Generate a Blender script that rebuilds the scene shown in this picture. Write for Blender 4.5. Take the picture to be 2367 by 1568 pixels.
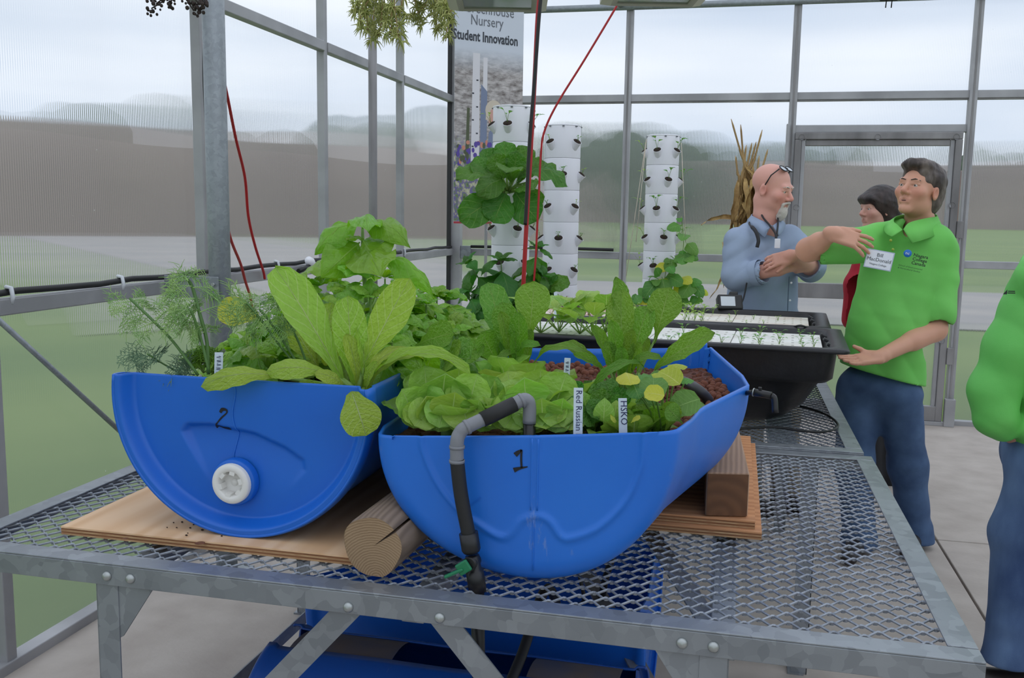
import bpy, bmesh, math, random
import numpy as np
from mathutils import Vector, Matrix, Quaternion
random.seed(7); RNG = np.random.RandomState(11)
for o in list(bpy.data.objects): bpy.data.objects.remove(o, do_unlink=True)
SC = bpy.context.scene
COL = SC.collection

# ------------------------------------------------------------------ camera
IW, IH = 2367, 1568
FPX, YAW, PITCH, ROLL = 2187.4, .2304, -.1326, -.016
CAM = Vector((2.2143, 0.0, 1.4781))
FW = Vector((-math.sin(YAW)*math.cos(PITCH), math.cos(YAW)*math.cos(PITCH), math.sin(PITCH)))
_rt = Vector((math.cos(YAW), math.sin(YAW), 0)); _up = _rt.cross(FW)
RT = _rt*math.cos(ROLL) - _up*math.sin(ROLL)
UP = _rt*math.sin(ROLL) + _up*math.cos(ROLL)
cd = bpy.data.cameras.new('camera'); cam = bpy.data.objects.new('camera', cd); COL.objects.link(cam)
cd.sensor_width = 36.0; cd.lens = FPX/IW*36.0; cd.clip_start = .05; cd.clip_end = 2000
cam.matrix_world = Matrix(((RT.x, UP.x, -FW.x, CAM.x), (RT.y, UP.y, -FW.y, CAM.y), (RT.z, UP.z, -FW.z, CAM.z), (0, 0, 0, 1)))
SC.camera = cam
HR = Vector((math.cos(YAW), math.sin(YAW), 0)); HD = Vector((-math.sin(YAW), math.cos(YAW), 0))   # level right / level ahead

def ray(u, v): return FW + RT*((u-IW/2)/FPX) - UP*((v-IH/2)/FPX)
def atZ(u, v, z): d = ray(u, v); return CAM + d*((z-CAM.z)/d.z)
def atY(u, v, y): d = ray(u, v); return CAM + d*(y/d.y)
def atX(u, v, x): d = ray(u, v); return CAM + d*((x-CAM.x)/d.x)
def atH(u, v, h): d = ray(u, v); return CAM + d*(h/d.dot(HD))       # on the upright plane h metres ahead

# ------------------------------------------------------------------ light: an overcast sky
W = bpy.data.worlds.new('overcast_sky'); SC.world = W; W.use_nodes = True
nt = W.node_tree; nt.nodes.clear()
def N(t, typ, **kw):
    n = t.nodes.new(typ)
    for k, v in kw.items():
        if k in n.inputs: n.inputs[k].default_value = v
        else: setattr(n, k, v)
    return n
wo = N(nt, 'ShaderNodeOutputWorld'); wb = N(nt, 'ShaderNodeBackground'); wb.inputs['Strength'].default_value = 1.1
wt = N(nt, 'ShaderNodeTexCoord'); wm = N(nt, 'ShaderNodeMapping'); wm.inputs['Scale'].default_value = (1.6, 1.6, 7.0)
wn = N(nt, 'ShaderNodeTexNoise'); wn.inputs['Scale'].default_value = 1.7; wn.inputs['Detail'].default_value = 4; wn.inputs['Roughness'].default_value = .5
wr = N(nt, 'ShaderNodeValToRGB'); e = wr.color_ramp.elements
e[0].position = .36; e[0].color = (.56, .64, .78, 1); e[1].position = .62; e[1].color = (.93, .95, 1.0, 1)
L = nt.links.new
L(wt.outputs['Generated'], wm.inputs['Vector']); L(wm.outputs['Vector'], wn.inputs['Vector']); L(wn.outputs['Fac'], wr.inputs['Fac'])
L(wr.outputs['Color'], wb.inputs['Color']); L(wb.outputs['Background'], wo.inputs['Surface'])
vs = SC.view_settings; vs.view_transform = 'Standard'; vs.look = 'None'; vs.gamma = 1.0; vs.use_curve_mapping = False
vs.exposure = 0.35

# ------------------------------------------------------------------ helpers: objects
WL = {}
def put(o, parent=None):
    COL.objects.link(o)
    if parent is not None: o.parent = parent
    return o
def tag(o, label=None, cat=None, group=None, kind=None):
    if label: o['label'] = label
    if cat: o['category'] = cat
    if group: o['group'] = group
    if kind: o['kind'] = kind
    return o
def thing(name, label, cat, loc=(0, 0, 0), group=None):
    o = bpy.data.objects.new(name, None); o.empty_display_size = .05; put(o); o.location = loc
    WL[o.name] = Vector(loc); return tag(o, label, cat, group)
class MB:
    """collects shapes in world coordinates; build() links them as ONE mesh object"""
    def __init__(s): s.v = []; s.f = []; s.sm = []; s.uv = None
    def add(s, vs, fs, smooth=False):
        b = len(s.v); s.v += [tuple(p) for p in vs]; s.f += [tuple(i+b for i in f) for f in fs]; s.sm += [smooth]*len(fs); return s
    def box(s, c, size, R=None, bev=0):
        x, y, z = size[0]/2, size[1]/2, size[2]/2; c = Vector(c)
        if bev:
            bm = bmesh.new(); bmesh.ops.create_cube(bm, size=1)
            for v in bm.verts: v.co = Vector((v.co.x*2*x, v.co.y*2*y, v.co.z*2*z))
            bmesh.ops.bevel(bm, geom=bm.edges[:], offset=bev, segments=2, affect='EDGES', profile=.5)
            vs = [v.co.copy() for v in bm.verts]; bm.verts.index_update(); fs = [tuple(v.index for v in f.verts) for f in bm.faces]; bm.free()
        else:
            vs = [Vector((a*x, b*y, d*z)) for a in (-1, 1) for b in (-1, 1) for d in (-1, 1)]
            fs = [(0, 1, 3, 2), (4, 6, 7, 5), (0, 4, 5, 1), (2, 3, 7, 6), (0, 2, 6, 4), (1, 5, 7, 3)]
        if R is not None: vs = [R @ v for v in vs]
        return s.add([c+v for v in vs], fs)
    def span(s, a, b): # box from corner a to corner b
        a, b = Vector(a), Vector(b); return s.box((a+b)/2, [abs(t) for t in (b-a)])
    def bar(s, a, b, w, h, upv=(0, 0, 1), bev=0): # rectangular bar from a to b, w across, h along upv
        a, b = Vector(a), Vector(b); d = b-a; L = d.length; y = d/L; x = y.cross(Vector(upv)).normalized(); z = x.cross(y)
        R = Matrix((x, y, z)).transposed(); return s.box((a+b)/2, (w, L, h), R, bev)
    def tube(s, pts, r, n=10, caps=True, smooth=True):
        pts = [Vector(p) for p in pts]; m = len(pts); rs = r if isinstance(r, (list, tuple)) else [r]*m
        t0 = (pts[1]-pts[0]).normalized(); a = t0.orthogonal().normalized(); vs = []
        for i, p in enumerate(pts):
            t = (pts[min(i+1, m-1)]-pts[max(i-1, 0)]).normalized()
            a = (a - t*a.dot(t)).normalized(); b = t.cross(a)
            for k in range(n):
                q = 2*math.pi*k/n; vs.append(p+(a*math.cos(q)+b*math.sin(q))*rs[i])
        fs = [(i*n+k, i*n+(k+1) % n, (i+1)*n+(k+1) % n, (i+1)*n+k) for i in range(m-1) for k in range(n)]
        s.add(vs, fs, smooth)
        if caps:
            b = len(s.v)-len(vs); s.f += [tuple(b+k for k in reversed(range(n))), tuple(b+(m-1)*n+k for k in range(n))]; s.sm += [False, False]
        return s
    def grid(s, fn, nu, nv, smooth=True, closeu=False):
        vs = [fn(i/(nu if closeu else nu-1), j/(nv-1)) for j in range(nv) for i in range(nu)]
        fs = []
        for j in range(nv-1):
            for i in range(nu if closeu else nu-1):
                k = (i+1) % nu; fs.append((j*nu+i, j*nu+k, (j+1)*nu+k, (j+1)*nu+i))
        return s.add(vs, fs, smooth)
    def lathe(s, prof, n=24, c=(0, 0, 0), R=None, smooth=True): # prof: (radius, height) about local z
        c = Vector(c); vs = []
        for r, h in prof:
            for k in range(n):
                q = 2*math.pi*k/n; v = Vector((r*math.cos(q), r*math.sin(q), h)); vs.append(c+(R @ v if R is not None else v))
        m = len(prof); fs = [(i*n+k, i*n+(k+1) % n, (i+1)*n+(k+1) % n, (i+1)*n+k) for i in range(m-1) for k in range(n)]
        return s.add(vs, fs, smooth)
    def prism(s, poly, a, b, smooth=False): # poly of 3-D points, extruded by the vector b-a
        d = Vector(b)-Vector(a); n = len(poly); p = [Vector(q) for q in poly]
        fs = [tuple(reversed(range(n))), tuple(range(n, 2*n))]+[(i, (i+1) % n, n+(i+1) % n, n+i) for i in range(n)]
        return s.add(p+[q+d for q in p], fs, smooth)
    def sphere(s, c, r, nu=12, nv=8, sc=(1, 1, 1), R=None):
        c = Vector(c)
        def fn(u, v):
            q, t = u*2*math.pi, v*math.pi; w = Vector((r*sc[0]*math.sin(t)*math.cos(q), r*sc[1]*math.sin(t)*math.sin(q), -r*sc[2]*math.cos(t)))
            return c+(R @ w if R is not None else w)
        return s.grid(fn, nu, nv+1, True, True)
    def build(s, name, mat, parent=None, loc=None):
        me = bpy.data.meshes.new(name); off = WL.get(parent.name, Vector()) if parent is not None else Vector(loc or (0, 0, 0))
        me.from_pydata([(x-off.x, y-off.y, z-off.z) for x, y, z in s.v], [], s.f)
        me.polygons.foreach_set('use_smooth', s.sm)
        if s.uv is not None:
            l = me.uv_layers.new(name='UVMap'); idx = np.zeros(len(me.loops), dtype=np.int32); me.loops.foreach_get('vertex_index', idx)
            l.data.foreach_set('uv', np.array(s.uv, dtype=np.float32)[idx].ravel())
        if mat: me.materials.append(mat)
        o = bpy.data.objects.new(name, me); put(o, parent); WL[o.name] = off.copy()
        if parent is None and loc is not None: o.location = loc
        return o
def flipfix(o):
    bm = bmesh.new(); bm.from_mesh(o.data); bmesh.ops.recalc_face_normals(bm, faces=bm.faces); bm.to_mesh(o.data); bm.free(); return o
def bevel(o, w=.002, seg=2):
    m = o.modifiers.new('bevel', 'BEVEL'); m.width = w; m.segments = seg; m.limit_method = 'ANGLE'; return o
def solid(o, t, off=0):
    m = o.modifiers.new('thickness', 'SOLIDIFY'); m.thickness = t; m.offset = off; return o
def child_copy(src, parent, M=None):
    c = src.copy(); put(c, parent)
    if M is not None: c.matrix_local = M
    return c
def spline(pts, n=8): # Catmull-Rom through points
    P = [Vector(p) for p in pts]; P = [P[0]*2-P[1]]+P+[P[-1]*2-P[-2]]; out = []
    for i in range(1, len(P)-2):
        for k in range(n):
            t = k/n; a, b, c, d = P[i-1:i+3]
            out.append(.5*((2*b)+(c-a)*t+(2*a-5*b+4*c-d)*t*t+(3*b-a-3*c+d)*t**3))
    out.append(P[-2]); return out
def text_mesh(name, txt, size, mat, parent, M, extrude=.0003, align='CENTER', bold=0, sx=1.0):
    cu = bpy.data.curves.new(name, 'FONT'); cu.body = txt; cu.size = size; cu.align_x = align; cu.extrude = extrude; cu.offset = bold; cu.resolution_u = 2
    t = bpy.data.objects.new(name, cu); COL.objects.link(t); bpy.context.view_layer.update()
    me = bpy.data.meshes.new_from_object(t.evaluated_get(bpy.context.evaluated_depsgraph_get())); bpy.data.objects.remove(t, do_unlink=True)
    me.transform(Matrix.Diagonal((sx, 1, 1, 1))); me.materials.clear(); me.materials.append(mat)
    o = bpy.data.objects.new(name, me); put(o, parent)
    off = WL.get(parent.name, Vector()) if parent is not None else Vector()
    o.matrix_local = Matrix.Translation(-off) @ M; WL[o.name] = off; return o

# ------------------------------------------------------------------ helpers: materials
MATS = {}
def mat(name, col, rough=.5, metal=0, col2=None, scale=8, detail=4, ramp=(.35, .65), bump=0, bscale=None, spec=.5, stretch=None, trans=0, sub=0, alpha=None, sheen=0):
    m = bpy.data.materials.new(name); m.use_nodes = True; t = m.node_tree; b = t.nodes['Principled BSDF']; l = t.links.new
    b.inputs['Base Color'].default_value = (*col, 1); b.inputs['Roughness'].default_value = rough; b.inputs['Metallic'].default_value = metal
    b.inputs['Specular IOR Level'].default_value = spec
    if trans: b.inputs['Transmission Weight'].default_value = trans
    if sub: b.inputs['Subsurface Weight'].default_value = sub; b.inputs['Subsurface Radius'].default_value = (.012, .005, .003); b.inputs['Subsurface Scale'].default_value = 1
    if sheen: b.inputs['Sheen Weight'].default_value = sheen
    if col2 is not None or bump:
        tc = N(t, 'ShaderNodeTexCoord'); mp = N(t, 'ShaderNodeMapping'); l(tc.outputs['Object'], mp.inputs['Vector'])
        if stretch: mp.inputs['Scale'].default_value = stretch
    if col2 is not None:
        n = N(t, 'ShaderNodeTexNoise', Scale=scale, Detail=detail); l(mp.outputs['Vector'], n.inputs['Vector'])
        r = N(t, 'ShaderNodeValToRGB'); r.color_ramp.elements[0].position = ramp[0]; r.color_ramp.elements[1].position = ramp[1]
        r.color_ramp.elements[0].color = (*col, 1); r.color_ramp.elements[1].color = (*col2, 1)
        l(n.outputs['Fac'], r.inputs['Fac']); l(r.outputs['Color'], b.inputs['Base Color'])
    if bump:
        n2 = N(t, 'ShaderNodeTexNoise', Scale=bscale or scale*4, Detail=3); l(mp.outputs['Vector'], n2.inputs['Vector'])
        bp = N(t, 'ShaderNodeBump', Strength=bump, Distance=.01); l(n2.outputs['Fac'], bp.inputs['Height']); l(bp.outputs['Normal'], b.inputs['Normal'])
    MATS[name] = m; return m
def srgb(r, g, b):
    f = lambda c: (c/255/12.92) if c/255 <= .04045 else ((c/255+.055)/1.055)**2.4
    return (f(r), f(g), f(b))

def galv_mat(name, c1, c2, scale=45, rough=.45):
    m = bpy.data.materials.new(name); m.use_nodes = True; t = m.node_tree; b = t.nodes['Principled BSDF']; l = t.links.new
    tc = N(t, 'ShaderNodeTexCoord'); v = N(t, 'ShaderNodeTexVoronoi', Scale=scale); n = N(t, 'ShaderNodeTexNoise', Scale=scale*.12, Detail=4)
    n2 = N(t, 'ShaderNodeTexNoise', Scale=scale*.5, Detail=2)
    mx = N(t, 'ShaderNodeVectorMath', operation='ADD'); sc_ = N(t, 'ShaderNodeVectorMath', operation='SCALE'); sc_.inputs['Scale'].default_value = .05
    l(tc.outputs['Object'], n2.inputs['Vector']); l(n2.outputs['Color'], sc_.inputs[0]); l(tc.outputs['Object'], mx.inputs[0]); l(sc_.outputs[0], mx.inputs[1])
    l(mx.outputs[0], v.inputs['Vector']); l(tc.outputs['Object'], n.inputs['Vector'])
    sp = N(t, 'ShaderNodeSeparateColor'); l(v.outputs['Color'], sp.inputs['Color'])
    a = N(t, 'ShaderNodeMath', operation='MULTIPLY_ADD'); a.inputs[1].default_value = .45; l(sp.outputs[0], a.inputs[0]); 
    a2 = N(t, 'ShaderNodeMath', operation='MULTIPLY'); a2.inputs[1].default_value = .6; l(n.outputs['Fac'], a2.inputs[0]); l(a2.outputs[0], a.inputs[2])
    r = N(t, 'ShaderNodeValToRGB'); r.color_ramp.elements[0].position = .15; r.color_ramp.elements[1].position = .85
    r.color_ramp.elements[0].color = (*c1, 1); r.color_ramp.elements[1].color = (*c2, 1); l(a.outputs[0], r.inputs['Fac']); l(r.outputs['Color'], b.inputs['Base Color'])
    b.inputs['Metallic'].default_value = .55; b.inputs['Roughness'].default_value = rough; MATS[name] = m; return m
def wood_mat(name, c1, c2, axis='Y', scale=6, rough=.75, dark=None, rings=False, dist=4.0):
    m = bpy.data.materials.new(name); m.use_nodes = True; t = m.node_tree; b = t.nodes['Principled BSDF']; l = t.links.new
    tc = N(t, 'ShaderNodeTexCoord'); mp = N(t, 'ShaderNodeMapping'); l(tc.outputs['Object'], mp.inputs['Vector'])
    st = {'X': (.12, 1, 1), 'Y': (1, .12, 1), 'Z': (1, 1, .12)}[axis]; mp.inputs['Scale'].default_value = (1, 1, 1) if rings else st
    w = N(t, 'ShaderNodeTexWave'); w.wave_type = 'RINGS' if rings else 'BANDS'
    if rings: w.rings_direction = 'Y'
    else: w.bands_direction = 'X' if axis != 'X' else 'Y'
    w.inputs['Scale'].default_value = scale; w.inputs['Distortion'].default_value = dist; w.inputs['Detail'].default_value = 3; w.inputs['Detail Scale'].default_value = 1.5
    l(mp.outputs['Vector'], w.inputs['Vector'])
    n = N(t, 'ShaderNodeTexNoise', Scale=9, Detail=5); l(mp.outputs['Vector'], n.inputs['Vector'])
    a = N(t, 'ShaderNodeMath', operation='MULTIPLY_ADD'); a.inputs[1].default_value = .55; l(w.outputs['Fac'], a.inputs[0]); 
    a2 = N(t, 'ShaderNodeMath', operation='MULTIPLY'); a2.inputs[1].default_value = .5; l(n.outputs['Fac'], a2.inputs[0]); l(a2.outputs[0], a.inputs[2])
    r = N(t, 'ShaderNodeValToRGB'); r.color_ramp.elements[0].position = .2; r.color_ramp.elements[1].position = .8
    r.color_ramp.elements[0].color = (*c1, 1); r.color_ramp.elements[1].color = (*c2, 1); l(a.outputs[0], r.inputs['Fac']); l(r.outputs['Color'], b.inputs['Base Color'])
    bp = N(t, 'ShaderNodeBump', Strength=.25, Distance=.003); l(a.outputs[0], bp.inputs['Height']); l(bp.outputs['Normal'], b.inputs['Normal'])
    b.inputs['Roughness'].default_value = rough; MATS[name] = m; return m
def panel_mat(name, tangent, haze=.16, amp=.55, pitch=.0105, rough=.06, ior=1.14, tint=(.80, .825, .845)):
    """twin-wall polycarbonate: upright flutes bend the light sideways, a little haze"""
    m = bpy.data.materials.new(name); m.use_nodes = True; t = m.node_tree; t.nodes.clear(); l = t.links.new
    out = N(t, 'ShaderNodeOutputMaterial'); geo = N(t, 'ShaderNodeNewGeometry'); sp = N(t, 'ShaderNodeSeparateXYZ'); l(geo.outputs['Position'], sp.inputs[0])
    mu = N(t, 'ShaderNodeMath', operation='MULTIPLY'); mu.inputs[1].default_value = 2*math.pi/pitch; l(sp.outputs['XYZ'.index(tangent)], mu.inputs[0])
    sn = N(t, 'ShaderNodeMath', operation='SINE'); l(mu.outputs[0], sn.inputs[0])
    am = N(t, 'ShaderNodeMath', operation='MULTIPLY'); am.inputs[1].default_value = amp; l(sn.outputs[0], am.inputs[0])
    cb = N(t, 'ShaderNodeCombineXYZ'); l(am.outputs[0], cb.inputs['XYZ'.index(tangent)])
    ad = N(t, 'ShaderNodeVectorMath', operation='ADD'); l(geo.outputs['Normal'], ad.inputs[0]); l(cb.outputs[0], ad.inputs[1])
    nm = N(t, 'ShaderNodeVectorMath', operation='NORMALIZE'); l(ad.outputs[0], nm.inputs[0])
    rf = N(t, 'ShaderNodeBsdfRefraction'); rf.inputs['IOR'].default_value = ior; rf.inputs['Roughness'].default_value = rough; rf.inputs['Color'].default_value = (*tint, 1); l(nm.outputs[0], rf.inputs['Normal'])
    tr = N(t, 'ShaderNodeBsdfTranslucent'); tr.inputs['Color'].default_value = (.78, .80, .83, 1)
    gl = N(t, 'ShaderNodeBsdfGlossy'); gl.inputs['Roughness'].default_value = .25; gl.inputs['Color'].default_value = (.9, .9, .9, 1)
    tp = N(t, 'ShaderNodeBsdfTransparent'); tp.inputs['Color'].default_value = (*tint, 1)
    m0 = N(t, 'ShaderNodeMixShader'); m0.inputs[0].default_value = .10; l(rf.outputs[0], m0.inputs[1]); l(tp.outputs[0], m0.inputs[2])
    # scratches and droplets
    tc = N(t, 'ShaderNodeTexCoord'); vo = N(t, 'ShaderNodeTexVoronoi', Scale=9.0); l(tc.outputs['Object'], vo.inputs['Vector'])
    lt = N(t, 'ShaderNodeMath', operation='LESS_THAN'); lt.inputs[1].default_value = .022; l(vo.outputs['Distance'], lt.inputs[0])
    hz = N(t, 'ShaderNodeMath', operation='MULTIPLY_ADD'); hz.inputs[1].default_value = .35; hz.inputs[2].default_value = haze; l(lt.outputs[0], hz.inputs[0])
    m1 = N(t, 'ShaderNodeMixShader'); l(hz.outputs[0], m1.inputs[0]); l(m0.outputs[0], m1.inputs[1]); l(tr.outputs[0], m1.inputs[2])
    m2 = N(t, 'ShaderNodeMixShader'); m2.inputs[0].default_value = .05; l(m1.outputs[0], m2.inputs[1]); l(gl.outputs[0], m2.inputs[2])
    l(m2.outputs[0], out.inputs['Surface']); MATS[name] = m; return m
# ================================================================== materials
ALU = mat('aluminium_frame', srgb(150, 150, 152), .5, .35, col2=srgb(176, 176, 178), scale=3, detail=5, stretch=(1, 1, 1))
GALV = galv_mat('galvanised_steel', srgb(124, 129, 134), srgb(158, 163, 168), 34, .42)
GALV_D = galv_mat('galvanised_post', srgb(136, 142, 146), srgb(158, 164, 168), 70, .5)
DARK_ALU = mat('weathered_aluminium', srgb(112, 110, 110), .5, .35, col2=srgb(150, 148, 148), scale=5, detail=6, stretch=(1, 1, .3))
PANE_X = panel_mat('polycarbonate_side', 'Y'); PANE_Y = panel_mat('polycarbonate_end', 'X', amp=.4)
CONC = mat('concrete', srgb(168, 158, 149), .85, col2=srgb(186, 177, 168), scale=5.5, detail=8, ramp=(.3, .7), bump=.15, bscale=60)
SUBG = mat('joint_filler', srgb(70, 62, 54), .95)
BLACK = mat('black_plastic', (.012, .012, .013), .38); RUBBER = mat('black_rubber', (.015, .015, .016), .6)
WHITE = mat('white_plastic', srgb(240, 240, 244), .35, spec=.5)
GRASS = mat('lawn_grass', srgb(92, 120, 52), .95, col2=srgb(128, 148, 74), scale=.18, detail=6)
GRAVEL = mat('gravel', srgb(150, 146, 146), .95, col2=srgb(178, 170, 162), scale=.5, detail=6)
BERMM = mat('bare_earth', srgb(100, 86, 80), .95, col2=srgb(136, 120, 108), scale=.09, detail=5)
TREEM = mat('distant_foliage', srgb(58, 76, 60), .95, col2=srgb(86, 104, 80), scale=.6, detail=5)
BARK = mat('bark', srgb(82, 70, 60), .9)

def roof_mat():
    m = bpy.data.materials.new('roof_polycarbonate'); m.use_nodes = True; t = m.node_tree; t.nodes.clear(); l = t.links.new
    out = N(t, 'ShaderNodeOutputMaterial'); a = N(t, 'ShaderNodeBsdfTransparent'); a.inputs[0].default_value = (.96, .97, .98, 1)
    b = N(t, 'ShaderNodeBsdfTranslucent'); b.inputs[0].default_value = (.93, .95, .97, 1); x = N(t, 'ShaderNodeMixShader'); x.inputs[0].default_value = .35
    l(a.outputs[0], x.inputs[1]); l(b.outputs[0], x.inputs[2]); l(x.outputs[0], out.inputs[0]); return m
ROOFM = roof_mat()

# ================================================================== the setting
YB, YF, XR, ZE, XM, ZR = 7.307, -2.44, 7.32, 3.0, 3.66, 4.5     # back wall, front wall, right wall, eaves, ridge
ZU, ZL, ZD = 2.346, 1.164, 2.114                                 # rails and door head
BAY = 1.22
# --- concrete floor: slabs with open joints
fl = tag(MB().span((0, YF, -.2), (XR, YB, -.03)).build('floor', SUBG), 'pale concrete greenhouse floor of large slabs', kind='structure')
XJ = [.0, 3.183, XR]; YJ = [YF, 1.0, 4.595, YB]
for i in range(2):
    for j in range(3):
        g = .005
        bevel(MB().span((XJ[i]+g, YJ[j]+g, -.12), (XJ[i+1]-g, YJ[j+1]-g, 0)).build('slab', CONC, fl), .004)

# --- fluted polycarbonate walls in aluminium frames
def bars(parent, segs, m=ALU, name='rail'):
    for a, b, w, h in segs: bevel(MB().bar(a, b, w, h).build(name, m, parent), .003)
def pane(parent, p0, p1, p2, p3, m):  # corners so that the normal looks indoors
    MB().add([p0, p1, p2, p3], [(0, 1, 2, 3)]).build('pane', m, parent)
wl = tag(bevel(MB().span((-.03, YF, -.05), (.03, YB, .035)).build('wall_left', ALU), .004), 'fluted clear polycarbonate greenhouse wall with aluminium frame', kind='structure')
ys = [YB-k*BAY for k in range(9)]
for k in range(8):
    y1, y0 = ys[k], ys[k+1]
    for z0, z1 in ((0, ZL), (ZL, ZU), (ZU, ZE)):
        pane(wl, (-.025, y0, z0), (-.025, y1, z0), (-.025, y1, z1), (-.025, y0, z1), PANE_X)
    for z in (ZL, ZU): bevel(MB().span((-.02, y0+.02, z-.026), (.028, y1-.02, z+.026)).build('rail', ALU, wl), .004)
    bevel(MB().span((-.025, y0-.022, .03), (.02, y0+.022, ZE)).build('mullion', ALU, wl), .004)
    MB().span((-.018, y0+.022, .03), (.006, y0+.03, ZE)).build('seal', WHITE, wl)
MB().span((-.05, YF, ZE-.03), (.04, YB, ZE+.04)).build('eave_beam', ALU, wl)
wr_ = tag(MB().span((XR-.03, YF, -.05), (XR+.03, YB, .035)).build('wall_right', ALU), 'far side polycarbonate greenhouse wall', kind='structure')
for k in range(8):
    y1, y0 = ys[k], ys[k+1]
    for z0, z1 in ((0, ZL), (ZL, ZU), (ZU, ZE)): pane(wr_, (XR+.025, y1, z0), (XR+.025, y0, z0), (XR+.025, y0, z1), (XR+.025, y1, z1), PANE_X)
    for z in (ZL, ZU): MB().span((XR-.028, y0+.02, z-.026), (XR+.02, y1-.02, z+.026)).build('rail', ALU, wr_)
    MB().span((XR-.02, y0-.022, .03), (XR+.02, y0+.022, ZE)).build('mullion', ALU, wr_)
wf = tag(MB().span((0, YF-.03, -.05), (XR, YF+.03, .035)).build('wall_front', ALU), 'polycarbonate greenhouse end wall behind the viewer', kind='structure')
wb_ = tag(bevel(MB().span((0, YB-.03, -.05), (2.566, YB+.03, .035)).span((3.763, YB-.03, -.05), (XR, YB+.03, .035)).build('wall_back', ALU), .004),
          'fluted polycarbonate end wall with aluminium posts and door', kind='structure')
xs = [0, 1.369, 2.566, 3.763, 4.96, 6.157, XR]
def zroof(x): return ZE+(ZR-ZE)*(1-abs(x-XM)/XM)
for par, yy, sgn in ((wb_, YB, 1), (wf, YF, -1)):
    for k in range(6):
        x0, x1 = xs[k], xs[k+1]
        zz = [0, ZL, ZU, ZE]
        if par is wb_ and k == 2: zz = [ZD, ZU, ZE]
        for z0, z1 in zip(zz, zz[1:]):
            q = [(x0, yy+sgn*.025, z0), (x1, yy+sgn*.025, z0), (x1, yy+sgn*.025, z1), (x0, yy+sgn*.025, z1)]
            pane(par, *(q if sgn > 0 else q[::-1]), PANE_Y)
        g = [(x0, yy+sgn*.025, ZE), (x1, yy+sgn*.025, ZE), (x1, yy+sgn*.025, zroof(x1)), (x0, yy+sgn*.025, zroof(x0))]
        pane(par, *(g if sgn > 0 else g[::-1]), PANE_Y)
        for z in ((ZL, ZU) if not (par is wb_ and k == 2) else (ZU, ZD)):
            bevel(MB().span((x0+.02, yy-.028, z-.027), (x1-.02, yy+.02, z+.027)).build('rail', ALU, par), .004)
            if z == ZU: MB().span((x0+.02, yy-.02, z-.036), (x1-.02, yy+.02, z-.028)).build('seal', DARK_ALU, par)
    for k in range(1, 6):
        x = xs[k]
        bevel(MB().span((x-.026, yy-.045, 0), (x+.026, yy+.02, zroof(x))).build('mullion', ALU, par), .004)
        MB().span((x-.006, yy-.049, 0), (x+.006, yy-.044, ZE)).build('mullion_groove', DARK_ALU, par)
    MB().tube([(0, yy-sgn*.06, ZE), (XR, yy-sgn*.06, ZE)], .024, 12).build('truss_chord', GALV_D, par)
# corner post where the two walls meet
bevel(MB().span((.0, YB-.09, 0), (.085, YB-.01, ZE)).build('corner_post', ALU, wb_), .006)
MB().span((-.012, YB-.13, .02), (.012, YB-.09, ZE)).build('corner_seal', BLACK, wb_)
for z in (ZL, ZU):
    bevel(MB().span((.085, YB-.075, z-.05), (.17, YB-.06, z+.05)).build('bracket', GALV, wb_), .003)
MB().tube([atX(-60, 688, .05), atX(320, 1036, .05)], .009, 10).build('brace_rod', GALV_D, wl)
# --- roof
rf_ = tag(MB().span((XM-.04, YF, ZR-.04), (XM+.04, YB, ZR+.05)).build('ceiling', ALU), 'pitched translucent greenhouse roof', kind='structure')
for k in range(8):
    y1, y0 = ys[k], ys[k+1]
    MB().add([(0, y0, ZE), (0, y1, ZE), (XM, y1, ZR), (XM, y0, ZR)], [(0, 1, 2, 3)]).build('roof_pane', ROOFM, rf_)
    MB().add([(XR, y0, ZE), (XM, y0, ZR), (XM, y1, ZR), (XR, y1, ZE)], [(0, 1, 2, 3)]).build('roof_pane', ROOFM, rf_)
    if k % 2 == 0:
        MB().bar((0, y0, ZE), (XM, y0, ZR), .04, .06).build('rafter', ALU, rf_); MB().bar((XR, y0, ZE), (XM, y0, ZR), .04, .06).build('rafter', ALU, rf_)
MB().tube([(1.3, YB-.06, 3.0), (1.25, YB-.9, 3.25)], .018, 8).build('brace', GALV_D, rf_)

# --- door with weathered aluminium frame
x0, x1 = atY(1836, 305, 7.29).x, atY(2226, 305, 7.29).x; zt = 2.085
gx0, gx1 = atY(1861, 340, 7.29).x, atY(2194, 340, 7.29).x; gz1 = atY(2030, 338, 7.28).z
dr = tag(bevel(MB().span((2.59, 7.225, .0), (3.74, 7.262, .03)).build('door_1', ALU), .003), 'aluminium framed polycarbonate door', kind='structure')
zm = atY(1900, 672, 7.26).z
def fr(name, a, b, m=DARK_ALU): return bevel(MB().span(a, b).build(name, m, dr), .005)
d0, d1 = 7.235, 7.275
for (xa, xb) in ((x0+.005, gx0-.03), (gx1+.03, x1-.005)): fr('stile', (xa, d0, .03), (xb, d1, gz1+.045))
fr('top_rail', (x0+.005, d0, gz1+.045), (x1-.005, d1, zt)); fr('kick_rail', (x0+.05, d0, .03), (x1-.05, d1, .14))
for (xa, xb) in ((gx0-.03, gx0), (gx1, gx1+.03)): fr('inner_stile', (xa, d0+.015, .1), (xb, d1+.01, gz1+.045), ALU)
fr('inner_top', (gx0, d0+.018, gz1), (gx1, d1+.01, gz1+.045)); fr('lock_rail', (gx0, d0-.002, zm-.055), (gx1, d1, zm+.055))
for z0, z1 in ((.13, zm-.05), (zm+.05, gz1)):
    pane(dr, (gx0, 7.265, z0), (gx1, 7.265, z0), (gx1, 7.265, z1), (gx0, 7.265, z1), PANE_Y)
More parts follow.
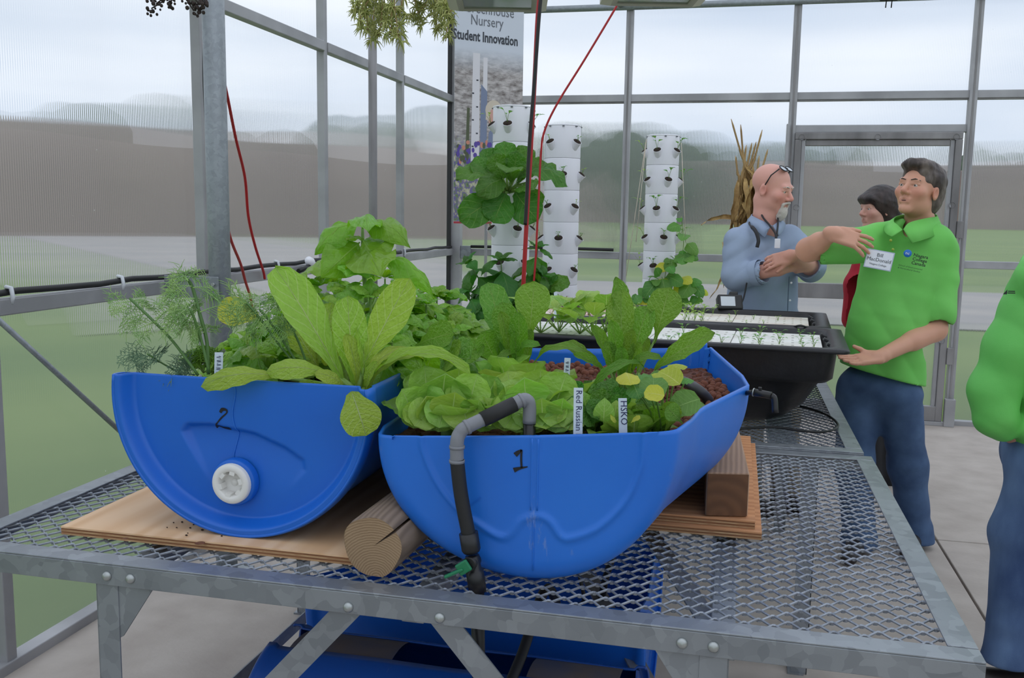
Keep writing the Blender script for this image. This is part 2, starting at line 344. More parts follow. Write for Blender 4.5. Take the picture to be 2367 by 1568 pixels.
for xx, zz in ((x0+.05, zt-.035), ((x0+x1)/2, zt-.035), (x1-.05, zt-.035), (x1-.045, 1.58), (x1-.045, .62), (x0+.04, 1.55)):
    MB().lathe([(.0, -.004), (.018, -.003), (.02, 0), (.02, .004)], 14, (xx, d0, zz), Matrix.Rotation(math.pi/2, 3, 'X')).build('screw_cover', WHITE if False else ALU, dr)
for z in (.45, 1.35): bevel(MB().span((x1-.005, 7.22, z), (x1+.035, 7.25, z+.12)).build('hinge', DARK_ALU, dr), .003)
for xx in (2.566, 3.763): bevel(MB().span((xx-.04, 7.21, 0), (xx-.018 if xx < 3 else xx+.03, 7.262, ZD+.03 if xx < 3 else .2)).build('door_jamb', ALU, dr), .003)

# ================================================================== outdoors
gd = tag(MB().add([(-300, -200, -.06), (300, -200, -.06), (300, 400, -.06), (-300, 400, -.06)], [(0, 1, 2, 3)]).build('ground_lawn', GRASS), 'green mown lawn outside the greenhouse', kind='structure')
rd = tag(MB().add([(-3.5, 15, -.04), (60, 17, -.04), (60, 26, -.04), (-3, 23.5, -.04), (-60, 80, -.04), (-90, 60, -.04), (-11, 15, -.04), (-6.5, 10.2, -.04)], [(0, 1, 2, 3), (0, 3, 4, 5, 6, 7)]).build('ground_road', GRAVEL), 'grey gravel road beyond the lawn', kind='structure')
def berm(az0, az1, r, h0, h1, name, label, m, seed, n=60, wid=12):
    rng = np.random.RandomState(seed); ph = rng.rand(4)*6.28
    def fn(u, v):
        a = math.radians(az0+(az1-az0)*u); h = (h0+(h1-h0)*u)*(1+.05*math.sin(9*u+ph[0])+.03*math.sin(31*u+ph[1]))*min(1, 12*u, 12*(1-u))
        rr = r+wid*(v-.5)*2; p = max(0, math.cos((v-.5)*math.pi))**.7
        return Vector((CAM.x+rr*math.sin(a), rr*math.cos(a), -.06+h*p))
    o = MB().grid(fn, n, 11).build(name, m); return tag(o, label, kind='structure')
berm(-75, -8, 72, 7.2, 5.0, 'hill_bank', 'dark bare earth bank across the far side of the lot', BERMM, 3)
berm(-13, 45, 215, 12.5, 11.5, 'hill_berm', 'brown earth berm beyond the lawn', BERMM, 5)
def blob_tree(name, label, x, y, h, w, seed, group='trees beyond the greenhouse'):
    rng = np.random.RandomState(seed); t = thing(name, label, 'tree', (x, y, -.05), group)
    MB().tube([(x, y, -.05), (x+.1, y, h*.3), (x, y, h*.6)], [w*.05, w*.04, w*.02], 8).build('trunk', BARK, t)
    m = MB()
    for k in range(14):
        a, rr, zz = rng.rand()*6.28, w*.33*math.sqrt(rng.rand()), h*(.35+.5*rng.rand())
        m.sphere((x+rr*math.cos(a), y+rr*math.sin(a), zz), w*(.16+.12*rng.rand()), 10, 7, (1, 1, .8))
    m.build('crown', TREEM, t)
for i, (u, hh, r, w, lb) in enumerate([(1530, 4.6, 42, 6.5, 'dark broad tree standing nearest the end wall behind the towers'), (1900, 17.0, 240, 24, 'hazy green tree showing through the door'),
        (1330, 17.0, 245, 26, 'grey-green round tree right of the banner'), (640, 8.0, 92, 13, 'hazy tree above the bank behind the steel post'), (120, 8.8, 92, 15, 'wide grey tree above the bank behind the side wall'),
        (2330, 15.5, 245, 26, 'hazy tree past the door on the brown berm'), (1660, 19.5, 290, 24, 'hazy tree behind the dried corn')]):
    d = ray(u, 480); d.z = 0; d.normalize(); p = CAM+d*r
    blob_tree('tree', lb, p.x, p.y, hh, w, 20+i)
# ================================================================== benches with expanded metal tops
BZ = .75
X0, X1, Y0, Y1 = .566, 2.65, 1.63, 3.03          # front bench outline
STEEL_IN = galv_mat('mesh_steel', srgb(118, 124, 132), srgb(160, 166, 174), 90, .45)
BOLT = mat('bolt_steel', srgb(176, 180, 178), .35, .8)
def expanded_mesh(xa, xb, ya, yb, z, lw=.052, sw=.042, w=.0029, th=.003, swap=False):
    """zig-zag strands that meet at their knuckles, each strand tilted a little"""
    if swap: xa, xb, ya, yb = ya, yb, xa, xb
    h = sw/2; V = []; F = []; n = int((xb-xa)/(lw/2))+1; rows = int((yb-ya)/h)
    for j in range(rows):
        yc = ya+(j+.5)*h; b = len(V); c = 0
        for i in range(n+1):
            x = xa+i*lw/2
            s = 1 if (i+j) % 2 else -1
            for dx in ((-.09, .09) if 0 < i < n else ((.09,) if i == 0 else (-.09,))):
                xx = min(max(x+dx*lw/2, xa), xb); y = yc+s*h*.5; zz = z+s*.0016
                for dy, dz in ((-w/2, -th*.2), (w/2, th*.5), (w/2, -th*.3), (-w/2, -th)):
                    V.append((y+dy, xx, zz+dz) if swap else (xx, y+dy, zz+dz))
                c += 1
        for i in range(c-1):
            for k in range(4):
                q = (b+i*4+k, b+i*4+(k+1) % 4, b+i*4+4+(k+1) % 4, b+i*4+4+k); F.append(q[::-1] if swap else q)
    m = MB(); m.v = V; m.f = F; m.sm = [False]*len(F); return m
def bolt(parent, p, d=(0, -1, 0), r=.0105):
    R = Vector(d).to_track_quat('Z', 'Y').to_matrix()
    MB().lathe([(r, 0), (r*.96, .002), (r*.75, .005), (r*.4, .0068), (.0001, .0075)], 16, p, R).build('bolt', BOLT, parent)
def bench(label, X0, X1, Y0, Y1, z, swap=False, fl=.05):
    b = thing('greenhouse_bench', label, 'bench', ((X0+X1)/2, (Y0+Y1)/2, 0), 'galvanised greenhouse benches')
    t = .004; fh = .048
    def rail(a, c, n):  # L-section: flat top flange + upright face
        m = MB(); (ax, ay), (bx, by) = a, c
        if ax == bx:
            s = 1 if ax < (X0+X1)/2 else -1
            m.span((ax, ay+t, z-t), (ax+s*fl, by-t, z)).span((ax, ay, z-fh), (ax+s*t, by, z-t))
        else:
            s = 1 if ay < (Y0+Y1)/2 else -1
            m.span((ax, ay, z-t), (bx, ay+s*fl, z)).span((ax, ay, z-fh), (bx, ay+s*t, z-t))
        return bevel(m.build(n, GALV, b), .0015)
    rail((X0, Y0), (X1, Y0), 'front_rail'); rail((X0, Y1), (X1, Y1), 'back_rail'); rail((X0, Y0+fl), (X0, Y1-fl), 'side_rail'); rail((X1, Y0+fl), (X1, Y1-fl), 'side_rail')
    e = expanded_mesh(X0+.03, X1-.03, Y0+.03, Y1-.03, z-.008, swap=swap).build('expanded_metal_top', STEEL_IN, b)
    return b
b1 = bench('galvanised mesh bench carrying the two blue half barrels', X0, X1, Y0, Y1, BZ)
b2 = bench('galvanised mesh bench under the black tanks, farther along', .57, 2.628, 3.037, 4.62, .758, swap=True)
# legs, gussets, braces and cross members of the front bench
LEG = .045
def leg(bn, x, y, z, sx, sy):
    m = MB().span((x, y, 0), (x+sx*LEG*1.15, y+sy*.004, z-.02)).span((x, y, 0), (x+sx*.004, y+sy*LEG, z-.02))
    bevel(m.build('leg', GALV, bn), .001)
    MB().span((x-.01, y-.01, 0), (x+sx*.06, y+sy*.06, .006)).build('foot_plate', GALV, bn)
def gusset(bn, x, y, z, sx, w=.135, h=.13):
    p = [(x, y, z), (x+sx*w, y, z), (x+sx*w, y, z-.004), (x+sx*.058, y, z-h*.92), (x+sx*.04, y, z-h), (x, y, z-h)]
    MB().prism(p if sx > 0 else p[::-1], (0, 0, 0), (0, .004, 0)).build('gusset', GALV, bn)
for (x, sx) in ((.950, 1), (2.235, -1)):
    leg(b1, x, Y0+.006, BZ, sx, 1); gusset(b1, x, Y0+.0085, BZ-.04, sx); leg(b1, x, Y1-.006, BZ, sx, -1)
    MB().span((x, Y0+.05, .19), (x+sx*.004, Y1-.05, .23)).build('stretcher', GALV, b1)
    for k in (0, 1): bolt(b1, (x+sx*(.03+.055*k)+.002, Y0-.0005, BZ-.028))
for x in (.95, 2.235):
    s = 1 if x < 1.5 else -1
for a, c in (((1.515, .712), (1.02, .16)), ((1.70, .712), (2.18, .16))):
    s = 1 if a[0] < c[0] else -1
    MB().bar((a[0], Y0+.014, a[1]-.015), (c[0], Y0+.014, c[1]), .004, .05, (0, 1, 0)).build('diagonal_brace', GALV, b1) if False else None
    d = Vector((c[0]-a[0], 0, c[1]-a[1])).normalized(); n = Vector((-d.z, 0, d.x))*.024
    A = Vector((a[0], Y0+.009, a[1])); B = Vector((c[0], Y0+.009, c[1]))
    MB().prism([A-n-d*.02, A+n-d*.02, B+n, B-n], (0, 0, 0), (0, .004, 0)).build('diagonal_brace', GALV, b1)
    bolt(b1, (a[0], Y0-.0005, a[1]+.004))
for x in (.98, 1.62, 2.2): # cross members below the mesh
    bevel(MB().span((x, Y0+.01, BZ-.055), (x+.045, Y1-.01, BZ-.02)).build('cross_member', GALV, b1), .002)
MB().bar((1.55, Y1-.02, BZ-.07), (2.2, Y0+.4, .2), .05, .005).build('rear_brace', GALV, b1)
MB().bar((1.9, Y1-.3, BZ-.06), (2.22, Y0+.1, BZ-.06), .045, .005).build('rear_brace', GALV, b1)
for x in (.7, 2.5):
    for y, s in ((3.06, 1), (4.55, -1)): leg(b2, x, y, .758, 1 if x < 1 else -1, s)
for x in (1.2, 1.9, 2.35): MB().span((x, 3.05, .70), (x+.09, 4.6, .735)).build('cross_member', GALV, b2)
MB().span((.6, 3.1, .735), (2.6, 3.2, .742)).build('support_strip', GALV, b2) if False else None

# ================================================================== plywood and timber supports
PLYTOP = wood_mat('plywood_face', srgb(222, 178, 134), srgb(236, 198, 158), 'Y', 5, dist=9)
PLYTOP2 = wood_mat('fir_plywood_face', srgb(184, 126, 84), srgb(206, 150, 104), 'X', 9, dist=6)
PLIES = [mat('ply_light', srgb(196, 160, 118), .8, col2=srgb(170, 130, 92), scale=30), mat('ply_dark', srgb(128, 86, 56), .85, col2=srgb(150, 104, 70), scale=30)]
def plywood(name, label, x0, x1, y0, y1, z0, th, face, n=5, ang=0, group=None):
    c = Vector(((x0+x1)/2, (y0+y1)/2, z0)); t = thing(name, label, 'plywood', c, group)
    for k in range(n):
        h = th/n; e = (.0008 if k % 2 else 0)
        m = MB().span((x0+e, y0+e, z0+k*h), (x1-e, y1-e, z0+(k+1)*h-.0001)); o = m.build('face_ply' if k == n-1 else 'ply', face if k in (n-1,) else PLIES[k % 2], t)
    t.rotation_euler.z = ang; return t
pb = plywood('plywood_board', 'pale plywood board under the blue half barrel marked 2', .776, 1.505, 1.753, 2.62, BZ+.0005, .0185, PLYTOP, 5)
plywood('plywood_board', 'lower orange plywood board under the square timber', 1.66, 2.3, 2.145, 3.02, BZ+.0005, .018, PLYTOP2, 5, 0, 'stacked orange plywood under barrel 1')
plywood('plywood_board', 'upper orange plywood board right below the square timber', 1.66, 2.285, 2.165, 3.035, BZ+.019, .018, PLYTOP2, 5, 0, 'stacked orange plywood under barrel 1')
KNOT = mat('wood_knot', srgb(134, 86, 52), .8, col2=srgb(96, 60, 38), scale=60); CRUMB = mat('soil_crumb', srgb(54, 40, 32), .95)
for u, v, r in ((462, 1256, .011), (290, 1245, .006)):
    p = atZ(u, v, BZ+.0192); MB().lathe([(.0, .0006), (r*.6, .0006), (r, 0)], 14, p).build('knot', KNOT, pb)
TIM = wood_mat('fir_timber_side', srgb(156, 124, 98), srgb(180, 146, 118), 'Y', 26, dist=2)
TIM_END = wood_mat('fir_timber_end', srgb(96, 64, 42), srgb(112, 76, 50), 'Z', 10, rings=True, dist=3)
tb = thing('square_timber', 'thick square brown timber standing on orange plywood beside barrel 1', 'timber', (2.2, 2.6, BZ+.037))
zt0 = BZ+.0375
m = MB(); P = [(2.172, 2.172), (2.268, 2.192), (2.228, 2.98), (2.132, 2.96)]
bevel(m.prism([(x, y, zt0) for x, y in P], (0, 0, 0), (0, 0, .104)).build('beam', TIM, tb), .004)
d = Vector((.1, .02, 0))
MB().prism([(2.1745, 2.1715, zt0+.003), (2.2655, 2.1905, zt0+.003), (2.2655, 2.1905, zt0+.101), (2.1745, 2.1715, zt0+.101)], (0, 0, 0), (.0004, -.002, 0)).build('end_grain', TIM_END, tb)
# split round log
LOGS = wood_mat('log_side', srgb(124, 106, 88), srgb(150, 130, 110), 'Y', 24, dist=3)
LOGE = wood_mat('log_end', srgb(138, 112, 84), srgb(164, 138, 108), 'Y', 60, rings=True, dist=2.5)
lg = thing('split_log', 'short round log with a radial split wedged beside barrel 1', 'log', (1.545, 2.0, BZ))
def log_mesh(r=.064, n=44):
    c0 = Vector((1.537, 1.700, BZ+r+.001)); ax = Vector((.06, .99, .03)).normalized(); sx = ax.cross(Vector((0, 0, 1))).normalized(); sz = sx.cross(ax)
    sp = math.radians(38)
    ringp = []
    for k in range(n):
        q = sp+.045+(2*math.pi-.09)*k/(n-1); rr = r*(1+.03*math.sin(3*q)+.02*math.sin(5*q+1)); ringp.append((math.cos(q)*rr, math.sin(q)*rr))
    ringp.append((math.cos(sp)*r*.08, math.sin(sp)*r*.08))
    ringp = [(x, max(z, -r*.985)) for x, z in ringp]
    m = len(ringp); vs = []
    for s in (0, .02, .35, .7):
        vs += [c0+ax*s+sx*(x*(1 if s else .97))+sz*(z*(1 if s else .97)) for x, z in ringp]
    fs = [(i*m+k, i*m+(k+1) % m, (i+1)*m+(k+1) % m, (i+1)*m+k) for i in range(3) for k in range(m)]
    side = MB().add(vs, fs, True).build('bark_side', LOGS, lg)
    c = len(ringp)
    MB().add([c0+ax*.0005+sx*x*.97+sz*z*.97 for x, z in ringp], [tuple([m-1, k, k+1]) for k in range(m-2)]).build('cut_end', LOGE, lg)
log_mesh()
# recentre end rings on the log: texture space follows the object origin

# ================================================================== blue half barrels
def blue_mat(name, c1, c2, scratch):
    m = bpy.data.materials.new(name); m.use_nodes = True; t = m.node_tree; b = t.nodes['Principled BSDF']; l = t.links.new
    tc = N(t, 'ShaderNodeTexCoord'); n = N(t, 'ShaderNodeTexNoise', Scale=5, Detail=3); l(tc.outputs['Object'], n.inputs['Vector'])
    r = N(t, 'ShaderNodeValToRGB'); r.color_ramp.elements[0].color = (*c1, 1); r.color_ramp.elements[1].color = (*c2, 1); l(n.outputs['Fac'], r.inputs['Fac'])
    mp = N(t, 'ShaderNodeMapping'); mp.inputs['Scale'].default_value = (26, 5, 7); mp.inputs['Rotation'].default_value = (.0, .35, 0); l(tc.outputs['Object'], mp.inputs['Vector'])
    n2 = N(t, 'ShaderNodeTexNoise', Scale=1.0, Detail=7, Roughness=.72); l(mp.outputs['Vector'], n2.inputs['Vector'])
    r2 = N(t, 'ShaderNodeValToRGB'); r2.color_ramp.elements[0].position = .63; r2.color_ramp.elements[1].position = .8; r2.color_ramp.elements[0].color = (0, 0, 0, 1); r2.color_ramp.elements[1].color = (scratch,)*3+(1,)
    l(n2.outputs['Fac'], r2.inputs['Fac'])
    mx = N(t, 'ShaderNodeMix', data_type='RGBA'); mx.inputs[7].default_value = (*srgb(150, 165, 190), 1)
    l(r2.outputs['Color'], mx.inputs[0]); l(r.outputs['Color'], mx.inputs[6]); l(mx.outputs[2], b.inputs['Base Color'])
    b.inputs['Roughness'].default_value = .38; b.inputs['Subsurface Weight'].default_value = .0
    bp = N(t, 'ShaderNodeBump', Strength=.06, Distance=.004); n3 = N(t, 'ShaderNodeTexNoise', Scale=35, Detail=3); l(tc.outputs['Object'], n3.inputs['Vector']); l(n3.outputs['Fac'], bp.inputs['Height']); l(bp.outputs['Normal'], b.inputs['Normal'])
    return m
BLUE = blue_mat('blue_drum_plastic', srgb(20, 96, 198), srgb(28, 110, 212), .12); BLUE_W = blue_mat('worn_blue_drum_plastic', srgb(26, 104, 206), srgb(38, 120, 220), .75)
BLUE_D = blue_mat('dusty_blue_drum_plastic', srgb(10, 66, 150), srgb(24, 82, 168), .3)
INK = mat('black_marker', (.008, .008, .012), .6)
def sdseg(p, a, b):
    pa = (p[0]-a[0], p[1]-a[1]); ba = (b[0]-a[0], b[1]-a[1]); h = max(0, min(1, (pa[0]*ba[0]+pa[1]*ba[1])/(ba[0]**2+ba[1]**2+1e-12)))
    return math.hypot(pa[0]-ba[0]*h, pa[1]-ba[1]*h)
def sdpoly(p, V):
    d = 1e9; ins = False; j = len(V)-1
    for i in range(len(V)):
        d = min(d, sdseg(p, V[i], V[j]))
        if (V[i][1] > p[1]) != (V[j][1] > p[1]) and p[0] < (V[j][0]-V[i][0])*(p[1]-V[i][1])/(V[j][1]-V[i][1])+V[i][0]: ins = not ins
        j = i
    return -d if ins else d
def smooth(a, b, x): t = max(0, min(1, (x-a)/(b-a))); return t*t*(3-2*t)
# --- barrel 2: cut lengthwise, chimed front end with bung
BX, BR, BZC, BZT, BF, BB_ = 1.190, .299, 1.070, 1.112, 1.796, 2.66
q2 = thing('half_barrel', 'smooth blue half barrel planter marked 2 with a white bung', 'barrel', (BX, (BF+BB_)/2, .771))
th = math.asin((BZT-BZC)/BR)
bung = (1.172-BX, .886-BZC)
K = .00102
wedge = [(bung[0]+x*K, bung[1]-y*K) for x, y in [(-128, -100), (-118, -114), (-60, -118), (40, -106), (110, -80), (152, -55), (156, -34), (70, 70), (-45, 44)]]
def cap2(x, z):
    e = BR-math.hypot(x, z)
    y = BF+.034*smooth(.012, .034, e)-.004*smooth(0, .004, e)+.004
    d = sdpoly((x, z), wedge); y += .017*smooth(.007, -.008, d)*smooth(-.22, -.05, z)*smooth(.0, .045, math.hypot(x-bung[0], z-bung[1])+.0)
    return y - .006*smooth(.3, .0, math.hypot(x, z))
def capgrid(fn, R, zt, nz=110, ns=150, sx=None):
    vs = []; 
    for j in range(nz):
        z = -R*.9995+(zt+R*.9995)*(1-math.cos(math.pi*.5*min(1, (j/(nz-1))*1.0)))if False else -R*.9995+(zt+R*.9995)*((j/(nz-1))**1.35)
        w = math.sqrt(max(0, R*R-z*z))
        for i in range(ns):
            s = -1+2*i/(ns-1); s = math.sin(s*math.pi/2)*.75+s*.25; x = s*w; vs.append((x, fn(x, z), z))
    fs = [(j*ns+i, j*ns+i+1, (j+1)*ns+i+1, (j+1)*ns+i) for j in range(nz-1) for i in range(ns-1)]
    return vs, fs
vs, fs = capgrid(cap2, BR, BZT-BZC)
o = MB().add([(BX+x, y, BZC+z) for x, y, z in vs], fs, True).build('front_end', BLUE, q2); solid(o, .005, -1)
def shell2(u, v):
    y = BF+(BB_-BF)*v; r = BR; thl = th-.50*smooth(.0, .75, v)
    a = -th+(math.pi+th+thl)*u
    if y < BF+.012: r = BR-.004*(1-(y-BF)/.012)
    if y > BF+.035: r = BR-.010*smooth(BF+.035, BF+.06, y)
    return Vector((BX+r*math.cos(a), y, BZC-r*math.sin(a)))
m = MB(); nu = 72; prof = [0, .006, .014, .03, .04, .05, .06, .07, .1, .3, .6, .9, 1.0]
rows = [[shell2(i/(nu-1), t if t > .1 else t) for i in range(nu)] for t in prof]
m.add([p for r in rows for p in r], [(j*nu+i, (j+1)*nu+i, (j+1)*nu+i+1, j*nu+i+1) for j in range(len(prof)-1) for i in range(nu-1)], True)
o = m.build('shell', BLUE, q2); solid(o, .006, -1)
vs, fs = capgrid(lambda x, z: BB_-.01*smooth(.0, .05, BR-math.hypot(x, z)), BR-.01, BZT-BZC, 24, 40)
o = MB().add([(BX+x, y, BZC+z) for x, y, z in vs], [f[::-1] for f in fs], True).build('back_end', BLUE, q2); solid(o, .005, -1)
CAPW = mat('white_bung', srgb(232, 230, 226), .45, sub=0)
Rf = Matrix.Rotation(math.pi/2, 3, 'X')   # local z -> -y (towards the viewer)
bc = Vector((BX+bung[0], BF+.032, BZC+bung[1]))
MB().lathe([(.052, 0), (.052, .018), (.048, .022), (.042, .022)], 36, bc, Rf).build('bung_collar', BLUE, q2)
cp = MB().lathe([(.044, .0), (.0445, .030), (.042, .034), (.030, .0345), (.027, .031), (.0265, .012), (.0, .012)], 40, bc, Rf).build('bung', CAPW, q2)
mm = MB()
for k in range(6):
    a = k*math.pi/3+.3; p = bc+Vector((math.cos(a)*.026, -.024, math.sin(a)*.026)); mm.box(p, (.010, .020, .012), Matrix.Rotation(-a, 3, 'Y'))
mm.lathe([(.0, .016), (.007, .016), (.009, .012)], 14, bc, Rf)
mm.build('bung_lug', CAPW, cp)
sm = MB(); pts = []
for k in range(40):
    z = BZT-BZC-.002-(k/39)*.22; x = -.02+.004*math.sin(k*.35)-.006*smooth(18, 26, k); pts.append(Vector((BX+x, cap2(x, z)-.001, BZC+z)))
sm.tube(pts, .0012, 6).build('mould_seam', BLUE_W, q2)
def stroke(name, pts, ws, yfn, cx, cz, parent):
    P = spline([(x, 0, z) for x, z in pts], 8); W_ = np.interp(np.linspace(0, 1, len(P)), np.linspace(0, 1, len(ws)), ws); vs = []
    for i, p in enumerate(P):
        t = (P[min(i+1, len(P)-1)]-P[max(i-1, 0)]).normalized(); n = Vector((-t.z, 0, t.x))
        for s in (-1, 1):
            q = p+n*s*W_[i]/2; vs.append(Vector((cx+q.x, yfn(q.x, q.z)-.0012, cz+q.z)))
    fs = [(2*i, 2*i+1, 2*i+3, 2*i+2) for i in range(len(P)-1)]
    o = MB().add(vs, fs).build(name, INK, parent); return o
def px2(u, v): p = atY(u, v, BF+.028); return (p.x-BX, p.z-BZC)
stroke('numeral', [px2(*q) for q in [(509, 954), (514, 947), (523, 948), (524, 955), (512, 966), (502, 978), (492, 991), (500, 987), (512, 992), (527, 994)]], [.006, .008, .005, .003, .004, .003, .005, .004, .006, .008], cap2, BX, BZC, q2)

# --- barrel 1: flared, slightly rolled, blind dished front end
q1 = thing('half_barrel', 'scuffed blue half barrel planter marked 1 with flared side', 'barrel', (1.84, 2.3, BZ))
F1, K1 = 1.752, 2.83
def rim1(v):  # left x, right x, left z, right z at fraction v along the length
    t = v
    xr = np.interp(t, [0, .06, .14, .42, .55, 1], [2.128, 2.142, 2.158, 2.258, 2.245, 2.156]); xl = np.interp(t, [0, .05, .5, 1], [1.520, 1.508, 1.505, 1.52])
    zr = np.interp(t, [0, .1, .16, .42, 1], [1.079, 1.079, 1.088, 1.092, 1.094]); zl = np.interp(t, [0, 1], [1.028, 1.062])
    return float(xl), float(xr), float(zl), float(zr)
ZB1 = .7535
def prof1(v, u): # u 0 = right rim, 1 = left rim
    xl, xr, zl, zr = rim1(v); a = math.pi*u; c = 1.835; d = .34
    # keep the keel round while the right side flares near the rim only
    s = math.sin(a); k = math.cos(a)
    fl = smooth(0, .75, max(0, k)); xr0 = 2.135
    x = c+(k*((xr0-c)+(xr-xr0)*fl) if k > 0 else k*(c-xl))
    zt = zl+(zr-zl)*(1+k)/2 + .0
    z = zt-(zt-ZB1)*(s**.92)
    return x, z
def side1(u, v):
    y = F1+.03+(K1-F1-.03)*v; x, z = prof1(v, u); return Vector((x, y, z))
vsn = sorted(set([0, .02, .05, .08, .11, .14, .17, .2, .25, .3, .36, .40, .42, .44, .48, .55, .65, .8, .97, 1]))
def px1(u, v): p = atY(u, v, F1); return (p.x, p.z)
rib = [px1(*q) for q in [(974, 985), (978, 1040), (1010, 1115), (1050, 1168), (1083, 1197), (1130, 1228), (1160, 1242), (1182, 1234), (1200, 1210), (1220, 1197), (1238, 1193), (1258, 1197), (1275, 1210), (1292, 1236), (1310, 1246), (1345, 1238), (1383, 1221), (1425, 1185), (1456, 1143), (1478, 1090), (1486, 1050), (1488, 985)]]
ribs = [(p.x, p.z) for p in spline([(x, 0, z) for x, z in rib], 4)]
seamx = px1(1238, 1000)[0]
def face1(x, z, rr):
    # rr: 0 at the centre of the end, 1 at its outer edge
    q = max(0, min(1, 1-rr/.042)); y = F1+.03*(1-math.sqrt(max(0, 1-q*q)))
    d = min(sdseg((x, z), ribs[i], ribs[i+1]) for i in range(len(ribs)-1))
    y -= .0060*math.exp(-(d/.0060)**2)
    if z > px1(1238, 1185)[1]: y -= .003*math.exp(-((abs(x-seamx)-.006)/.003)**2)
    return y
def end1(nr=46, na=150, back=False):
    vs = []; PE = np.array([prof1(1 if back else 0, t) for t in np.linspace(0, 1, 240)])
    for j in range(nr):
        for i in range(na):
            u = i/(na-1); x, z = prof1(0 if not back else 1, u); xt = 1.835+(x-1.835)*1.0
            # straight line up to the rim above this x position
            xl, xr, zl, zr = rim1(0 if not back else 1); zt = zl+(zr-zl)*((x-xl)/(xr-xl)); zt += .004*math.sin((x-xl)/(xr-xl)*math.pi)*-1
            f = (j/(nr-1)); f = f**.8; zz = z+(zt-z)*f
            # roundness near the lower edge: distance from edge along the column approximated radially
            e = float(np.sqrt(((PE-np.array((x, zz)))**2).sum(1)).min()); vs.append((x, zz, e))
    fs = [(j*na+i, (j+1)*na+i, (j+1)*na+i+1, j*na+i+1) for j in range(nr-1) for i in range(na-1)]
    return vs, fs
NA = 150; rows = [[side1(i/(NA-1), t) for i in range(NA)] for t in reversed(vsn)]
def rimz(x): xl, xr, zl, zr = rim1(0); f = (x-xl)/(xr-xl); return zl+(zr-zl)*f-.004*math.sin(max(0, min(1, f))*math.pi)
ring = None
for d_ in (.003, .007, .012, .018, .025, .033, .042):   # rounded shoulder from the side wall into the end
    q_ = 1-d_/.042; ring = []
    for i in range(NA):
        x, z = prof1(0, i/(NA-1)); dx, dz = 1.828-x, 1.055-z; L_ = math.hypot(dx, dz); x += dx/L_*d_; z += dz/L_*d_
        if i in (0, NA-1): z = rimz(x)
        ring.append(Vector((x, F1+.03*(1-math.sqrt(1-q_*q_)), min(z, rimz(x)))))
    rows.append(ring)
for j in range(1, 46):
    f = (j/45)**.9; rows.append([Vector((p.x, face1(p.x, p.z+(rimz(p.x)-p.z)*f, 1.0), p.z+(rimz(p.x)-p.z)*f)) for p in ring])
m = MB(); m.add([p for r in rows for p in r], [(j*NA+i, (j+1)*NA+i, (j+1)*NA+i+1, j*NA+i+1) for j in range(len(rows)-1) for i in range(NA-1)], True)
o = m.build('shell', BLUE_W, q1); solid(o, .006, -1)
vs, fs = end1(14, 60, True)
o = MB().add([(x, K1-.02*(1-min(1, e/.04))**2, z) for x, z, e in vs], [f[::-1] for f in fs], True).build('back_end', BLUE_W, q1); solid(o, .006, -1)
# folded lug on the far corner of the rim
p = side1(0, 1.0); bevel(MB().span((p.x-.035, p.y-.012, p.z-.14), (p.x-.012, p.y+.012, p.z+.012)).build('corner_lug', BLUE_W, q1), .005)
for dx in (-.006, .006):
    MB().tube([(seamx+dx, F1-.0012, z) for z in np.linspace(px1(1238, 1180)[1], 1.046, 14)], .0022, 6).build('mould_seam', BLUE_W, q1)
MB().tube([(seamx, F1-.0005, z) for z in np.linspace(px1(1238, 1320)[1], px1(1238, 1200)[1], 8)], .0014, 6).build('mould_seam', BLUE_W, q1)
fy = lambda x, z: F1-.0003
stroke('numeral', [px1(*q) for q in [(1191, 1052), (1198, 1046), (1206, 1040)]], [.010, .008, .003], fy, 0, 0, q1)
stroke('numeral', [px1(*q) for q in [(1206, 1040), (1205, 1060), (1206, 1081)]], [.004, .004, .004], fy, 0, 0, q1)
stroke('numeral', [px1(*q) for q in [(1188, 1087), (1200, 1083), (1220, 1079)]], [.010, .006, .002], fy, 0, 0, q1)
o = stroke('scratch', [px1(*q) for q in [(1085, 1172), (1098, 1160), (1112, 1150)]], [.001, .002, .004], fy, 0, 0, q1); o.data.materials[0] = BLUE
# ================================================================== overflow pipe on barrel 1
GREYP = mat('grey_pvc', srgb(128, 130, 136), .45); GREENV = mat('green_valve', srgb(28, 120, 78), .4)
pp = thing('overflow_pipe', 'black and grey plastic pipe hooked over the rim of barrel 1', 'pipe', (1.74, F1-.03, BZ))
A = atY(1055, 1000, F1-.045); A.y = F1-.04; Bp = atY(1215, 922, F1+.034)
q = [A+Vector((-.001, 0, -.055)), A+Vector((0, 0, -.015)), A, A+(Bp-A)*.06+Vector((0, 0, .004)), A+(Bp-A)*.30]
pr = .0135
MB().tube(spline([A+Vector((0, 0, -.062)), A+Vector((0, 0, -.02)), A+Vector((.004, .004, -.004)), A+(Bp-A)*.12, A+(Bp-A)*.42], 5), pr, 14).build('elbow', GREYP, pp)
MB().tube([A+(Bp-A)*.36, A+(Bp-A)*.84], pr+.002, 14).build('rubber_sleeve', RUBBER, pp)
MB().tube(spline([A+(Bp-A)*.8, A+(Bp-A)*.97, Bp+Vector((.006, .006, -.012)), Bp+Vector((.007, .006, -.05))], 5), pr, 14).build('elbow', GREYP, pp)
MB().tube([Bp+Vector((.007, .006, -.045)), Bp+Vector((.009, .006, -.14))], pr-.001, 12).build('drop_pipe', BLACK, pp)
for c, dd in ((A+Vector((0, 0, -.03)), Vector((0, 0, 1))), (A+Vector((0, 0, -.058)), Vector((0, 0, 1))), (A+(Bp-A)*.14, (Bp-A).normalized()), (A+(Bp-A)*.94, (Bp-A).normalized())):
    MB().tube([c-dd*.003, c+dd*.003], pr+.0018, 14).build('ring', GREYP, pp)
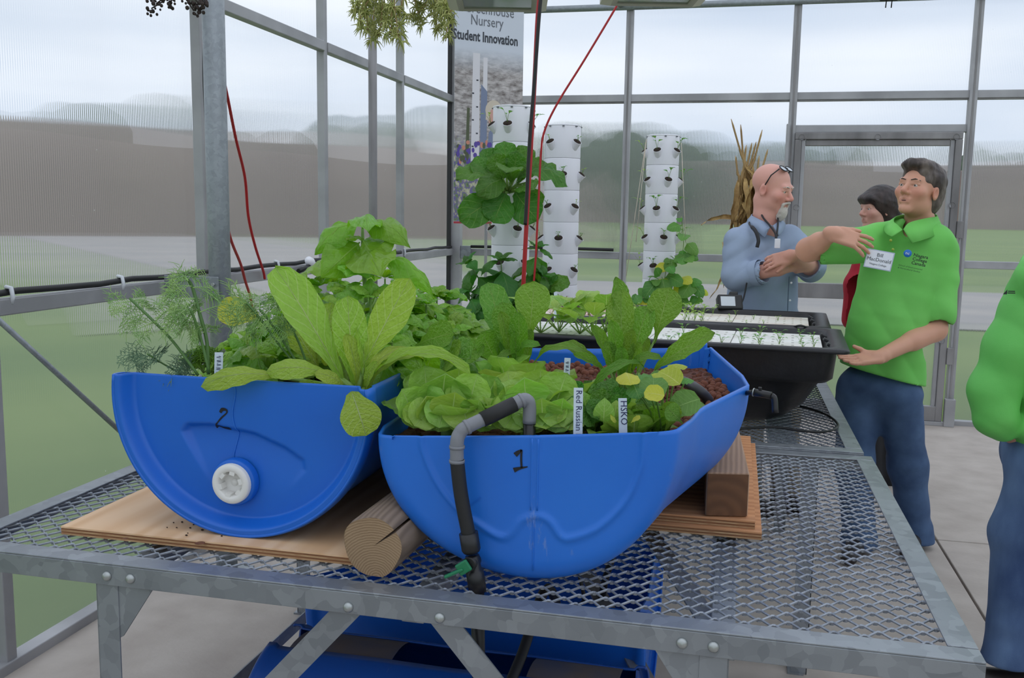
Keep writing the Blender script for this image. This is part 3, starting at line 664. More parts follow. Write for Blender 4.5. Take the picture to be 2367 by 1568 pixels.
D0 = A+Vector((0, 0, -.055)); D1 = atY(1085, 1245, F1-.035); D2 = atY(1103, 1357, F1-.03)
MB().tube(spline([D0, D0.lerp(D1, .45)+Vector((-.003, 0, 0)), D1], 8), pr+.0005, 14).build('hose', RUBBER, pp)
dd = (D2-D1).normalized()
MB().lathe([(.0, 0), (.019, .001), (.019, .034), (.016, .040), (.0, .041)], 18, D1-dd*.012, dd.to_track_quat('Z', 'Y').to_matrix()).build('coupling', BLACK, pp)
MB().lathe([(.0, 0), (.014, .001), (.014, .03), (.018, .032), (.018, .075), (.0, .077)], 18, D1+dd*.035, dd.to_track_quat('Z', 'Y').to_matrix()).build('coupling', BLACK, pp)
vb = D1+dd*.048
hv = MB().tube([vb+Vector((0, .012, 0)), vb+Vector((-.004, -.020, 0))], .014, 16).build('valve_body', BLACK, pp)
R_ = Matrix.Rotation(math.radians(-35), 3, 'Y')
MB().box(vb+Vector((-.012, -.026, -.004)), (.028, .007, .024), R_, .003).bar(vb+Vector((-.012, -.028, -.006)), vb+Vector((-.048, -.034, -.024)), .009, .006, bev=.002).build('valve_handle', GREENV, hv)
MB().tube([D2, D2+Vector((.006, .01, -.30))], pr, 12).build('drain_pipe', BLACK, pp)
# small irrigation tap at the flared corner
tp_ = thing('irrigation_tap', 'small black irrigation tap on the flared corner of barrel 1', 'tap', (2.27, 2.21, 1.08))
T0 = Vector((2.25, 2.21, 1.075)); T1 = atH(1742, 907, 2.1); T2 = atH(1783, 915, 2.08); T3 = atH(1792, 955, 2.07)
MB().tube([T0, T1], .006, 10).build('nipple', BLACK, tp_); MB().tube([T1, T2], .0085, 12).build('tap_body', BLACK, tp_)
MB().tube(spline([T2, T2+(T2-T1)*.18+Vector((0, 0, -.006)), T3], 4), .007, 10).build('outlet', BLACK, tp_)
MB().box(T1.lerp(T2, .35)+Vector((0, 0, .011)), (.008, .006, .007), None, .0015).build('tap_lever', BLACK, tp_)
MB().tube([T1-(T2-T1)*.03, T1+(T2-T1)*.03], .0095, 12).build('clamp_ring', BOLT, tp_)

# ================================================================== drums below the bench
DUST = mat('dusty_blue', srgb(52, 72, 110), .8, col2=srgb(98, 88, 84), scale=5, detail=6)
dr1 = thing('blue_drum', 'blue drum lying under the bench with a hole cut in its side', 'drum', (1.8, 1.95, 0))
R1 = .242; cy = 1.945; xa, xb = 1.20, 2.06; cz = R1
def drum(parent, xa, xb, cy, cz, R, a0, a1, m, chime=True, n=72):
    prof = [(0, .985), (.004, 1.0), (.022, 1.0), (.03, .97), (.06, .965), (.3, .975), (.5, .965), (.7, .975), (.94, .965), (.97, .97), (.978, 1.0), (.996, 1.0), (1, .985)]
    vs = []
    for t, k in prof:
        for i in range(n):
            a = a0+(a1-a0)*i/(n-1); vs.append((xa+(xb-xa)*t, cy+R*k*math.cos(a), cz+R*k*math.sin(a)))
    fs = [(j*n+i, j*n+i+1, (j+1)*n+i+1, (j+1)*n+i) for j in range(len(prof)-1) for i in range(n-1)]
    o = MB().add(vs, fs, True).build('shell', m, parent); solid(o, .005, 0)
    for x, s in ((xa+.02, 1), (xb-.02, -1)):
        k = 24; pts = [(x, cy, cz)]+[(x, cy+R*.97*math.cos(a0+(a1-a0)*i/k), cz+R*.97*math.sin(a0+(a1-a0)*i/k)) for i in range(k+1)]
        fs = [(0, i+1, i+2) if s < 0 else (0, i+2, i+1) for i in range(k)]
        solid(MB().add(pts, fs).build('end', m, parent), .004, 0)
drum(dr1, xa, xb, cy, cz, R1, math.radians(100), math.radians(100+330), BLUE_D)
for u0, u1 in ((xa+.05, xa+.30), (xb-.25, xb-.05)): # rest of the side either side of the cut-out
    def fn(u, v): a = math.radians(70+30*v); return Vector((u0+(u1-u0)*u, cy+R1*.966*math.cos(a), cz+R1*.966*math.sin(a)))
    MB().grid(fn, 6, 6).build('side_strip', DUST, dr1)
dr2 = thing('blue_drum', 'open blue half drum sump standing behind the lying drum', 'drum', (1.65, 2.5, 0))
drum(dr2, 1.10, 2.035, 2.60, .40, .30, math.radians(165), math.radians(165+210), BLUE)
for xx in (1.3, 1.8): MB().span((xx, 2.4, 0), (xx+.1, 2.76, .105)).build('support_block', TIM, dr2)
for nm, lb, pts, r in (('drain_hose', 'ribbed black hose running from the bench down to the drum', [(1.776, 1.80, .45), (1.79, 1.95, .50), (1.80, 2.2, .56), (1.81, 2.45, .30)], .012),
                   ('pump_cable', 'thin twisted black cable hanging under the bench', [(1.86, 2.28, .735), (1.855, 2.3, .60), (1.875, 2.3, .5), (1.84, 2.40, .42), (1.88, 2.5, .25)], .005),
                   ('pump_hose', 'black hose with a pale streak hanging into the sump', [(1.94, 2.4, .735), (1.935, 2.42, .6), (1.90, 2.48, .45), (1.88, 2.55, .22)], .010)):
    pass
    tag(MB().tube(spline(pts, 6), r, 10).build(nm, RUBBER, None, pts[0]), lb, 'hose' if 'hose' in nm else 'cable')

rr = random.Random(8)
for u, v in [(388, 1218), (400, 1212), (418, 1210), (440, 1222), (436, 1232), (410, 1224), (448, 1212), (470, 1228), (515, 1240), (430, 1240)]:
    p = atZ(u+rr.uniform(-3, 3), v+rr.uniform(-3, 3), BZ+.0195); m = MB().sphere(p+Vector((0, 0, .0012)), rr.uniform(.0012, .0026), 7, 5, (1.4, 1, .8))
    tag(m.build('soil_crumb', CRUMB, None, p), 'tiny dark soil crumb on the pale plywood board', 'crumb', 'soil crumbs on the pale plywood')
# ================================================================== black growing tanks with white rafts
TANKM = mat('black_tank_plastic', srgb(22, 22, 24), .45, col2=srgb(32, 32, 35), scale=14, detail=5, bump=.08, bscale=80)
WATER = mat('tank_water', (.01, .012, .014), .08)
TY = -.055
def rrect(cx, cy, hx, hy, r, z, ang, n=6):
    out = []
    for sx, sy, a0 in ((1, 1, 0), (-1, 1, 90), (-1, -1, 180), (1, -1, 270)):
        for k in range(n+1):
            a = math.radians(a0+90*k/n); x = sx*(hx-r)+r*math.cos(a); y = sy*(hy-r)+r*math.sin(a)
            out.append(Vector((cx+x*math.cos(ang)-y*math.sin(ang), cy+x*math.sin(ang)+y*math.cos(ang), z)))
    return out
def loft(rings, closed_first=False, closed_last=False):
    n = len(rings[0]); m = MB(); m.add([p for r in rings for p in r], [(j*n+i, j*n+(i+1) % n, (j+1)*n+(i+1) % n, (j+1)*n+i) for j in range(len(rings)-1) for i in range(n)], True)
    if closed_last: b = (len(rings)-1)*n; m.f.append(tuple(b+i for i in range(n))); m.sm.append(False)
    if closed_first: m.f.append(tuple(reversed(range(n)))); m.sm.append(False)
    return m
TX, TH = 1.945, .662   # centre x, half length
def tank(name, label, cy, hy):
    zr = 1.052; t = thing(name, label, 'tank', (TX, cy, .76), 'black growing tanks on the rear bench')
    R = lambda ins, z, r: rrect(TX, cy, TH-ins, hy-ins*.8, r, z, TY)
    body = loft([R(.036, zr-.008, .05), R(.045, .945, .055), R(.062, .930, .06), R(.085, .925, .07), R(.13, .84, .09), R(.19, .782, .1), R(.23, .7615, .1)], closed_last=True).build('body', TANKM, t); flipfix(body)
    flg = loft([R(.05, zr-.012, .05), R(.0, zr-.014, .035), R(-.002, zr-.008, .035), R(.002, zr, .035), R(.042, zr+.002, .05), R(.056, zr-.004, .055), R(.072, 1.005, .06), R(.075, .95, .06)]).build('rim', TANKM, t); flipfix(flg)
    c, s = math.cos(TY), math.sin(TY)
    for k in range(3): # stiffening ribs on the right flange
        yy = cy-hy*.5+k*hy*.42; xx = TX+TH-.05
        MB().box((xx, yy, zr-.016), (.055, .03, .012), Matrix.Rotation(math.radians(28), 3, 'Y'), .004).build('rib', TANKM, t)
    w = R(.06, 1.0, .06); MB().add(w, [tuple(range(len(w)))]).build('water', WATER, t)
    return t
tank('growing_tank', 'black plastic tank with white rafts right behind blue barrel 1', 3.556, .318)
tank('growing_tank', 'second black plastic tank with stained rafts beside the man in grey', 4.196, .318)
FOAM = mat('white_foam', srgb(238, 238, 234), .7, col2=srgb(224, 222, 214), scale=6)
FOAM_R = mat('stained_foam_red', srgb(236, 224, 212), .75, col2=srgb(206, 160, 134), scale=9, detail=5, ramp=(.42, .7), stretch=(1, 2.2, 1))
FOAM_B = mat('stained_foam_brown', srgb(234, 230, 218), .75, col2=srgb(206, 186, 166), scale=5, detail=6, ramp=(.5, .75))
def raft(label, x0, x1, y0, y1, z, m, group, cx, cy, nx=None, ny=7):
    """foam board with rows of sunken planting slots"""
    nx = nx or max(3, int((x1-x0)/.034)); c, s = math.cos(TY), math.sin(TY); mb = MB()
    def tr(x, y, zz): return (cx+x*c-y*s, cy+x*s+y*c, zz)
    xs_, ys_ = [], []
    for i in range(nx): w = (x1-x0)/nx; xs_ += [x0+i*w, x0+i*w+w*.25]
    xs_.append(x1)
    for j in range(ny): w = (y1-y0)/ny; ys_ += [y0+j*w, y0+j*w+w*.36]
    ys_.append(y1)
    for i in range(len(xs_)-1):
        for j in range(len(ys_)-1):
            a, b, d, e = xs_[i], xs_[i+1], ys_[j], ys_[j+1]; hole = (i % 2 == 0) and (j % 2 == 0) and 0 < i and 0 < j
            zz = z-.012 if hole else z
            mb.add([tr(a, d, zz), tr(b, d, zz), tr(b, e, zz), tr(a, e, zz)], [(0, 1, 2, 3)])
            if hole:
                for p, q in (((a, d), (b, d)), ((b, d), (b, e)), ((b, e), (a, e)), ((a, e), (a, d))):
                    mb.add([tr(*p, z-.012), tr(*p, z), tr(*q, z), tr(*q, z-.012)], [(0, 1, 2, 3)])
    P = [(x0, y0), (x1, y0), (x1, y1), (x0, y1)]
    for k in range(4):
        p, q = P[k], P[(k+1) % 4]; mb.add([tr(*p, z-.03), tr(*q, z-.03), tr(*q, z), tr(*p, z)], [(0, 1, 2, 3)])
    mb.add([tr(*p, z-.03) for p in P][::-1], [(0, 1, 2, 3)])
    o = mb.build('foam_raft', m, None, tr((x0+x1)/2, (y0+y1)/2, z-.03)); return tag(o, label, 'raft', group)
RZ = 1.032; ex = TH-.078; ey = .318-.066
seam = [-ex, -.30, -.02, .27, ex]
fm = [FOAM, FOAM, FOAM, FOAM]
lbF = ['white foam raft under the leafy chard in the front tank', 'white foam raft behind the tall sorrel in the front tank', 'clean white foam raft in the front tank beside the chard rafts', 'white foam raft with paired seedlings at the open end of the front tank']
lbB = ['red-stained foam raft holding dark red beet seedlings', 'lightly stained foam raft with yellowish seedlings beside the beets', 'brown-stained foam raft with a row of green seedlings', 'foam raft at the door end of the second tank with a loop of cable']
for k in range(4):
    raft(lbF[k], seam[k]+.002, seam[k+1]-.002, -ey, ey, RZ, FOAM, 'white rafts in the tanks', TX, 3.556)
    raft(lbB[k], seam[k]+.002, seam[k+1]-.002, -ey, ey, RZ, [FOAM_R, FOAM_R, FOAM_B, FOAM_B][k], 'white rafts in the tanks', TX, 4.196)

# ================================================================== steel posts
def post(label, x, y, r, m, z1=3.0, name='steel_post'):
    t = thing(name, label, 'post', (x, y, 0), 'galvanised posts by the side wall')
    MB().tube([(x, y, .012), (x, y, z1)], r, 28).build('pipe', m, t); bevel(MB().span((x-.08, y-.08, 0), (x+.08, y+.08, .012)).build('base_plate', m, t), .003)
    return t
p1 = post('thick galvanised pipe post standing by the side wall', .25, 3.345, .042, GALV_D)
bevel(MB().span((.04, 3.29, 1.13), (.275, 3.296, 1.215)).build('bracket', GALV, p1), .002); MB().tube([(.255, 3.28, 1.185), (.255, 3.297, 1.185)], .007, 10).build('bracket_bolt', BOLT, p1)
p2 = post('thin dark post along the side wall nearer the corner', .12, 5.29, .025, DARK_ALU)

# ================================================================== cables along the wall and from the lights
CABLE = mat('black_cable', (.012, .012, .012), .5); REDC = mat('red_cable', srgb(176, 28, 34), .45)
wc = thing('wall_cable', 'black cable clipped along the lower rail of the side wall', 'cable', (.02, 4, 1.2))
pts = [(.012+.004*math.sin(k*1.7), y, ZL+.042+.004*math.sin(k*2.3)) for k, y in enumerate(np.linspace(-2.3, 7.2, 50))]
MB().tube(pts, .011, 10).build('sheath', CABLE, wc)
CLIPM = mat('clear_clip', srgb(214, 218, 222), .3)
for y in (2.5, 3.05, 4.27, 5.4, 6.1): MB().tube([(.024, y, ZL+.01), (.031, y, ZL+.03), (.026, y, ZL+.058), (.006, y, ZL+.06)], .007, 8).build('clip', CLIPM, wc)
wc2 = tag(MB().tube([(.17, 7.24, ZL+.045), (.8, 7.255, ZL+.05), (1.3, 7.25, ZL+.045)], .012, 10).build('wall_cable', CABLE, None, (.8, 7.25, ZL)), 'black cable on the end wall rail behind the towers', 'cable')
def cable(label, pts, r, m, name='red_cable', n=8):
    return tag(MB().tube(spline(pts, n), r, 8).build(name, m, None, pts[0]), label, 'cable')
cable('red cable running down beside the thick post to the rail', [atX(u, v, x) for u, v, x in [(469, -15, .19), (470, 40, .19), (470, 130, .19)]], .004, REDC)
cable('black cable pressed against the thick steel post', [atX(u, v, x) for u, v, x in [(474, -15, .20), (471, 150, .20), (474, 240, .205), (479, 330, .21)]], .006, CABLE, 'black_cable')
cable('longer slack red cable hanging behind the thick post', [atX(u, v, x) for u, v, x in [(514, 170, .25), (526, 225, .22), (545, 320, .16), (566, 410, .12), (574, 500, .09), (590, 570, .07), (608, 625, .05), (612, 645, .045)]], .0062, REDC)
cable('shorter red cable sagging below the wall rail', [atX(u, v, x) for u, v, x in [(518, 490, .25), (534, 555, .2), (556, 610, .14), (567, 650, .10), (579, 690, .06), (585, 740, .045)]], .0062, REDC)
cable('thick red cable dropping from the grow light into barrel 1', [atH(u, v, 2.62) for u, v in [(1251, -40), (1243, 40), (1236, 180), (1228, 330), (1219, 480), (1210, 655), (1206, 740), (1200, 860)]], .0062, REDC)
cable('black cable taped along the upper thick red cable', [atH(u, v, 2.612) for u, v in [(1254, -40), (1246, 40), (1236, 180), (1224, 330), (1217, 470), (1214, 520)]], .005, CABLE, 'black_cable')
cable('thin red cable slanting from the farther grow light behind the towers', [atH(u, v, 4.75) for u, v in [(1440, -15), (1419, 25), (1350, 140), (1288, 240), (1258, 305), (1250, 360), (1246, 440), (1242, 520), (1238, 600), (1232, 680), (1228, 760)]], .0055, REDC)
cable('black cable looped on the rear bench beside the tank', [atZ(u, v, .768) for u, v in [(1660, 996), (1720, 991), (1790, 988), (1850, 996), (1900, 999), (1930, 992), (1936, 980), (1915, 962), (1880, 948), (1850, 940)]], .0045, CABLE, 'black_cable')
cable('short black cable arching over the far end of the raft', [atZ(1832, 758, 1.036), atZ(1838, 755, 1.055), atZ(1850, 753, 1.062), atZ(1862, 756, 1.056), atZ(1870, 761, 1.036)], .004, CABLE, 'black_cable')
# small fittings on the wall rail
ft = thing('pipe_fitting', 'white plastic pipe elbow above the wall rail behind the basil', 'fitting', atX(735, 610, .05))
MB().tube([atX(690, 627, .06), atX(722, 612, .06)], .012, 10).build('pipe_end', BLACK, ft)
MB().lathe([(.0, 0), (.02, .002), (.026, .03), (.02, .055), (.0, .06)], 14, atX(722, 612, .06), Matrix.Rotation(math.radians(60), 3, 'X')).build('elbow', WHITE, ft)
MB().box(atX(706, 622, .05), (.02, .06, .03), None, .004).build('junction_box', GREYP, ft)

# ================================================================== grow lights
HOUS = mat('cream_lamp_housing', srgb(206, 202, 190), .5); LENS = mat('lamp_glass', srgb(120, 132, 120), .12, .0, spec=.9); GASKET = mat('lamp_gasket', srgb(170, 168, 158), .5)
def grow_light(label, u0, u1, v, hd, z, dep=.42, ht=.17):
    a = atH(u0, v, hd); b = atH(u1, v, hd); c = (a+b)/2; w = (b-a).length; ax = (b-a).normalized(); ax.z = 0; ay = Vector((-ax.y, ax.x, 0)); z = c.z
    t = thing('grow_light', label, 'light', (c.x, c.y, z), 'overhead grow lights'); O = Vector((c.x, c.y, z))-ay*dep/2
    Rm = Matrix((ax, ay, Vector((0, 0, 1)))).transposed()
    def ring(hx, hy, zz): return [O+Rm @ Vector((sx*hx, sy*hy, zz)) for sx, sy in ((-1, -1), (1, -1), (1, 1), (-1, 1))]
    o = loft([ring(w/2-.035, dep/2-.035, .0), ring(w/2, dep/2, .012), ring(w/2, dep/2, .05), ring(w/2-.02, dep/2-.02, ht), ring(w/2-.06, dep/2-.06, ht+.03)], False, True).build('housing', HOUS, t)
    for p in o.data.polygons: p.use_smooth = False
    flipfix(o)
    fr_ = loft([ring(w/2-.035, dep/2-.035, .0), ring(w/2-.055, dep/2-.055, .004), ring(w/2-.055, dep/2-.055, .012)]).build('lens_frame', GASKET, t)
    MB().add(ring(w/2-.055, dep/2-.055, .008)[::-1], [(0, 1, 2, 3)]).build('lens', LENS, t)
    for k in range(6):
        for j in range(3):
            MB().box(O+Rm @ Vector((w/2-.004-.0035*j*1.3, -dep/2+.1+k*.022, .065+j*.028)), (.004, .012, .016), Rm).build('vent_slot', BLACK, t)
    for sx in (-1, 1):
        MB().tube([O+Rm @ Vector((sx*w*.3, 0, ht+.03)), O+Rm @ Vector((sx*w*.3, 0, ht+1.1))], .003, 6).build('hanger', BOLT, t)
    return t
grow_light('cream grow light fixture hanging in front of the banner', 1040, 1262, 32, 3.55, 2.2)
grow_light('cream grow light fixture hanging between the banner and the door', 1386, 1618, 20, 3.5, 2.2)

# ================================================================== printed banner
bA, bB = atH(1048, 517, 5.9), atH(1203, 517, 6.15)
bx = (bB-bA); bx.z = 0; BWD = bx.length; bx.normalize(); bn = Vector((bx.y, -bx.x, 0))   # towards the viewer
BZ0, BZ1 = atH(1092, 517, 5.97).z, 2.98
bO = Vector((bA.x, bA.y, BZ0))
ban = thing('retractable_banner', 'tall printed banner with grey heading and nursery photo print', 'banner', (bO.x+bx.x*BWD/2, bO.y+bx.y*BWD/2, 0))
def bp(x, z, off=0): return bO+bx*(x*BWD)+Vector((0, 0, (z)*(BZ1-BZ0)))+bn*off
BMAT = Matrix((bx, Vector((0, 0, 1)), bn)).transposed().to_4x4()
SHEET = mat('banner_sheet', srgb(206, 212, 222), .6); TXT = mat('banner_text', srgb(58, 62, 70), .6); TXT2 = mat('banner_text_light', srgb(104, 108, 116), .6)
def photo_mat():
    m = bpy.data.materials.new('banner_print'); m.use_nodes = True; t = m.node_tree; b = t.nodes['Principled BSDF']; l = t.links.new
    uv = N(t, 'ShaderNodeUVMap'); mp = N(t, 'ShaderNodeMapping'); mp.inputs['Scale'].default_value = (6, 34, 1); l(uv.outputs[0], mp.inputs[0])
    n = N(t, 'ShaderNodeTexNoise', Scale=1.0, Detail=6, Roughness=.7); l(mp.outputs[0], n.inputs['Vector'])
    r = N(t, 'ShaderNodeValToRGB'); e = r.color_ramp.elements; e[0].position = .35; e[0].color = (*srgb(104, 96, 92), 1); e[1].position = .65; e[1].color = (*srgb(206, 200, 198), 1); l(n.outputs['Fac'], r.inputs['Fac'])
    mp2 = N(t, 'ShaderNodeMapping'); mp2.inputs['Scale'].default_value = (16, 26, 1); l(uv.outputs[0], mp2.inputs[0]); n2 = N(t, 'ShaderNodeTexNoise', Scale=1.0, Detail=5); l(mp2.outputs[0], n2.inputs['Vector'])
    r2 = N(t, 'ShaderNodeValToRGB'); e = r2.color_ramp.elements; e[0].position = .3; e[0].color = (*srgb(70, 92, 60), 1); e[1].position = .72; e[1].color = (*srgb(214, 214, 190), 1)
    for p, c in ((.42, (122, 142, 98)), (.5, (104, 88, 160)), (.56, (170, 170, 140))): k = e.new(p); k.color = (*srgb(*c), 1)
    l(n2.outputs['Fac'], r2.inputs['Fac'])
    sp = N(t, 'ShaderNodeSeparateXYZ'); l(uv.outputs[0], sp.inputs[0])
    f = N(t, 'ShaderNodeMapRange'); f.inputs['From Min'].default_value = .52; f.inputs['From Max'].default_value = .36; l(sp.outputs['Y'], f.inputs['Value'])
    mx = N(t, 'ShaderNodeMix', data_type='RGBA'); l(f.outputs[0], mx.inputs[0]); l(r.outputs['Color'], mx.inputs[6]); l(r2.outputs['Color'], mx.inputs[7])
    g = N(t, 'ShaderNodeMapRange'); g.inputs['From Min'].default_value = .86; g.inputs['From Max'].default_value = 1.0; l(sp.outputs['Y'], g.inputs['Value'])
    mx2 = N(t, 'ShaderNodeMix', data_type='RGBA'); mx2.inputs[7].default_value = (*srgb(206, 212, 222), 1); l(g.outputs[0], mx2.inputs[0]); l(mx.outputs[2], mx2.inputs[6]); l(mx2.outputs[2], b.inputs['Base Color'])
    b.inputs['Roughness'].default_value = .6; return m
MB().prism([bp(0, 0), bp(1, 0), bp(1, 1), bp(0, 1)], (0, 0, 0), -bn*.002).build('sheet', SHEET, ban)
zp = (atH(1120, 112, 6.0).z-BZ0)/(BZ1-BZ0)
mb = MB().add([bp(.0, .01, .0006), bp(1, .01, .0006), bp(1, zp, .0006), bp(0, zp, .0006)], [(0, 1, 2, 3)]); mb.uv = [(0, 0), (1, 0), (1, 1), (0, 1)]
mb.build('photo_print', photo_mat(), ban)
def flat(name, pts, m, off): MB().add([bp(x, z*zp, off) for x, z in pts], [tuple(range(len(pts)))]).build(name, m, ban)
PW = mat('print_white', srgb(220, 218, 222), .6); PB = mat('print_blue_grey', srgb(122, 134, 160), .6); PSK = mat('print_skin', srgb(206, 160, 146), .6); PH = mat('print_blond', srgb(208, 196, 178), .6); PP = mat('print_purple', srgb(92, 74, 158), .6); PO = mat('print_coral', srgb(206, 140, 118), .6); PR = mat('print_red', srgb(176, 60, 70), .6); PG = mat('print_dark_green', srgb(84, 92, 66), .6)
flat('printed_tower', [(.24, .36), (.36, .36), (.36, .97), (.26, .97)], PW, .0010); flat('printed_tower', [(.40, .5), (.47, .5), (.47, .95), (.41, .95)], PW, .0010)
for k in range(6): flat('printed_port', [(.25+.06*(k % 2), .44+k*.075), (.28+.06*(k % 2), .44+k*.075), (.28+.06*(k % 2), .448+k*.075), (.25+.06*(k % 2), .448+k*.075)], TXT, .0014)
flat('printed_jacket', [(.37, .38), (.47, .38), (.47, .76), (.38, .8)], PB, .0011)
def ell(cx, cz, rx, rz, n=18): return [(cx+rx*math.cos(6.283*k/n), cz+rz*math.sin(6.283*k/n)) for k in range(n)]
flat('printed_hair', ell(.57, .655, .125, .06), PH, .0012); flat('printed_face', ell(.565, .61, .075, .055), PSK, .0014); flat('printed_hair', [(.45, .6), (.5, .6), (.53, .68), (.5, .7), (.46, .68)], PH, .0016)
flat('printed_jacket', [(.47, .34), (.68, .34), (.66, .54), (.58, .565), (.5, .53)], PB, .0013)
flat('printed_stem', [(.16, .36), (.21, .36), (.22, .66), (.18, .66)], PG, .0012)
rr = random.Random(3)
for k in range(46): x, z = .04+rr.random()*.5, .34+rr.random()*.13; flat('printed_flower', ell(x, z, .018+.012*rr.random(), .008+.012*rr.random(), 7), rr.choice([PP, PP, PP, PO, PG]), .0016+.00002*k)
flat('printed_rim', [(0, .0), (1, .0), (1, .012), (0, .012)], PR, .0018)
def txt(s, u0, v0, u1, v1, size, m, bold=0, sx=1.0):
    p = atH((u0+u1)/2, (v0+v1)/2, 6.02); xx = ((p-bO).dot(bx))
    M = Matrix.Translation(bO+bx*xx+Vector((0, 0, p.z-BZ0))+bn*.0012) @ BMAT
    return text_mesh('lettering', s, size, m, ban, M, .0002, 'CENTER', bold, sx)
txt('Student Innovation', 1050, 88, 1193, 108, .083, TXT, .0022, .72)
txt('Nursery', 1092, 57, 1157, 66, .088, TXT2, 0, .78)
txt('Greenhouse', 1072, 28, 1192, 40, .088, TXT2, 0, .80)
MB().span((bO.x-.02, bO.y-.1, 0), (bO.x+BWD+.02, bO.y+.12, .06)).build('base', ALU, ban); MB().tube([bp(.5, 0, -.02)-Vector((0, 0, BZ0-.05)), bp(.5, 1, -.02)], .01, 8).build('support_pole', ALU, ban)

# ================================================================== white growing towers
TOWM = mat('white_tower_plastic', srgb(236, 236, 242), .4); SOIL = mat('potting_soil', srgb(34, 26, 20), .95, col2=srgb(58, 44, 34), scale=120, detail=3)
TOWERS = {}
def tower(label, x, y, ztop, nsec, faces, skip=(), r=.104, hs=.183, lean=(0, 0)):
    t = thing('growing_tower', label, 'tower', (x, y, 0), 'white growing towers'); ports = []
    zb = ztop-nsec*hs
    MB().lathe([(.0, .0), (.19, .0), (.215, .04), (.22, .3), (.19, zb-.03), (.12, zb), (.0, zb)], 32, (x, y, 0)).build('reservoir', TOWM, t)
    for k in range(nsec):
        z0 = ztop-(k+1)*hs
        MB().lathe([(r*.99, z0+.001), (r, z0+.006), (r, z0+hs-.006), (r*.985, z0+hs-.001), (r*.97, z0+hs)], 36, (x, y, 0)).build('section', TOWM, t)
    MB().lathe([(r*.985, ztop-.002), (r*1.005, ztop), (r*1.005, ztop+.006), (r*.93, ztop+.008), (.0, ztop+.004)], 36, (x, y, 0)).build('lid', TOWM, t)
    for k in range(8):
        a = k*math.pi/4+.2; MB().box((x+r*1.004*math.cos(a), y+r*1.004*math.sin(a), ztop-.004), (.012, .012, .006), Matrix.Rotation(a, 3, 'Z')).build('lid_tab', TXT2, t)
    f0 = math.atan2(CAM.y-y, CAM.x-x)
    for k, offs in faces.items():
        z = ztop-(k+.62)*hs
        for az in offs:
            a = f0+math.radians(az); d = Vector((math.cos(a), math.sin(a), 0)); ax = (d*.62+Vector((0, 0, .78))).normalized(); c = Vector((x, y, z))+d*(r-.004)
            Rm = ax.to_track_quat('Z', 'Y').to_matrix()
            cup = MB().lathe([(.016, -.035), (.021, -.02), (.026, .028), (.0275, .031), (.025, .031), (.024, .024)], 18, c, Rm).build('cup', TOWM, t)
            MB().lathe([(.025, .022), (.0245, .031), (.014, .037), (.0, .038)], 12, c, Rm).build('soil_plug', SOIL, cup)
            ports.append((k, az, c+ax*.036, ax, d))
    TOWERS[label] = ports; return ports
# azimuth 0 looks at the viewer, + is to the right in the picture
PT1 = tower('tallest white growing tower with the big cabbage, beside the banner', 1.010, 5.058, 2.036, 8, {0: (-12, 62, -68), 1: (35,), 2: (-20, 40), 3: (-62, 18, 80), 4: (-28, 42), 5: (-60, 15, 70)})
PT2 = tower('middle white growing tower with small soil cups', 1.205, 5.514, 1.978, 8, {0: (-38, 44), 1: (2, 72, -88), 2: (-42, 42), 3: (-6, 68, -80), 4: (-36, 44), 5: (0, 76), 6: (-40, 40)})
PT3 = tower('farthest white growing tower with climbing vines on strings', 1.726, 6.253, 1.979, 8, {0: (-18, 48, -80), 1: (20, 88, -52), 2: (-14, 52, -84), 3: (12, 80, -56), 4: (-18, 46, -84), 5: (18, -60), 6: (-10, 50)})
for k, (u0, v0, u1, v1) in enumerate([(1494, 322, 1447, 640), (1494, 322, 1470, 560), (1575, 330, 1585, 560)]):
    tag(MB().tube([atH(u0, v0, 6.1), atH(u1, v1, 6.0)], .0022, 5).build('string', PH, None, atH(u0, v0, 6.1)), ['long pale string slanting left from the farthest tower', 'shorter pale string beside the long one on the farthest tower', 'pale string down the right side of the farthest tower'][k], 'string', 'strings on the farthest tower')
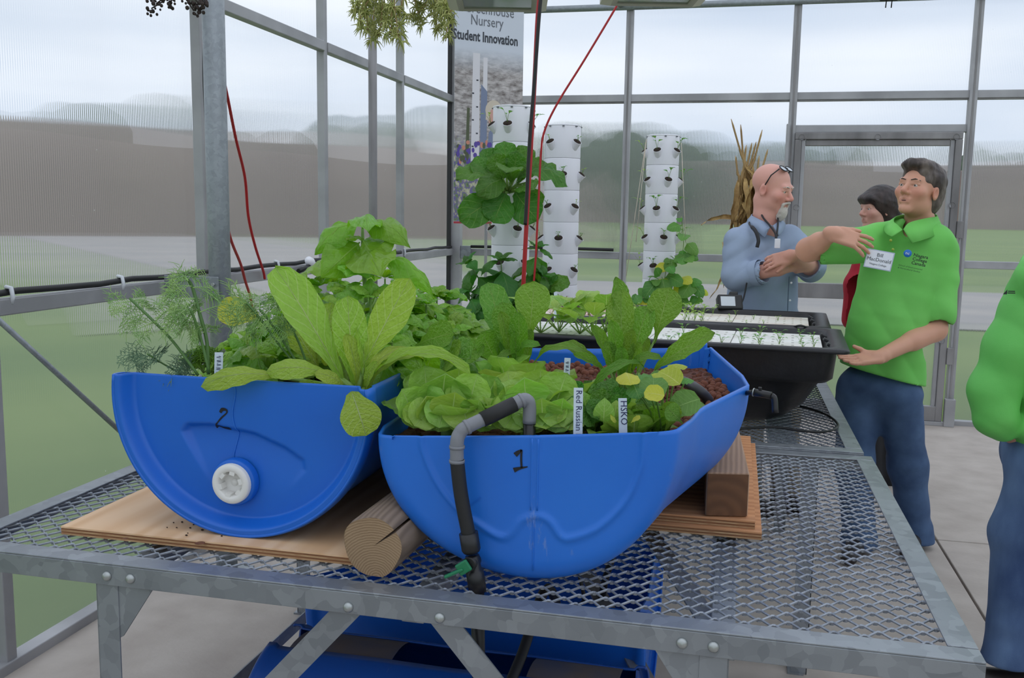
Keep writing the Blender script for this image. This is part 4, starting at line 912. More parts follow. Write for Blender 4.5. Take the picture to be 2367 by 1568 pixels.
# ================================================================== leaves
def leaf_mat(name, base, vein, transl, back=None, nv=7, bump=.5, bscale=22, rough=.42, var=.16, tfac=.36, blotch=None, side=.26):
    m = bpy.data.materials.new(name); m.use_nodes = True; t = m.node_tree; b = t.nodes['Principled BSDF']; l = t.links.new; out = t.nodes['Material Output']
    uv = N(t, 'ShaderNodeUVMap'); sp = N(t, 'ShaderNodeSeparateXYZ'); l(uv.outputs[0], sp.inputs[0])
    def M(op, a, b_=None, c=None):
        n = N(t, 'ShaderNodeMath', operation=op)
        for i, x in enumerate((a, b_, c)):
            if x is None: continue
            if hasattr(x, 'is_linked'): l(x, n.inputs[i])
            else: n.inputs[i].default_value = x
        return n.outputs[0]
    au = M('ABSOLUTE', M('SUBTRACT', sp.outputs['X'], .5))
    wid = M('MULTIPLY_ADD', sp.outputs['Y'], -.028, .036)
    mid = M('SUBTRACT', 1, M('SMOOTH_MIN', M('DIVIDE', au, wid), 1.0, .3))
    fr_ = M('FRACT', M('SUBTRACT', M('MULTIPLY', sp.outputs['Y'], nv), M('MULTIPLY', au, nv*.55)))
    sv = M('MULTIPLY', M('LESS_THAN', M('ABSOLUTE', M('SUBTRACT', fr_, .5)), .06), side)
    vn = M('MAXIMUM', M('MAXIMUM', mid, sv), 0); vn = M('MINIMUM', vn, 1)
    oi = N(t, 'ShaderNodeObjectInfo'); tc = N(t, 'ShaderNodeTexCoord')
    mp = N(t, 'ShaderNodeMapping'); l(uv.outputs[0], mp.inputs['Vector']); l(oi.outputs['Random'], mp.inputs['Location'])
    n = N(t, 'ShaderNodeTexNoise', Scale=5.0, Detail=5); l(mp.outputs[0], n.inputs['Vector'])
    hs = N(t, 'ShaderNodeHueSaturation'); hs.inputs['Color'].default_value = (*base, 1)
    l(M('MULTIPLY_ADD', oi.outputs['Random'], .035, .4825), hs.inputs['Hue']); l(M('ADD', M('MULTIPLY_ADD', M('FRACT', M('MULTIPLY', oi.outputs['Random'], 7.3)), 2*var, 1-var-.1), M('MULTIPLY', n.outputs['Fac'], .25)), hs.inputs['Value'])
    mx = N(t, 'ShaderNodeMix', data_type='RGBA'); mx.inputs[7].default_value = (*vein, 1); l(vn, mx.inputs[0]); l(hs.outputs[0], mx.inputs[6]); l(mx.outputs[2], b.inputs['Base Color'])
    n2 = N(t, 'ShaderNodeTexNoise', Scale=bscale, Detail=2); mp2 = N(t, 'ShaderNodeMapping'); mp2.inputs['Scale'].default_value = (.55, 1, 1); l(uv.outputs[0], mp2.inputs[0]); l(mp2.outputs[0], n2.inputs['Vector'])
    hgt = M('ADD', n2.outputs['Fac'], M('MULTIPLY', vn, .35)); bp = N(t, 'ShaderNodeBump', Strength=bump, Distance=.006); l(hgt, bp.inputs['Height']); l(bp.outputs[0], b.inputs['Normal'])
    b.inputs['Roughness'].default_value = rough; b.inputs['Specular IOR Level'].default_value = .4
    tr = N(t, 'ShaderNodeBsdfTranslucent'); h2 = N(t, 'ShaderNodeHueSaturation'); h2.inputs['Color'].default_value = (*transl, 1); h2.inputs['Hue'].default_value = .5; l(mx.outputs[2], h2.inputs['Color']); h2.inputs['Value'].default_value = 1.5; h2.inputs['Saturation'].default_value = 1.1; l(h2.outputs[0], tr.inputs['Color'])
    ms = N(t, 'ShaderNodeMixShader'); ms.inputs[0].default_value = tfac; l(b.outputs[0], ms.inputs[1]); l(tr.outputs[0], ms.inputs[2]); l(ms.outputs[0], out.inputs['Surface'])
    MATS[name] = m; return m
LM_ROM = leaf_mat('romaine_leaf', srgb(156, 188, 68), srgb(212, 224, 160), srgb(170, 200, 40), bump=.9, bscale=20, var=.07, rough=.36)
LM_BAS = leaf_mat('basil_leaf', srgb(134, 180, 60), srgb(172, 204, 108), srgb(150, 190, 30), nv=9, bump=.9, bscale=9, rough=.27)
LM_BUT = leaf_mat('butterhead_leaf', srgb(146, 182, 82), srgb(196, 216, 148), srgb(170, 210, 60), nv=6, bump=.6, bscale=9, rough=.35, side=.12)
LM_SOR = leaf_mat('sorrel_leaf', srgb(114, 158, 56), srgb(178, 206, 120), srgb(140, 190, 30), nv=8, bump=.9, bscale=22)
LM_CAB = leaf_mat('cabbage_leaf', srgb(80, 132, 48), srgb(150, 182, 104), srgb(120, 180, 30), nv=7, bump=1.2, bscale=16)
LM_DBAS = leaf_mat('dark_basil_leaf', srgb(68, 122, 44), srgb(104, 146, 74), srgb(100, 150, 30), nv=9, bump=.6, bscale=14)
LM_YEL = leaf_mat('yellow_green_leaf', srgb(186, 192, 66), srgb(214, 214, 130), srgb(200, 210, 50), nv=6, bump=.3, bscale=10)
LM_CHD = leaf_mat('pale_chard_leaf', srgb(146, 182, 80), srgb(196, 214, 140), srgb(180, 210, 60), nv=6, bump=.3, bscale=12)
LM_VIN = leaf_mat('vine_leaf', srgb(96, 146, 66), srgb(146, 180, 104), srgb(140, 190, 50), nv=6, bump=.3, bscale=12)
STEM = mat('green_stem', srgb(128, 160, 74), .5, col2=srgb(104, 140, 60), scale=20); STEM_D = mat('dark_green_stem', srgb(84, 122, 60), .5)

def w_prof(kind, t):
    if kind == 'ovate': return max(0, math.sin(math.pi*min(1, t)**.78))**.85
    if kind == 'oblong': return (.22+.78*smooth(0, .62, t))*math.sqrt(max(0, 1-max(0, (t-.62)/.38)**2.3))
    if kind == 'spoon': return (.10+.9*smooth(.12, .68, t))*math.sqrt(max(0, 1-max(0, (t-.66)/.34)**2.2))
    if kind == 'fan': return (.30+.70*smooth(0, .6, t))*math.sqrt(max(0, 1-max(0, (t-.55)/.45)**2.8))
    if kind == 'round': return math.sqrt(max(0, 1-((t-.5)/.5)**2))
    if kind == 'heart': return math.sqrt(max(0, 1-max(0, (t-.3)/.7)**1.5))*min(1, .62+1.8*t)
    return 1
LEAFV = {}
def leaf_mesh(name, material, kind='ovate', W=.5, bend=.6, cup=.2, ruffle=.03, nf=3, pet=0, seed=0, bull=.012, nl=14, nw=9, twist=0, notch=0, curl=0):
    rng = np.random.RandomState(seed); ph = rng.rand(6)*6.28
    pts = [Vector((0, 0, 0))]; dirs = []
    K = nl*3
    for k in range(K):
        t = (k+.5)/K; a = bend*(.5-t)*1.6-curl*smooth(.6, 1, t); d = Vector((0, math.cos(a), math.sin(a))); dirs.append(d); pts.append(pts[-1]+d/K)
    ch = pts[-1]-pts[0]; ang = math.atan2(ch.z, ch.y); R = Matrix.Rotation(-ang, 3, 'X'); s_ = 1/ch.length
    pts = [R @ p*s_ for p in pts]; dirs = [R @ d for d in dirs]+[R @ dirs[-1]]
    vs, uvs = [], []
    ts = np.linspace(0, 1, nl+1)
    for t in ts:
        k = min(int(round(t*K)), K); p = pts[k]; d = dirs[min(k, K-1)]; n = Vector((0, -d.z, d.y)); tb = (t-pet)/(1-pet)
        w = W/2*(w_prof(kind, max(0, tb)) if tb > 0 else 0); w = max(w, .012 if tb <= 0 else .004)
        for i in range(nw):
            s = -1+2*i/(nw-1); q = abs(s)
            z = cup*w*(q**1.6)+ruffle*(q**2)*math.sin(nf*6.283*t+ph[0]+(ph[1] if s > 0 else 0))*smooth(0, .25, tb)+bull*math.sin(17*t+ph[2]+5*s)*math.sin(11*s+ph[3]+9*t)*(1-q*.3)*(w/(W/2+1e-6))
            x = s*w*(1+.03*math.sin(9*t+ph[4]*(1 if s > 0 else 2))); tw = twist*t; x, z = x*math.cos(tw)-z*math.sin(tw), x*math.sin(tw)+z*math.cos(tw)
            z += -abs(s*w)*.10 if cup < 0 else 0
            vs.append(Vector((x, 0, 0))+p+n*z); uvs.append((.5+.5*s, t))
    n_ = nw; fs = [(j*n_+i, j*n_+i+1, (j+1)*n_+i+1, (j+1)*n_+i) for j in range(nl) for i in range(n_-1)]
    me = bpy.data.meshes.new(name); me.from_pydata([tuple(v) for v in vs], [], fs); me.polygons.foreach_set('use_smooth', [True]*len(fs))
    l = me.uv_layers.new(name='UVMap'); idx = np.zeros(len(me.loops), dtype=np.int32); me.loops.foreach_get('vertex_index', idx); l.data.foreach_set('uv', np.array(uvs, dtype=np.float32)[idx].ravel())
    me.materials.append(material); LEAFV[name] = me; return me
def leaf_to(parent, me, base, tip, hint, ws=1.0, name='leaf'):
    base, tip = Vector(base), Vector(tip); y = tip-base; Ln = y.length; y = y/Ln; h = Vector(hint); z = (h-y*h.dot(y))
    z = z.normalized() if z.length > 1e-4 else y.orthogonal().normalized(); x = y.cross(z)
    M = Matrix(((x.x*Ln*ws, y.x*Ln, z.x*Ln, base.x), (x.y*Ln*ws, y.y*Ln, z.y*Ln, base.y), (x.z*Ln*ws, y.z*Ln, z.z*Ln, base.z), (0, 0, 0, 1)))
    o = bpy.data.objects.new(name, me); put(o, parent); off = WL.get(parent.name, Vector())
    o.matrix_local = Matrix.Translation(-off) @ M; return o
UPV = Vector((0, 0, 1))
def tocam(p): return (CAM-Vector(p)).normalized()
def mixh(p, a, lat=0): return tocam(p)*a+UPV*(1-a)+HR*lat
ROM = [leaf_mesh('romaine%d' % i, LM_ROM, 'oblong', .36, b, c, .018, 4, 0, i, .010) for i, (b, c) in enumerate([(.35, .18), (.6, .3), (.2, .1), (1.5, .2), (.9, -.15)])]
SPN = [leaf_mesh('sorrel%d' % i, LM_SOR, k, w, b, c, .02, 4, p, 10+i, .010) for i, (k, w, b, c, p) in enumerate([('oblong', .40, .3, .25, 0), ('oblong', .34, .5, .5, 0), ('spoon', .44, .25, .15, .0), ('oblong', .3, .15, .6, 0), ('oblong', .42, 1.7, .15, 0), ('spoon', .62, .15, .1, .0)])]
BAS = [leaf_mesh('basil%d' % i, LM_BAS, 'ovate', w, b, c, .035, 3, .1, 20+i, .05) for i, (w, b, c) in enumerate([(.66, .9, -.25), (.7, 1.3, -.3), (.6, .5, -.15), (.72, 1.0, -.5), (.58, 1.6, -.2)])]
DBAS = [leaf_mesh('dark_basil%d' % i, LM_DBAS, 'ovate', w, b, c, .025, 3, .1, 30+i, .02) for i, (w, b, c) in enumerate([(.62, .9, -.3), (.66, 1.4, -.3), (.58, .5, -.15)])]
BUT = [leaf_mesh('butterhead%d' % i, LM_BUT, 'fan', w, b, c, .035, 3, 0, 40+i, .016, 14, 11) for i, (w, b, c) in enumerate([(.95, -.5, .5), (1.05, -.9, .55), (.9, .3, .3), (1.0, -.2, .35), (.85, .9, .2)])]
CAB = [leaf_mesh('cabbage%d' % i, LM_CAB, 'fan', w, b, c, .05, 4, .12, 50+i, .035, 14, 11) for i, (w, b, c) in enumerate([(.62, .7, .12), (.7, 1.2, .1), (.58, .3, .25), (.66, 1.6, -.1)])]
YEL = [leaf_mesh('yellow%d' % i, LM_YEL, 'round', .95, b, c, .03, 3, 0, 60+i, .01, 10, 9) for i, (b, c) in enumerate([(.5, -.2), (.3, .2)])]
CHD = [leaf_mesh('chard%d' % i, LM_CHD, 'ovate', .56, b, c, .02, 3, .25, 70+i, .008, 10, 7) for i, (b, c) in enumerate([(.6, .2), (1.2, .1), (.3, .35)])]
VIN = [leaf_mesh('vine%d' % i, LM_VIN, 'heart', .75, b, c, .015, 3, .12, 80+i, .006, 9, 7) for i, (b, c) in enumerate([(.6, -.15), (.3, .1), (1.1, -.2)])]
VIN_Y = [leaf_mesh('yellow_vine%d' % i, LM_YEL, 'heart', .75, b, c, .015, 3, .12, 85+i, .006, 8, 7) for i, (b, c) in enumerate([(.6, -.15), (.3, .1)])]
SMALL = [leaf_mesh('small_leaf%d' % i, LM_VIN, 'ovate', .6, b, .1, .01, 2, .15, 90+i, .004, 5, 5) for i, b in enumerate([.5, 1.0])]
SMALL_C = [leaf_mesh('cotyledon%d' % i, LM_CHD, 'ovate', .6, b, .1, .01, 2, .15, 94+i, .004, 5, 5) for i, b in enumerate([.5, 1.0])]
def basil(label, foot, top, pairs, size, seed, LM=None, group=None, spread=1.0, droop=.35, stem=None, a0=None):
    """upright stem with crossed pairs of leaves, the largest in the middle, a small rosette on top"""
    LM = LM or BAS; rng = np.random.RandomState(seed); foot, top = Vector(foot), Vector(top); t = thing('basil_plant', label, 'plant', foot, group)
    ax = (top-foot).normalized(); sx = ax.orthogonal().normalized(); sy = ax.cross(sx)
    MB().tube([foot, foot.lerp(top, .5)+sx*.006, top], [.005, .004, .0025], 7).build('stem', stem or STEM, t)
    ang = rng.rand()*3 if a0 is None else a0
    for k in range(pairs):
        f = .12+.88*k/(pairs-1) if pairs > 1 else 1; p = foot.lerp(top, f); ang += math.pi/2+rng.uniform(-.3, .3)
        sz = size*1.25*(.7+.5*math.sin(math.pi*min(1, .2+f*.75)))*(1 if k < pairs-1 else .75)
        for s in (0, math.pi):
            a = ang+s+rng.uniform(-.25, .25); d = sx*math.cos(a)+sy*math.sin(a); el = rng.uniform(-.5, .15)-droop+.5*f*(k == pairs-1)
            tip = p+(d*math.cos(el)*spread+ax*math.sin(el))*sz*rng.uniform(.85, 1.15)
            leaf_to(t, LM[rng.randint(len(LM))], p+d*.003, tip, ax+d*.35, rng.uniform(.9, 1.1))
    for k in range(4):
        a = k*math.pi/2+ang; d = sx*math.cos(a)+sy*math.sin(a); leaf_to(t, LM[rng.randint(len(LM))], top, top+(d*.8+ax*.45)*size*.55, ax+d*.2)
    return t

# ------------------------------------------------------------------ clay pebble beds
CLAY = mat('fired_clay', srgb(132, 76, 54), .85, col2=srgb(94, 56, 42), scale=40, detail=3, bump=.3, bscale=200)
CLAY_D = mat('fired_clay_bed', srgb(112, 64, 46), .9, col2=srgb(76, 46, 36), scale=60, detail=3, bump=.8, bscale=90)
def soil2(u, v):
    y = BF+.045+(BB_-BF-.06)*v; z = 1.045+.004*math.sin(9*u+7*v); w = math.sqrt(BR**2-(z-BZC)**2)-.014; return Vector((BX-w+2*w*u, y, z))
tag(MB().grid(soil2, 20, 24).build('pebble_bed', CLAY_D, None, (BX, 2.2, 1.04)), 'brown clay pebble bed filling the half barrel marked 2', 'pebbles', kind='stuff')
def bedz(x, y): return 1.000+.028*smooth(2.0, 2.26, x)+.022*smooth(2.0, 2.6, y)
def soil1(u, v):
    y = F1+.045+(K1-F1-.075)*v; xl, xr, zl, zr = rim1((y-F1-.03)/(K1-F1-.03)); xl += .016; xr -= .03
    x = xl+(xr-xl)*u; return Vector((x, y, bedz(x, y)))
bedm = MB().grid(soil1, 26, 34); rng = np.random.RandomState(77)
for k in range(1500):
    p = soil1(rng.rand(), rng.rand()); bedm.sphere(p+Vector((0, 0, -.002)), rng.uniform(.007, .0105), 7, 4)
tag(bedm.build('pebble_bed', CLAY_D, None, (1.84, 2.3, 1.0)), 'brown clay pebble bed filling the half barrel marked 1', 'pebbles', kind='stuff')
pm = []
for k in range(5):
    rng = np.random.RandomState(k); b = bmesh.new(); bmesh.ops.create_icosphere(b, subdivisions=2, radius=1)
    for v in b.verts: v.co *= 1+.10*math.sin(3*v.co.x+k)+.08*math.sin(4*v.co.y+2*k)
    me = bpy.data.meshes.new('clay_pebble'); b.to_mesh(me); b.free(); me.polygons.foreach_set('use_smooth', [True]*len(me.polygons)); me.materials.append(CLAY); pm.append(me)
def pebbles(region, n, label, seed, zoff=.0):
    rng = np.random.RandomState(seed); got = []; tries = 0
    while len(got) < n and tries < 9000:
        tries += 1; x = rng.uniform(region[0], region[1]); y = rng.uniform(region[2], region[3]); xl, xr, _, _ = rim1((y-F1-.03)/(K1-F1-.03)); r = rng.uniform(.0085, .0115)
        if x < xl+.02 or x > xr-.034+.0 or y < F1+.06 or y > K1-.045: continue
        lay = 0; z = bedz(x, y)+r*.55
        if any((x-a)**2+(y-b)**2 < (.9*(r+c))**2 for a, b, c in got): continue
        got.append((x, y, r)); o = bpy.data.objects.new('clay_pebble', pm[rng.randint(5)]); put(o); o.location = (x, y, z); o.scale = (r, r*rng.uniform(.85, 1.1), r*rng.uniform(.8, 1)); o.rotation_euler = (rng.rand()*6, rng.rand()*6, rng.rand()*6)
        tag(o, label, 'pebble', 'clay pebbles in barrel 1')
pebbles((2.04, 2.22, 2.0, 2.5), 170, 'round brown clay pebble in the flared corner of barrel 1', 1)
pebbles((1.93, 2.12, 1.82, 1.95), 60, 'brown clay pebble under the young squash just inside the front rim', 2)
pebbles((1.62, 1.86, 2.62, 2.79), 50, 'brown clay pebble along the far wall behind the lettuces', 3)

# ------------------------------------------------------------------ barrel 2: big romaine in front
def leaves(parent, specs):
    for me, b, t, by, ty, ha, lat, ws in specs:
        B = atY(*b, by) if not isinstance(b, Vector) else b; T = atY(*t, ty); leaf_to(parent, me, B, T, mixh(B, ha, lat), ws)
rm = thing('romaine_plant', 'large pale romaine lettuce leaning over the front of barrel 2', 'plant', atY(830, 905, 1.88))
Bq = (828, 908)
leaves(rm, [
    (ROM[0], (792, 878), (636, 618), 1.90, 1.97, .9, .15, .80), (ROM[0], (822, 895), (803, 684), 1.90, 1.93, .9, -.1, 1.05), (ROM[2], (838, 850), (948, 644), 1.90, 1.96, .9, -.15, 1.02),
    (ROM[1], (826, 890), (800, 772), 1.89, 1.90, .9, .3, .85), (ROM[1], (836, 895), (826, 752), 1.90, 1.92, .8, .6, .7), (ROM[1], (842, 898), (850, 780), 1.91, 1.94, .8, -.8, .7),
    (ROM[4], (765, 868), (615, 860), 1.88, 1.82, .6, 0, 1.05), (ROM[4], (650, 872), (464, 894), 1.84, 1.78, .6, 0, .85), (ROM[4], (800, 902), (727, 862), 1.88, 1.84, .5, 0, 1.3), (ROM[2], (770, 905), (688, 888), 1.9, 1.86, .5, 0, 1.1),
    (ROM[3], (846, 900), (950, 815), 1.90, 1.96, .35, 0, .75), (ROM[3], (850, 905), (1090, 872), 1.91, 1.93, .35, 0, .50), (ROM[3], (852, 902), (985, 835), 1.93, 2.02, .4, 0, .6),
    (ROM[1], (848, 908), (872, 835), 1.89, 1.87, .8, -.5, .8), (leaf_mesh('hanging_romaine', LM_ROM, 'fan', .86, .5, .12, .02, 3, 0, 201, .01), (812, 905), (846, 1008), 1.785, 1.765, .95, .1, 1.0)])
for p in ((792, 878), (822, 895), (838, 850), (826, 890), (836, 895), (846, 900), (850, 905), (765, 868), (650, 872)):
    MB().tube([atY(*Bq, 1.89), atY((p[0]+Bq[0])/2, (p[1]+Bq[1])/2-2, 1.895), atY(*p, 1.90)], [.007, .006, .005], 7).build('leaf_stalk', STEM, rm)
# second, half hidden romaine: broad leaves among the basil
r2 = thing('romaine_plant', 'smaller romaine half hidden among the basil in barrel 2', 'plant', atY(720, 850, 2.05))
leaves(r2, [(ROM[2], (740, 840), (768, 700), 2.05, 2.12, .9, 0, 1.2), (ROM[0], (745, 835), (718, 705), 2.06, 2.1, .85, .2, 1.1), (ROM[2], (735, 850), (668, 742), 2.05, 2.05, .9, .3, 1.5), (ROM[1], (750, 845), (790, 760), 2.04, 2.0, .8, 0, 1.2)])
# flat yellow leaf and broad dark leaf of a chard
ch = thing('chard_plant', 'single chard with a flat yellow leaf beside the dill', 'plant', atY(600, 830, 2.35))
leaves(ch, [(leaf_mesh('flat_yellow', LM_YEL, 'fan', .62, .2, .1, .01, 2, 0, 99, .006), (600, 735), (503, 712), 2.35, 2.33, .8, 0, 1.15)])
MB().tube([atY(600, 850, 2.35), atY(606, 790, 2.35), atY(596, 735, 2.35)], [.005, .004, .003], 7).build('leaf_stalk', STEM, ch)
# ------------------------------------------------------------------ barrel 2: basil
tb_ = thing('basil_plant', 'tallest basil plant rising above all others in barrel 2', 'plant', atY(850, 800, 2.25))
MB().tube([atY(852, 800, 2.25), atY(846, 690, 2.25), atY(839, 600, 2.25), atY(838, 525, 2.25)], [.007, .006, .0055, .004], 9).build('stem', STEM, tb_)
leaves(tb_, [(BAS[1], (832, 523), (730, 590), 2.25, 2.18, .35, .2, .85), (BAS[1], (845, 523), (948, 574), 2.25, 2.2, .35, -.2, .8), (BAS[2], (838, 527), (842, 510), 2.25, 2.38, .2, 0, .9), (BAS[0], (838, 530), (850, 535), 2.25, 2.08, .2, 0, .7),
    (BAS[2], (838, 553), (801, 556), 2.25, 2.17, .15, 0, .9), (BAS[2], (840, 553), (905, 560), 2.25, 2.28, .15, 0, .9), (BAS[0], (832, 560), (742, 642), 2.25, 2.14, .7, .3, 1.1), (BAS[3], (845, 560), (885, 620), 2.25, 2.14, .8, -.2, 1.2),
    (BAS[0], (845, 590), (880, 640), 2.25, 2.08, .8, 0, 1.0), (BAS[1], (845, 600), (1000, 690), 2.25, 2.3, .3, -.2, .55), (BAS[2], (836, 600), (690, 640), 2.25, 2.32, .4, .1, .6), (BAS[0], (840, 640), (800, 640), 2.25, 2.1, .5, 0, 1.0)])
bl = [  # (foot u, v, Y, top u, v, Y, pairs, size)
    (600, 850, 2.15, 585, 780, 2.12, 4, .085, 'basil by the white marker stake, front left corner of barrel 2'), (560, 845, 2.25, 548, 800, 2.22, 3, .08, 'short basil right behind the dill in barrel 2'),
    (680, 850, 2.22, 655, 735, 2.2, 5, .095, 'basil behind the feathery second dill'), (740, 840, 2.3, 735, 665, 2.3, 6, .10, 'bright basil left of the tallest one, under the pipe elbow'), (800, 830, 2.2, 800, 690, 2.15, 5, .11, 'broad basil right behind the big romaine'),
    (860, 830, 2.2, 855, 690, 2.12, 5, .115, 'basil with crinkled leaves at the foot of the tallest one'), (920, 830, 2.2, 920, 735, 2.15, 5, .10, 'basil between the big romaine and the right rim of barrel 2'), (930, 800, 2.4, 930, 670, 2.4, 6, .10, 'basil right of the tallest one in barrel 2'),
    (980, 800, 2.4, 985, 705, 2.36, 5, .09, 'basil leaning over the right rim of barrel 2'), (1000, 770, 2.58, 1010, 690, 2.55, 5, .10, 'basil at the far right end of barrel 2'), (1030, 790, 2.5, 1055, 735, 2.46, 5, .085, 'outermost basil hanging towards barrel 1'),
    (780, 800, 2.5, 770, 660, 2.5, 5, .10, 'basil at the far end of barrel 2 behind the others'), (880, 790, 2.55, 890, 645, 2.55, 5, .10, 'far basil behind the crinkled one'), (660, 830, 2.4, 640, 700, 2.4, 5, .09, 'basil at the far left of barrel 2 behind the yellow leaf'), (900, 860, 2.05, 905, 790, 2.0, 4, .09, 'low basil beneath the arching romaine leaves'), (1010, 830, 2.3, 1030, 770, 2.26, 4, .085, 'lowest basil spilling over the side of barrel 2')]
for i, (fu, fv, fy_, tu, tv, ty_, pr_, sz, lb) in enumerate(bl):
    top = atY(tu, tv, ty_); foot = atY(fu, fv, fy_); foot.z = min(max(foot.z, 1.04), 1.06) if foot.z < top.z-.05 else 1.045
    basil(lb, foot, top, pr_+2, sz, 100+i, group='basil plants in barrel 2')
rng = np.random.RandomState(31)
fill = [(575, 815, 2.2), (620, 790, 2.25), (650, 770, 2.35), (640, 830, 2.05), (700, 760, 2.3), (700, 700, 2.45), (760, 720, 2.4), (820, 740, 2.3), (870, 730, 2.35), (880, 800, 2.1), (940, 760, 2.3), (960, 720, 2.5), (1000, 740, 2.45), (1030, 700, 2.6), (1070, 760, 2.55), (980, 790, 2.25), (950, 690, 2.6), (1040, 765, 2.4)]
fl_lb = ['beside the stake', 'below the second dill', 'left of the romaine leaf', 'just above the low romaine leaf', 'behind the tall romaine leaf', 'beneath the pipe elbow', 'under the long side leaf', 'between two romaine leaves', 'right of the middle romaine leaf', 'by the romaine heart', 'right of the widest romaine leaf', 'behind the widest romaine leaf', 'above the dark chard', 'top of the sloping edge', 'outer end of the sloping edge', 'over the dark chard leaf', 'beyond the tallest stem', 'next to the left sorrel']
for i, (u, v, y) in enumerate(fill):
    top = atY(u, v, y); foot = Vector((min(max(top.x, .98), 1.44), y+.02, 1.05)); basil('broad-leaved basil '+fl_lb[i]+' in barrel 2', foot, top, 3, .135, 150+i, group='basil plants in barrel 2', droop=.15+.3*rng.rand())
# broad leaves low on the right of the basil
r3 = thing('chard_plant', 'dark broad-leaved chard under the basil beside barrel 1', 'plant', atY(1000, 860, 2.15))
leaves(r3, [(SPN[5], (985, 838), (1085, 830), 2.15, 2.0, .7, 0, .9), (SPN[2], (960, 800), (1050, 770), 2.1, 2.0, .8, 0, 1.0), (SPN[2], (1000, 850), (1120, 800), 2.2, 2.2, .7, 0, 1.0), (SPN[5], (1010, 860), (1062, 818), 2.1, 1.98, .7, 0, 1.0), (BAS[0], (990, 850), (1010, 810), 2.05, 2.0, .8, 0, 1.1)])

# ------------------------------------------------------------------ dill and parsley
DILLM = mat('dill_green', srgb(156, 190, 108), .6, col2=srgb(128, 170, 98), scale=30); PARS = mat('parsley_green', srgb(104, 152, 38), .55, col2=srgb(130, 172, 56), scale=30)
def frond(parent, a, b, hint, width, seed, m=DILLM, n=13, r=.0008, lev=2):
    """one feathery frond: a thin midrib with forked thread leaflets"""
    rng = np.random.RandomState(seed); a, b = Vector(a), Vector(b); y = b-a; Ln = y.length; y /= Ln; z = Vector(hint); z = (z-y*z.dot(y)).normalized(); x = y.cross(z); mb = MB()
    sag = lambda t: a+y*Ln*t-UPV*(Ln*.10*t*t)
    mb.tube([sag(t) for t in (0, .35, .7, 1)], [r*1.8, r*1.5, r*1.2, r*.7], 4, False)
    def twig(p, d, L, lv):
        q = p+d*L; mb.tube([p, p.lerp(q, .5)+UPV*L*.04, q], [r, r*.9, r*.5], 3, False)
        if lv > 0:
            for k in range(5):
                f = .3+.7*k/4; s = 1 if k % 2 else -1; side = d.cross(z).normalized()
                dd = (d*.8+side*s*.75+Vector(rng.normal(0, .28, 3))).normalized(); twig(p.lerp(q, f), dd, L*.42*rng.uniform(.7, 1.2), lv-1)
    for k in range(n):
        t = .15+.85*k/(n-1); w = 1.1*width*math.sin(math.pi*(.18+.75*t))*rng.uniform(.8, 1.15)
        for s in (-1, 1):
            d = (x*s*.9+y*.55+z*rng.uniform(-.25, .25)-UPV*.15).normalized(); twig(sag(t), d, w, lev-1)
    return mb.build('frond', m, parent)
d1 = thing('dill_plant', 'tall feathery dill at the left front corner of barrel 2', 'plant', atY(482, 866, 1.86))
def dstem(t, pts, r=.0032): MB().tube(spline(pts, 6), r, 7).build('stem', STEM_D, t)
dstem(d1, [atY(458, 868, 1.86), atY(400, 790, 1.86), atY(350, 738, 1.86), atY(300, 690, 1.86)]); dstem(d1, [atY(482, 866, 1.87), atY(478, 790, 1.88), atY(460, 720, 1.88), atY(443, 660, 1.9), atY(425, 640, 1.9)], .004); dstem(d1, [atY(484, 862, 1.86), atY(466, 790, 1.86), atY(452, 745, 1.85), atY(440, 715, 1.84)])
fr_specs = [((305, 697), (255, 700), .035), ((340, 725), (285, 735), .04), ((305, 695), (335, 690), .03), ((360, 742), (400, 700), .04), ((360, 745), (310, 760), .035), ((443, 662), (395, 655), .05), ((435, 650), (420, 628), .035), ((445, 665), (490, 660), .05), ((450, 690), (400, 690), .05), ((455, 700), (370, 715), .06), ((460, 715), (425, 735), .05), ((462, 722), (525, 695), .05), ((452, 740), (395, 725), .055), ((455, 745), (440, 760), .04), ((447, 725), (415, 712), .05), ((470, 770), (482, 745), .03), ((465, 790), (450, 765), .02)]
for i, (a, b, w) in enumerate(fr_specs): frond(d1, atY(*a, 1.87), atY(*b, 1.84+.03*(i % 4)), mixh(atY(*a, 1.87), .6), w, i, n=9)
d1b = thing('dill_plant', 'low blue-green dill drooping over the left rim of barrel 2', 'plant', atY(400, 860, 1.9))
dstem(d1b, [atY(420, 866, 1.9), atY(375, 840, 1.88), atY(340, 818, 1.86)], .002)
DILLB = mat('blue_green_dill', srgb(98, 130, 100), .6)
for i, (a, b, w) in enumerate([((370, 838), (280, 812), .04), ((345, 822), (315, 835), .03), ((350, 825), (375, 815), .03), ((450, 868), (390, 850), .04), ((455, 866), (410, 862), .04), ((440, 866), (420, 845), .04)]): frond(d1b, atY(*a, 1.88), atY(*b, 1.86), mixh(atY(*a, 1.88), .6), w, 40+i, DILLB, n=9)
d2 = thing('dill_plant', 'second feathery dill between the yellow leaf and the big romaine', 'plant', atY(690, 860, 1.98))
for p in ([(690, 852), (640, 790), (600, 735), (570, 700)], [(694, 850), (655, 790), (625, 745), (600, 715)], [(712, 850), (690, 790), (660, 730), (650, 690)]): dstem(d2, [atY(*q, 1.98) for q in p], .0028)
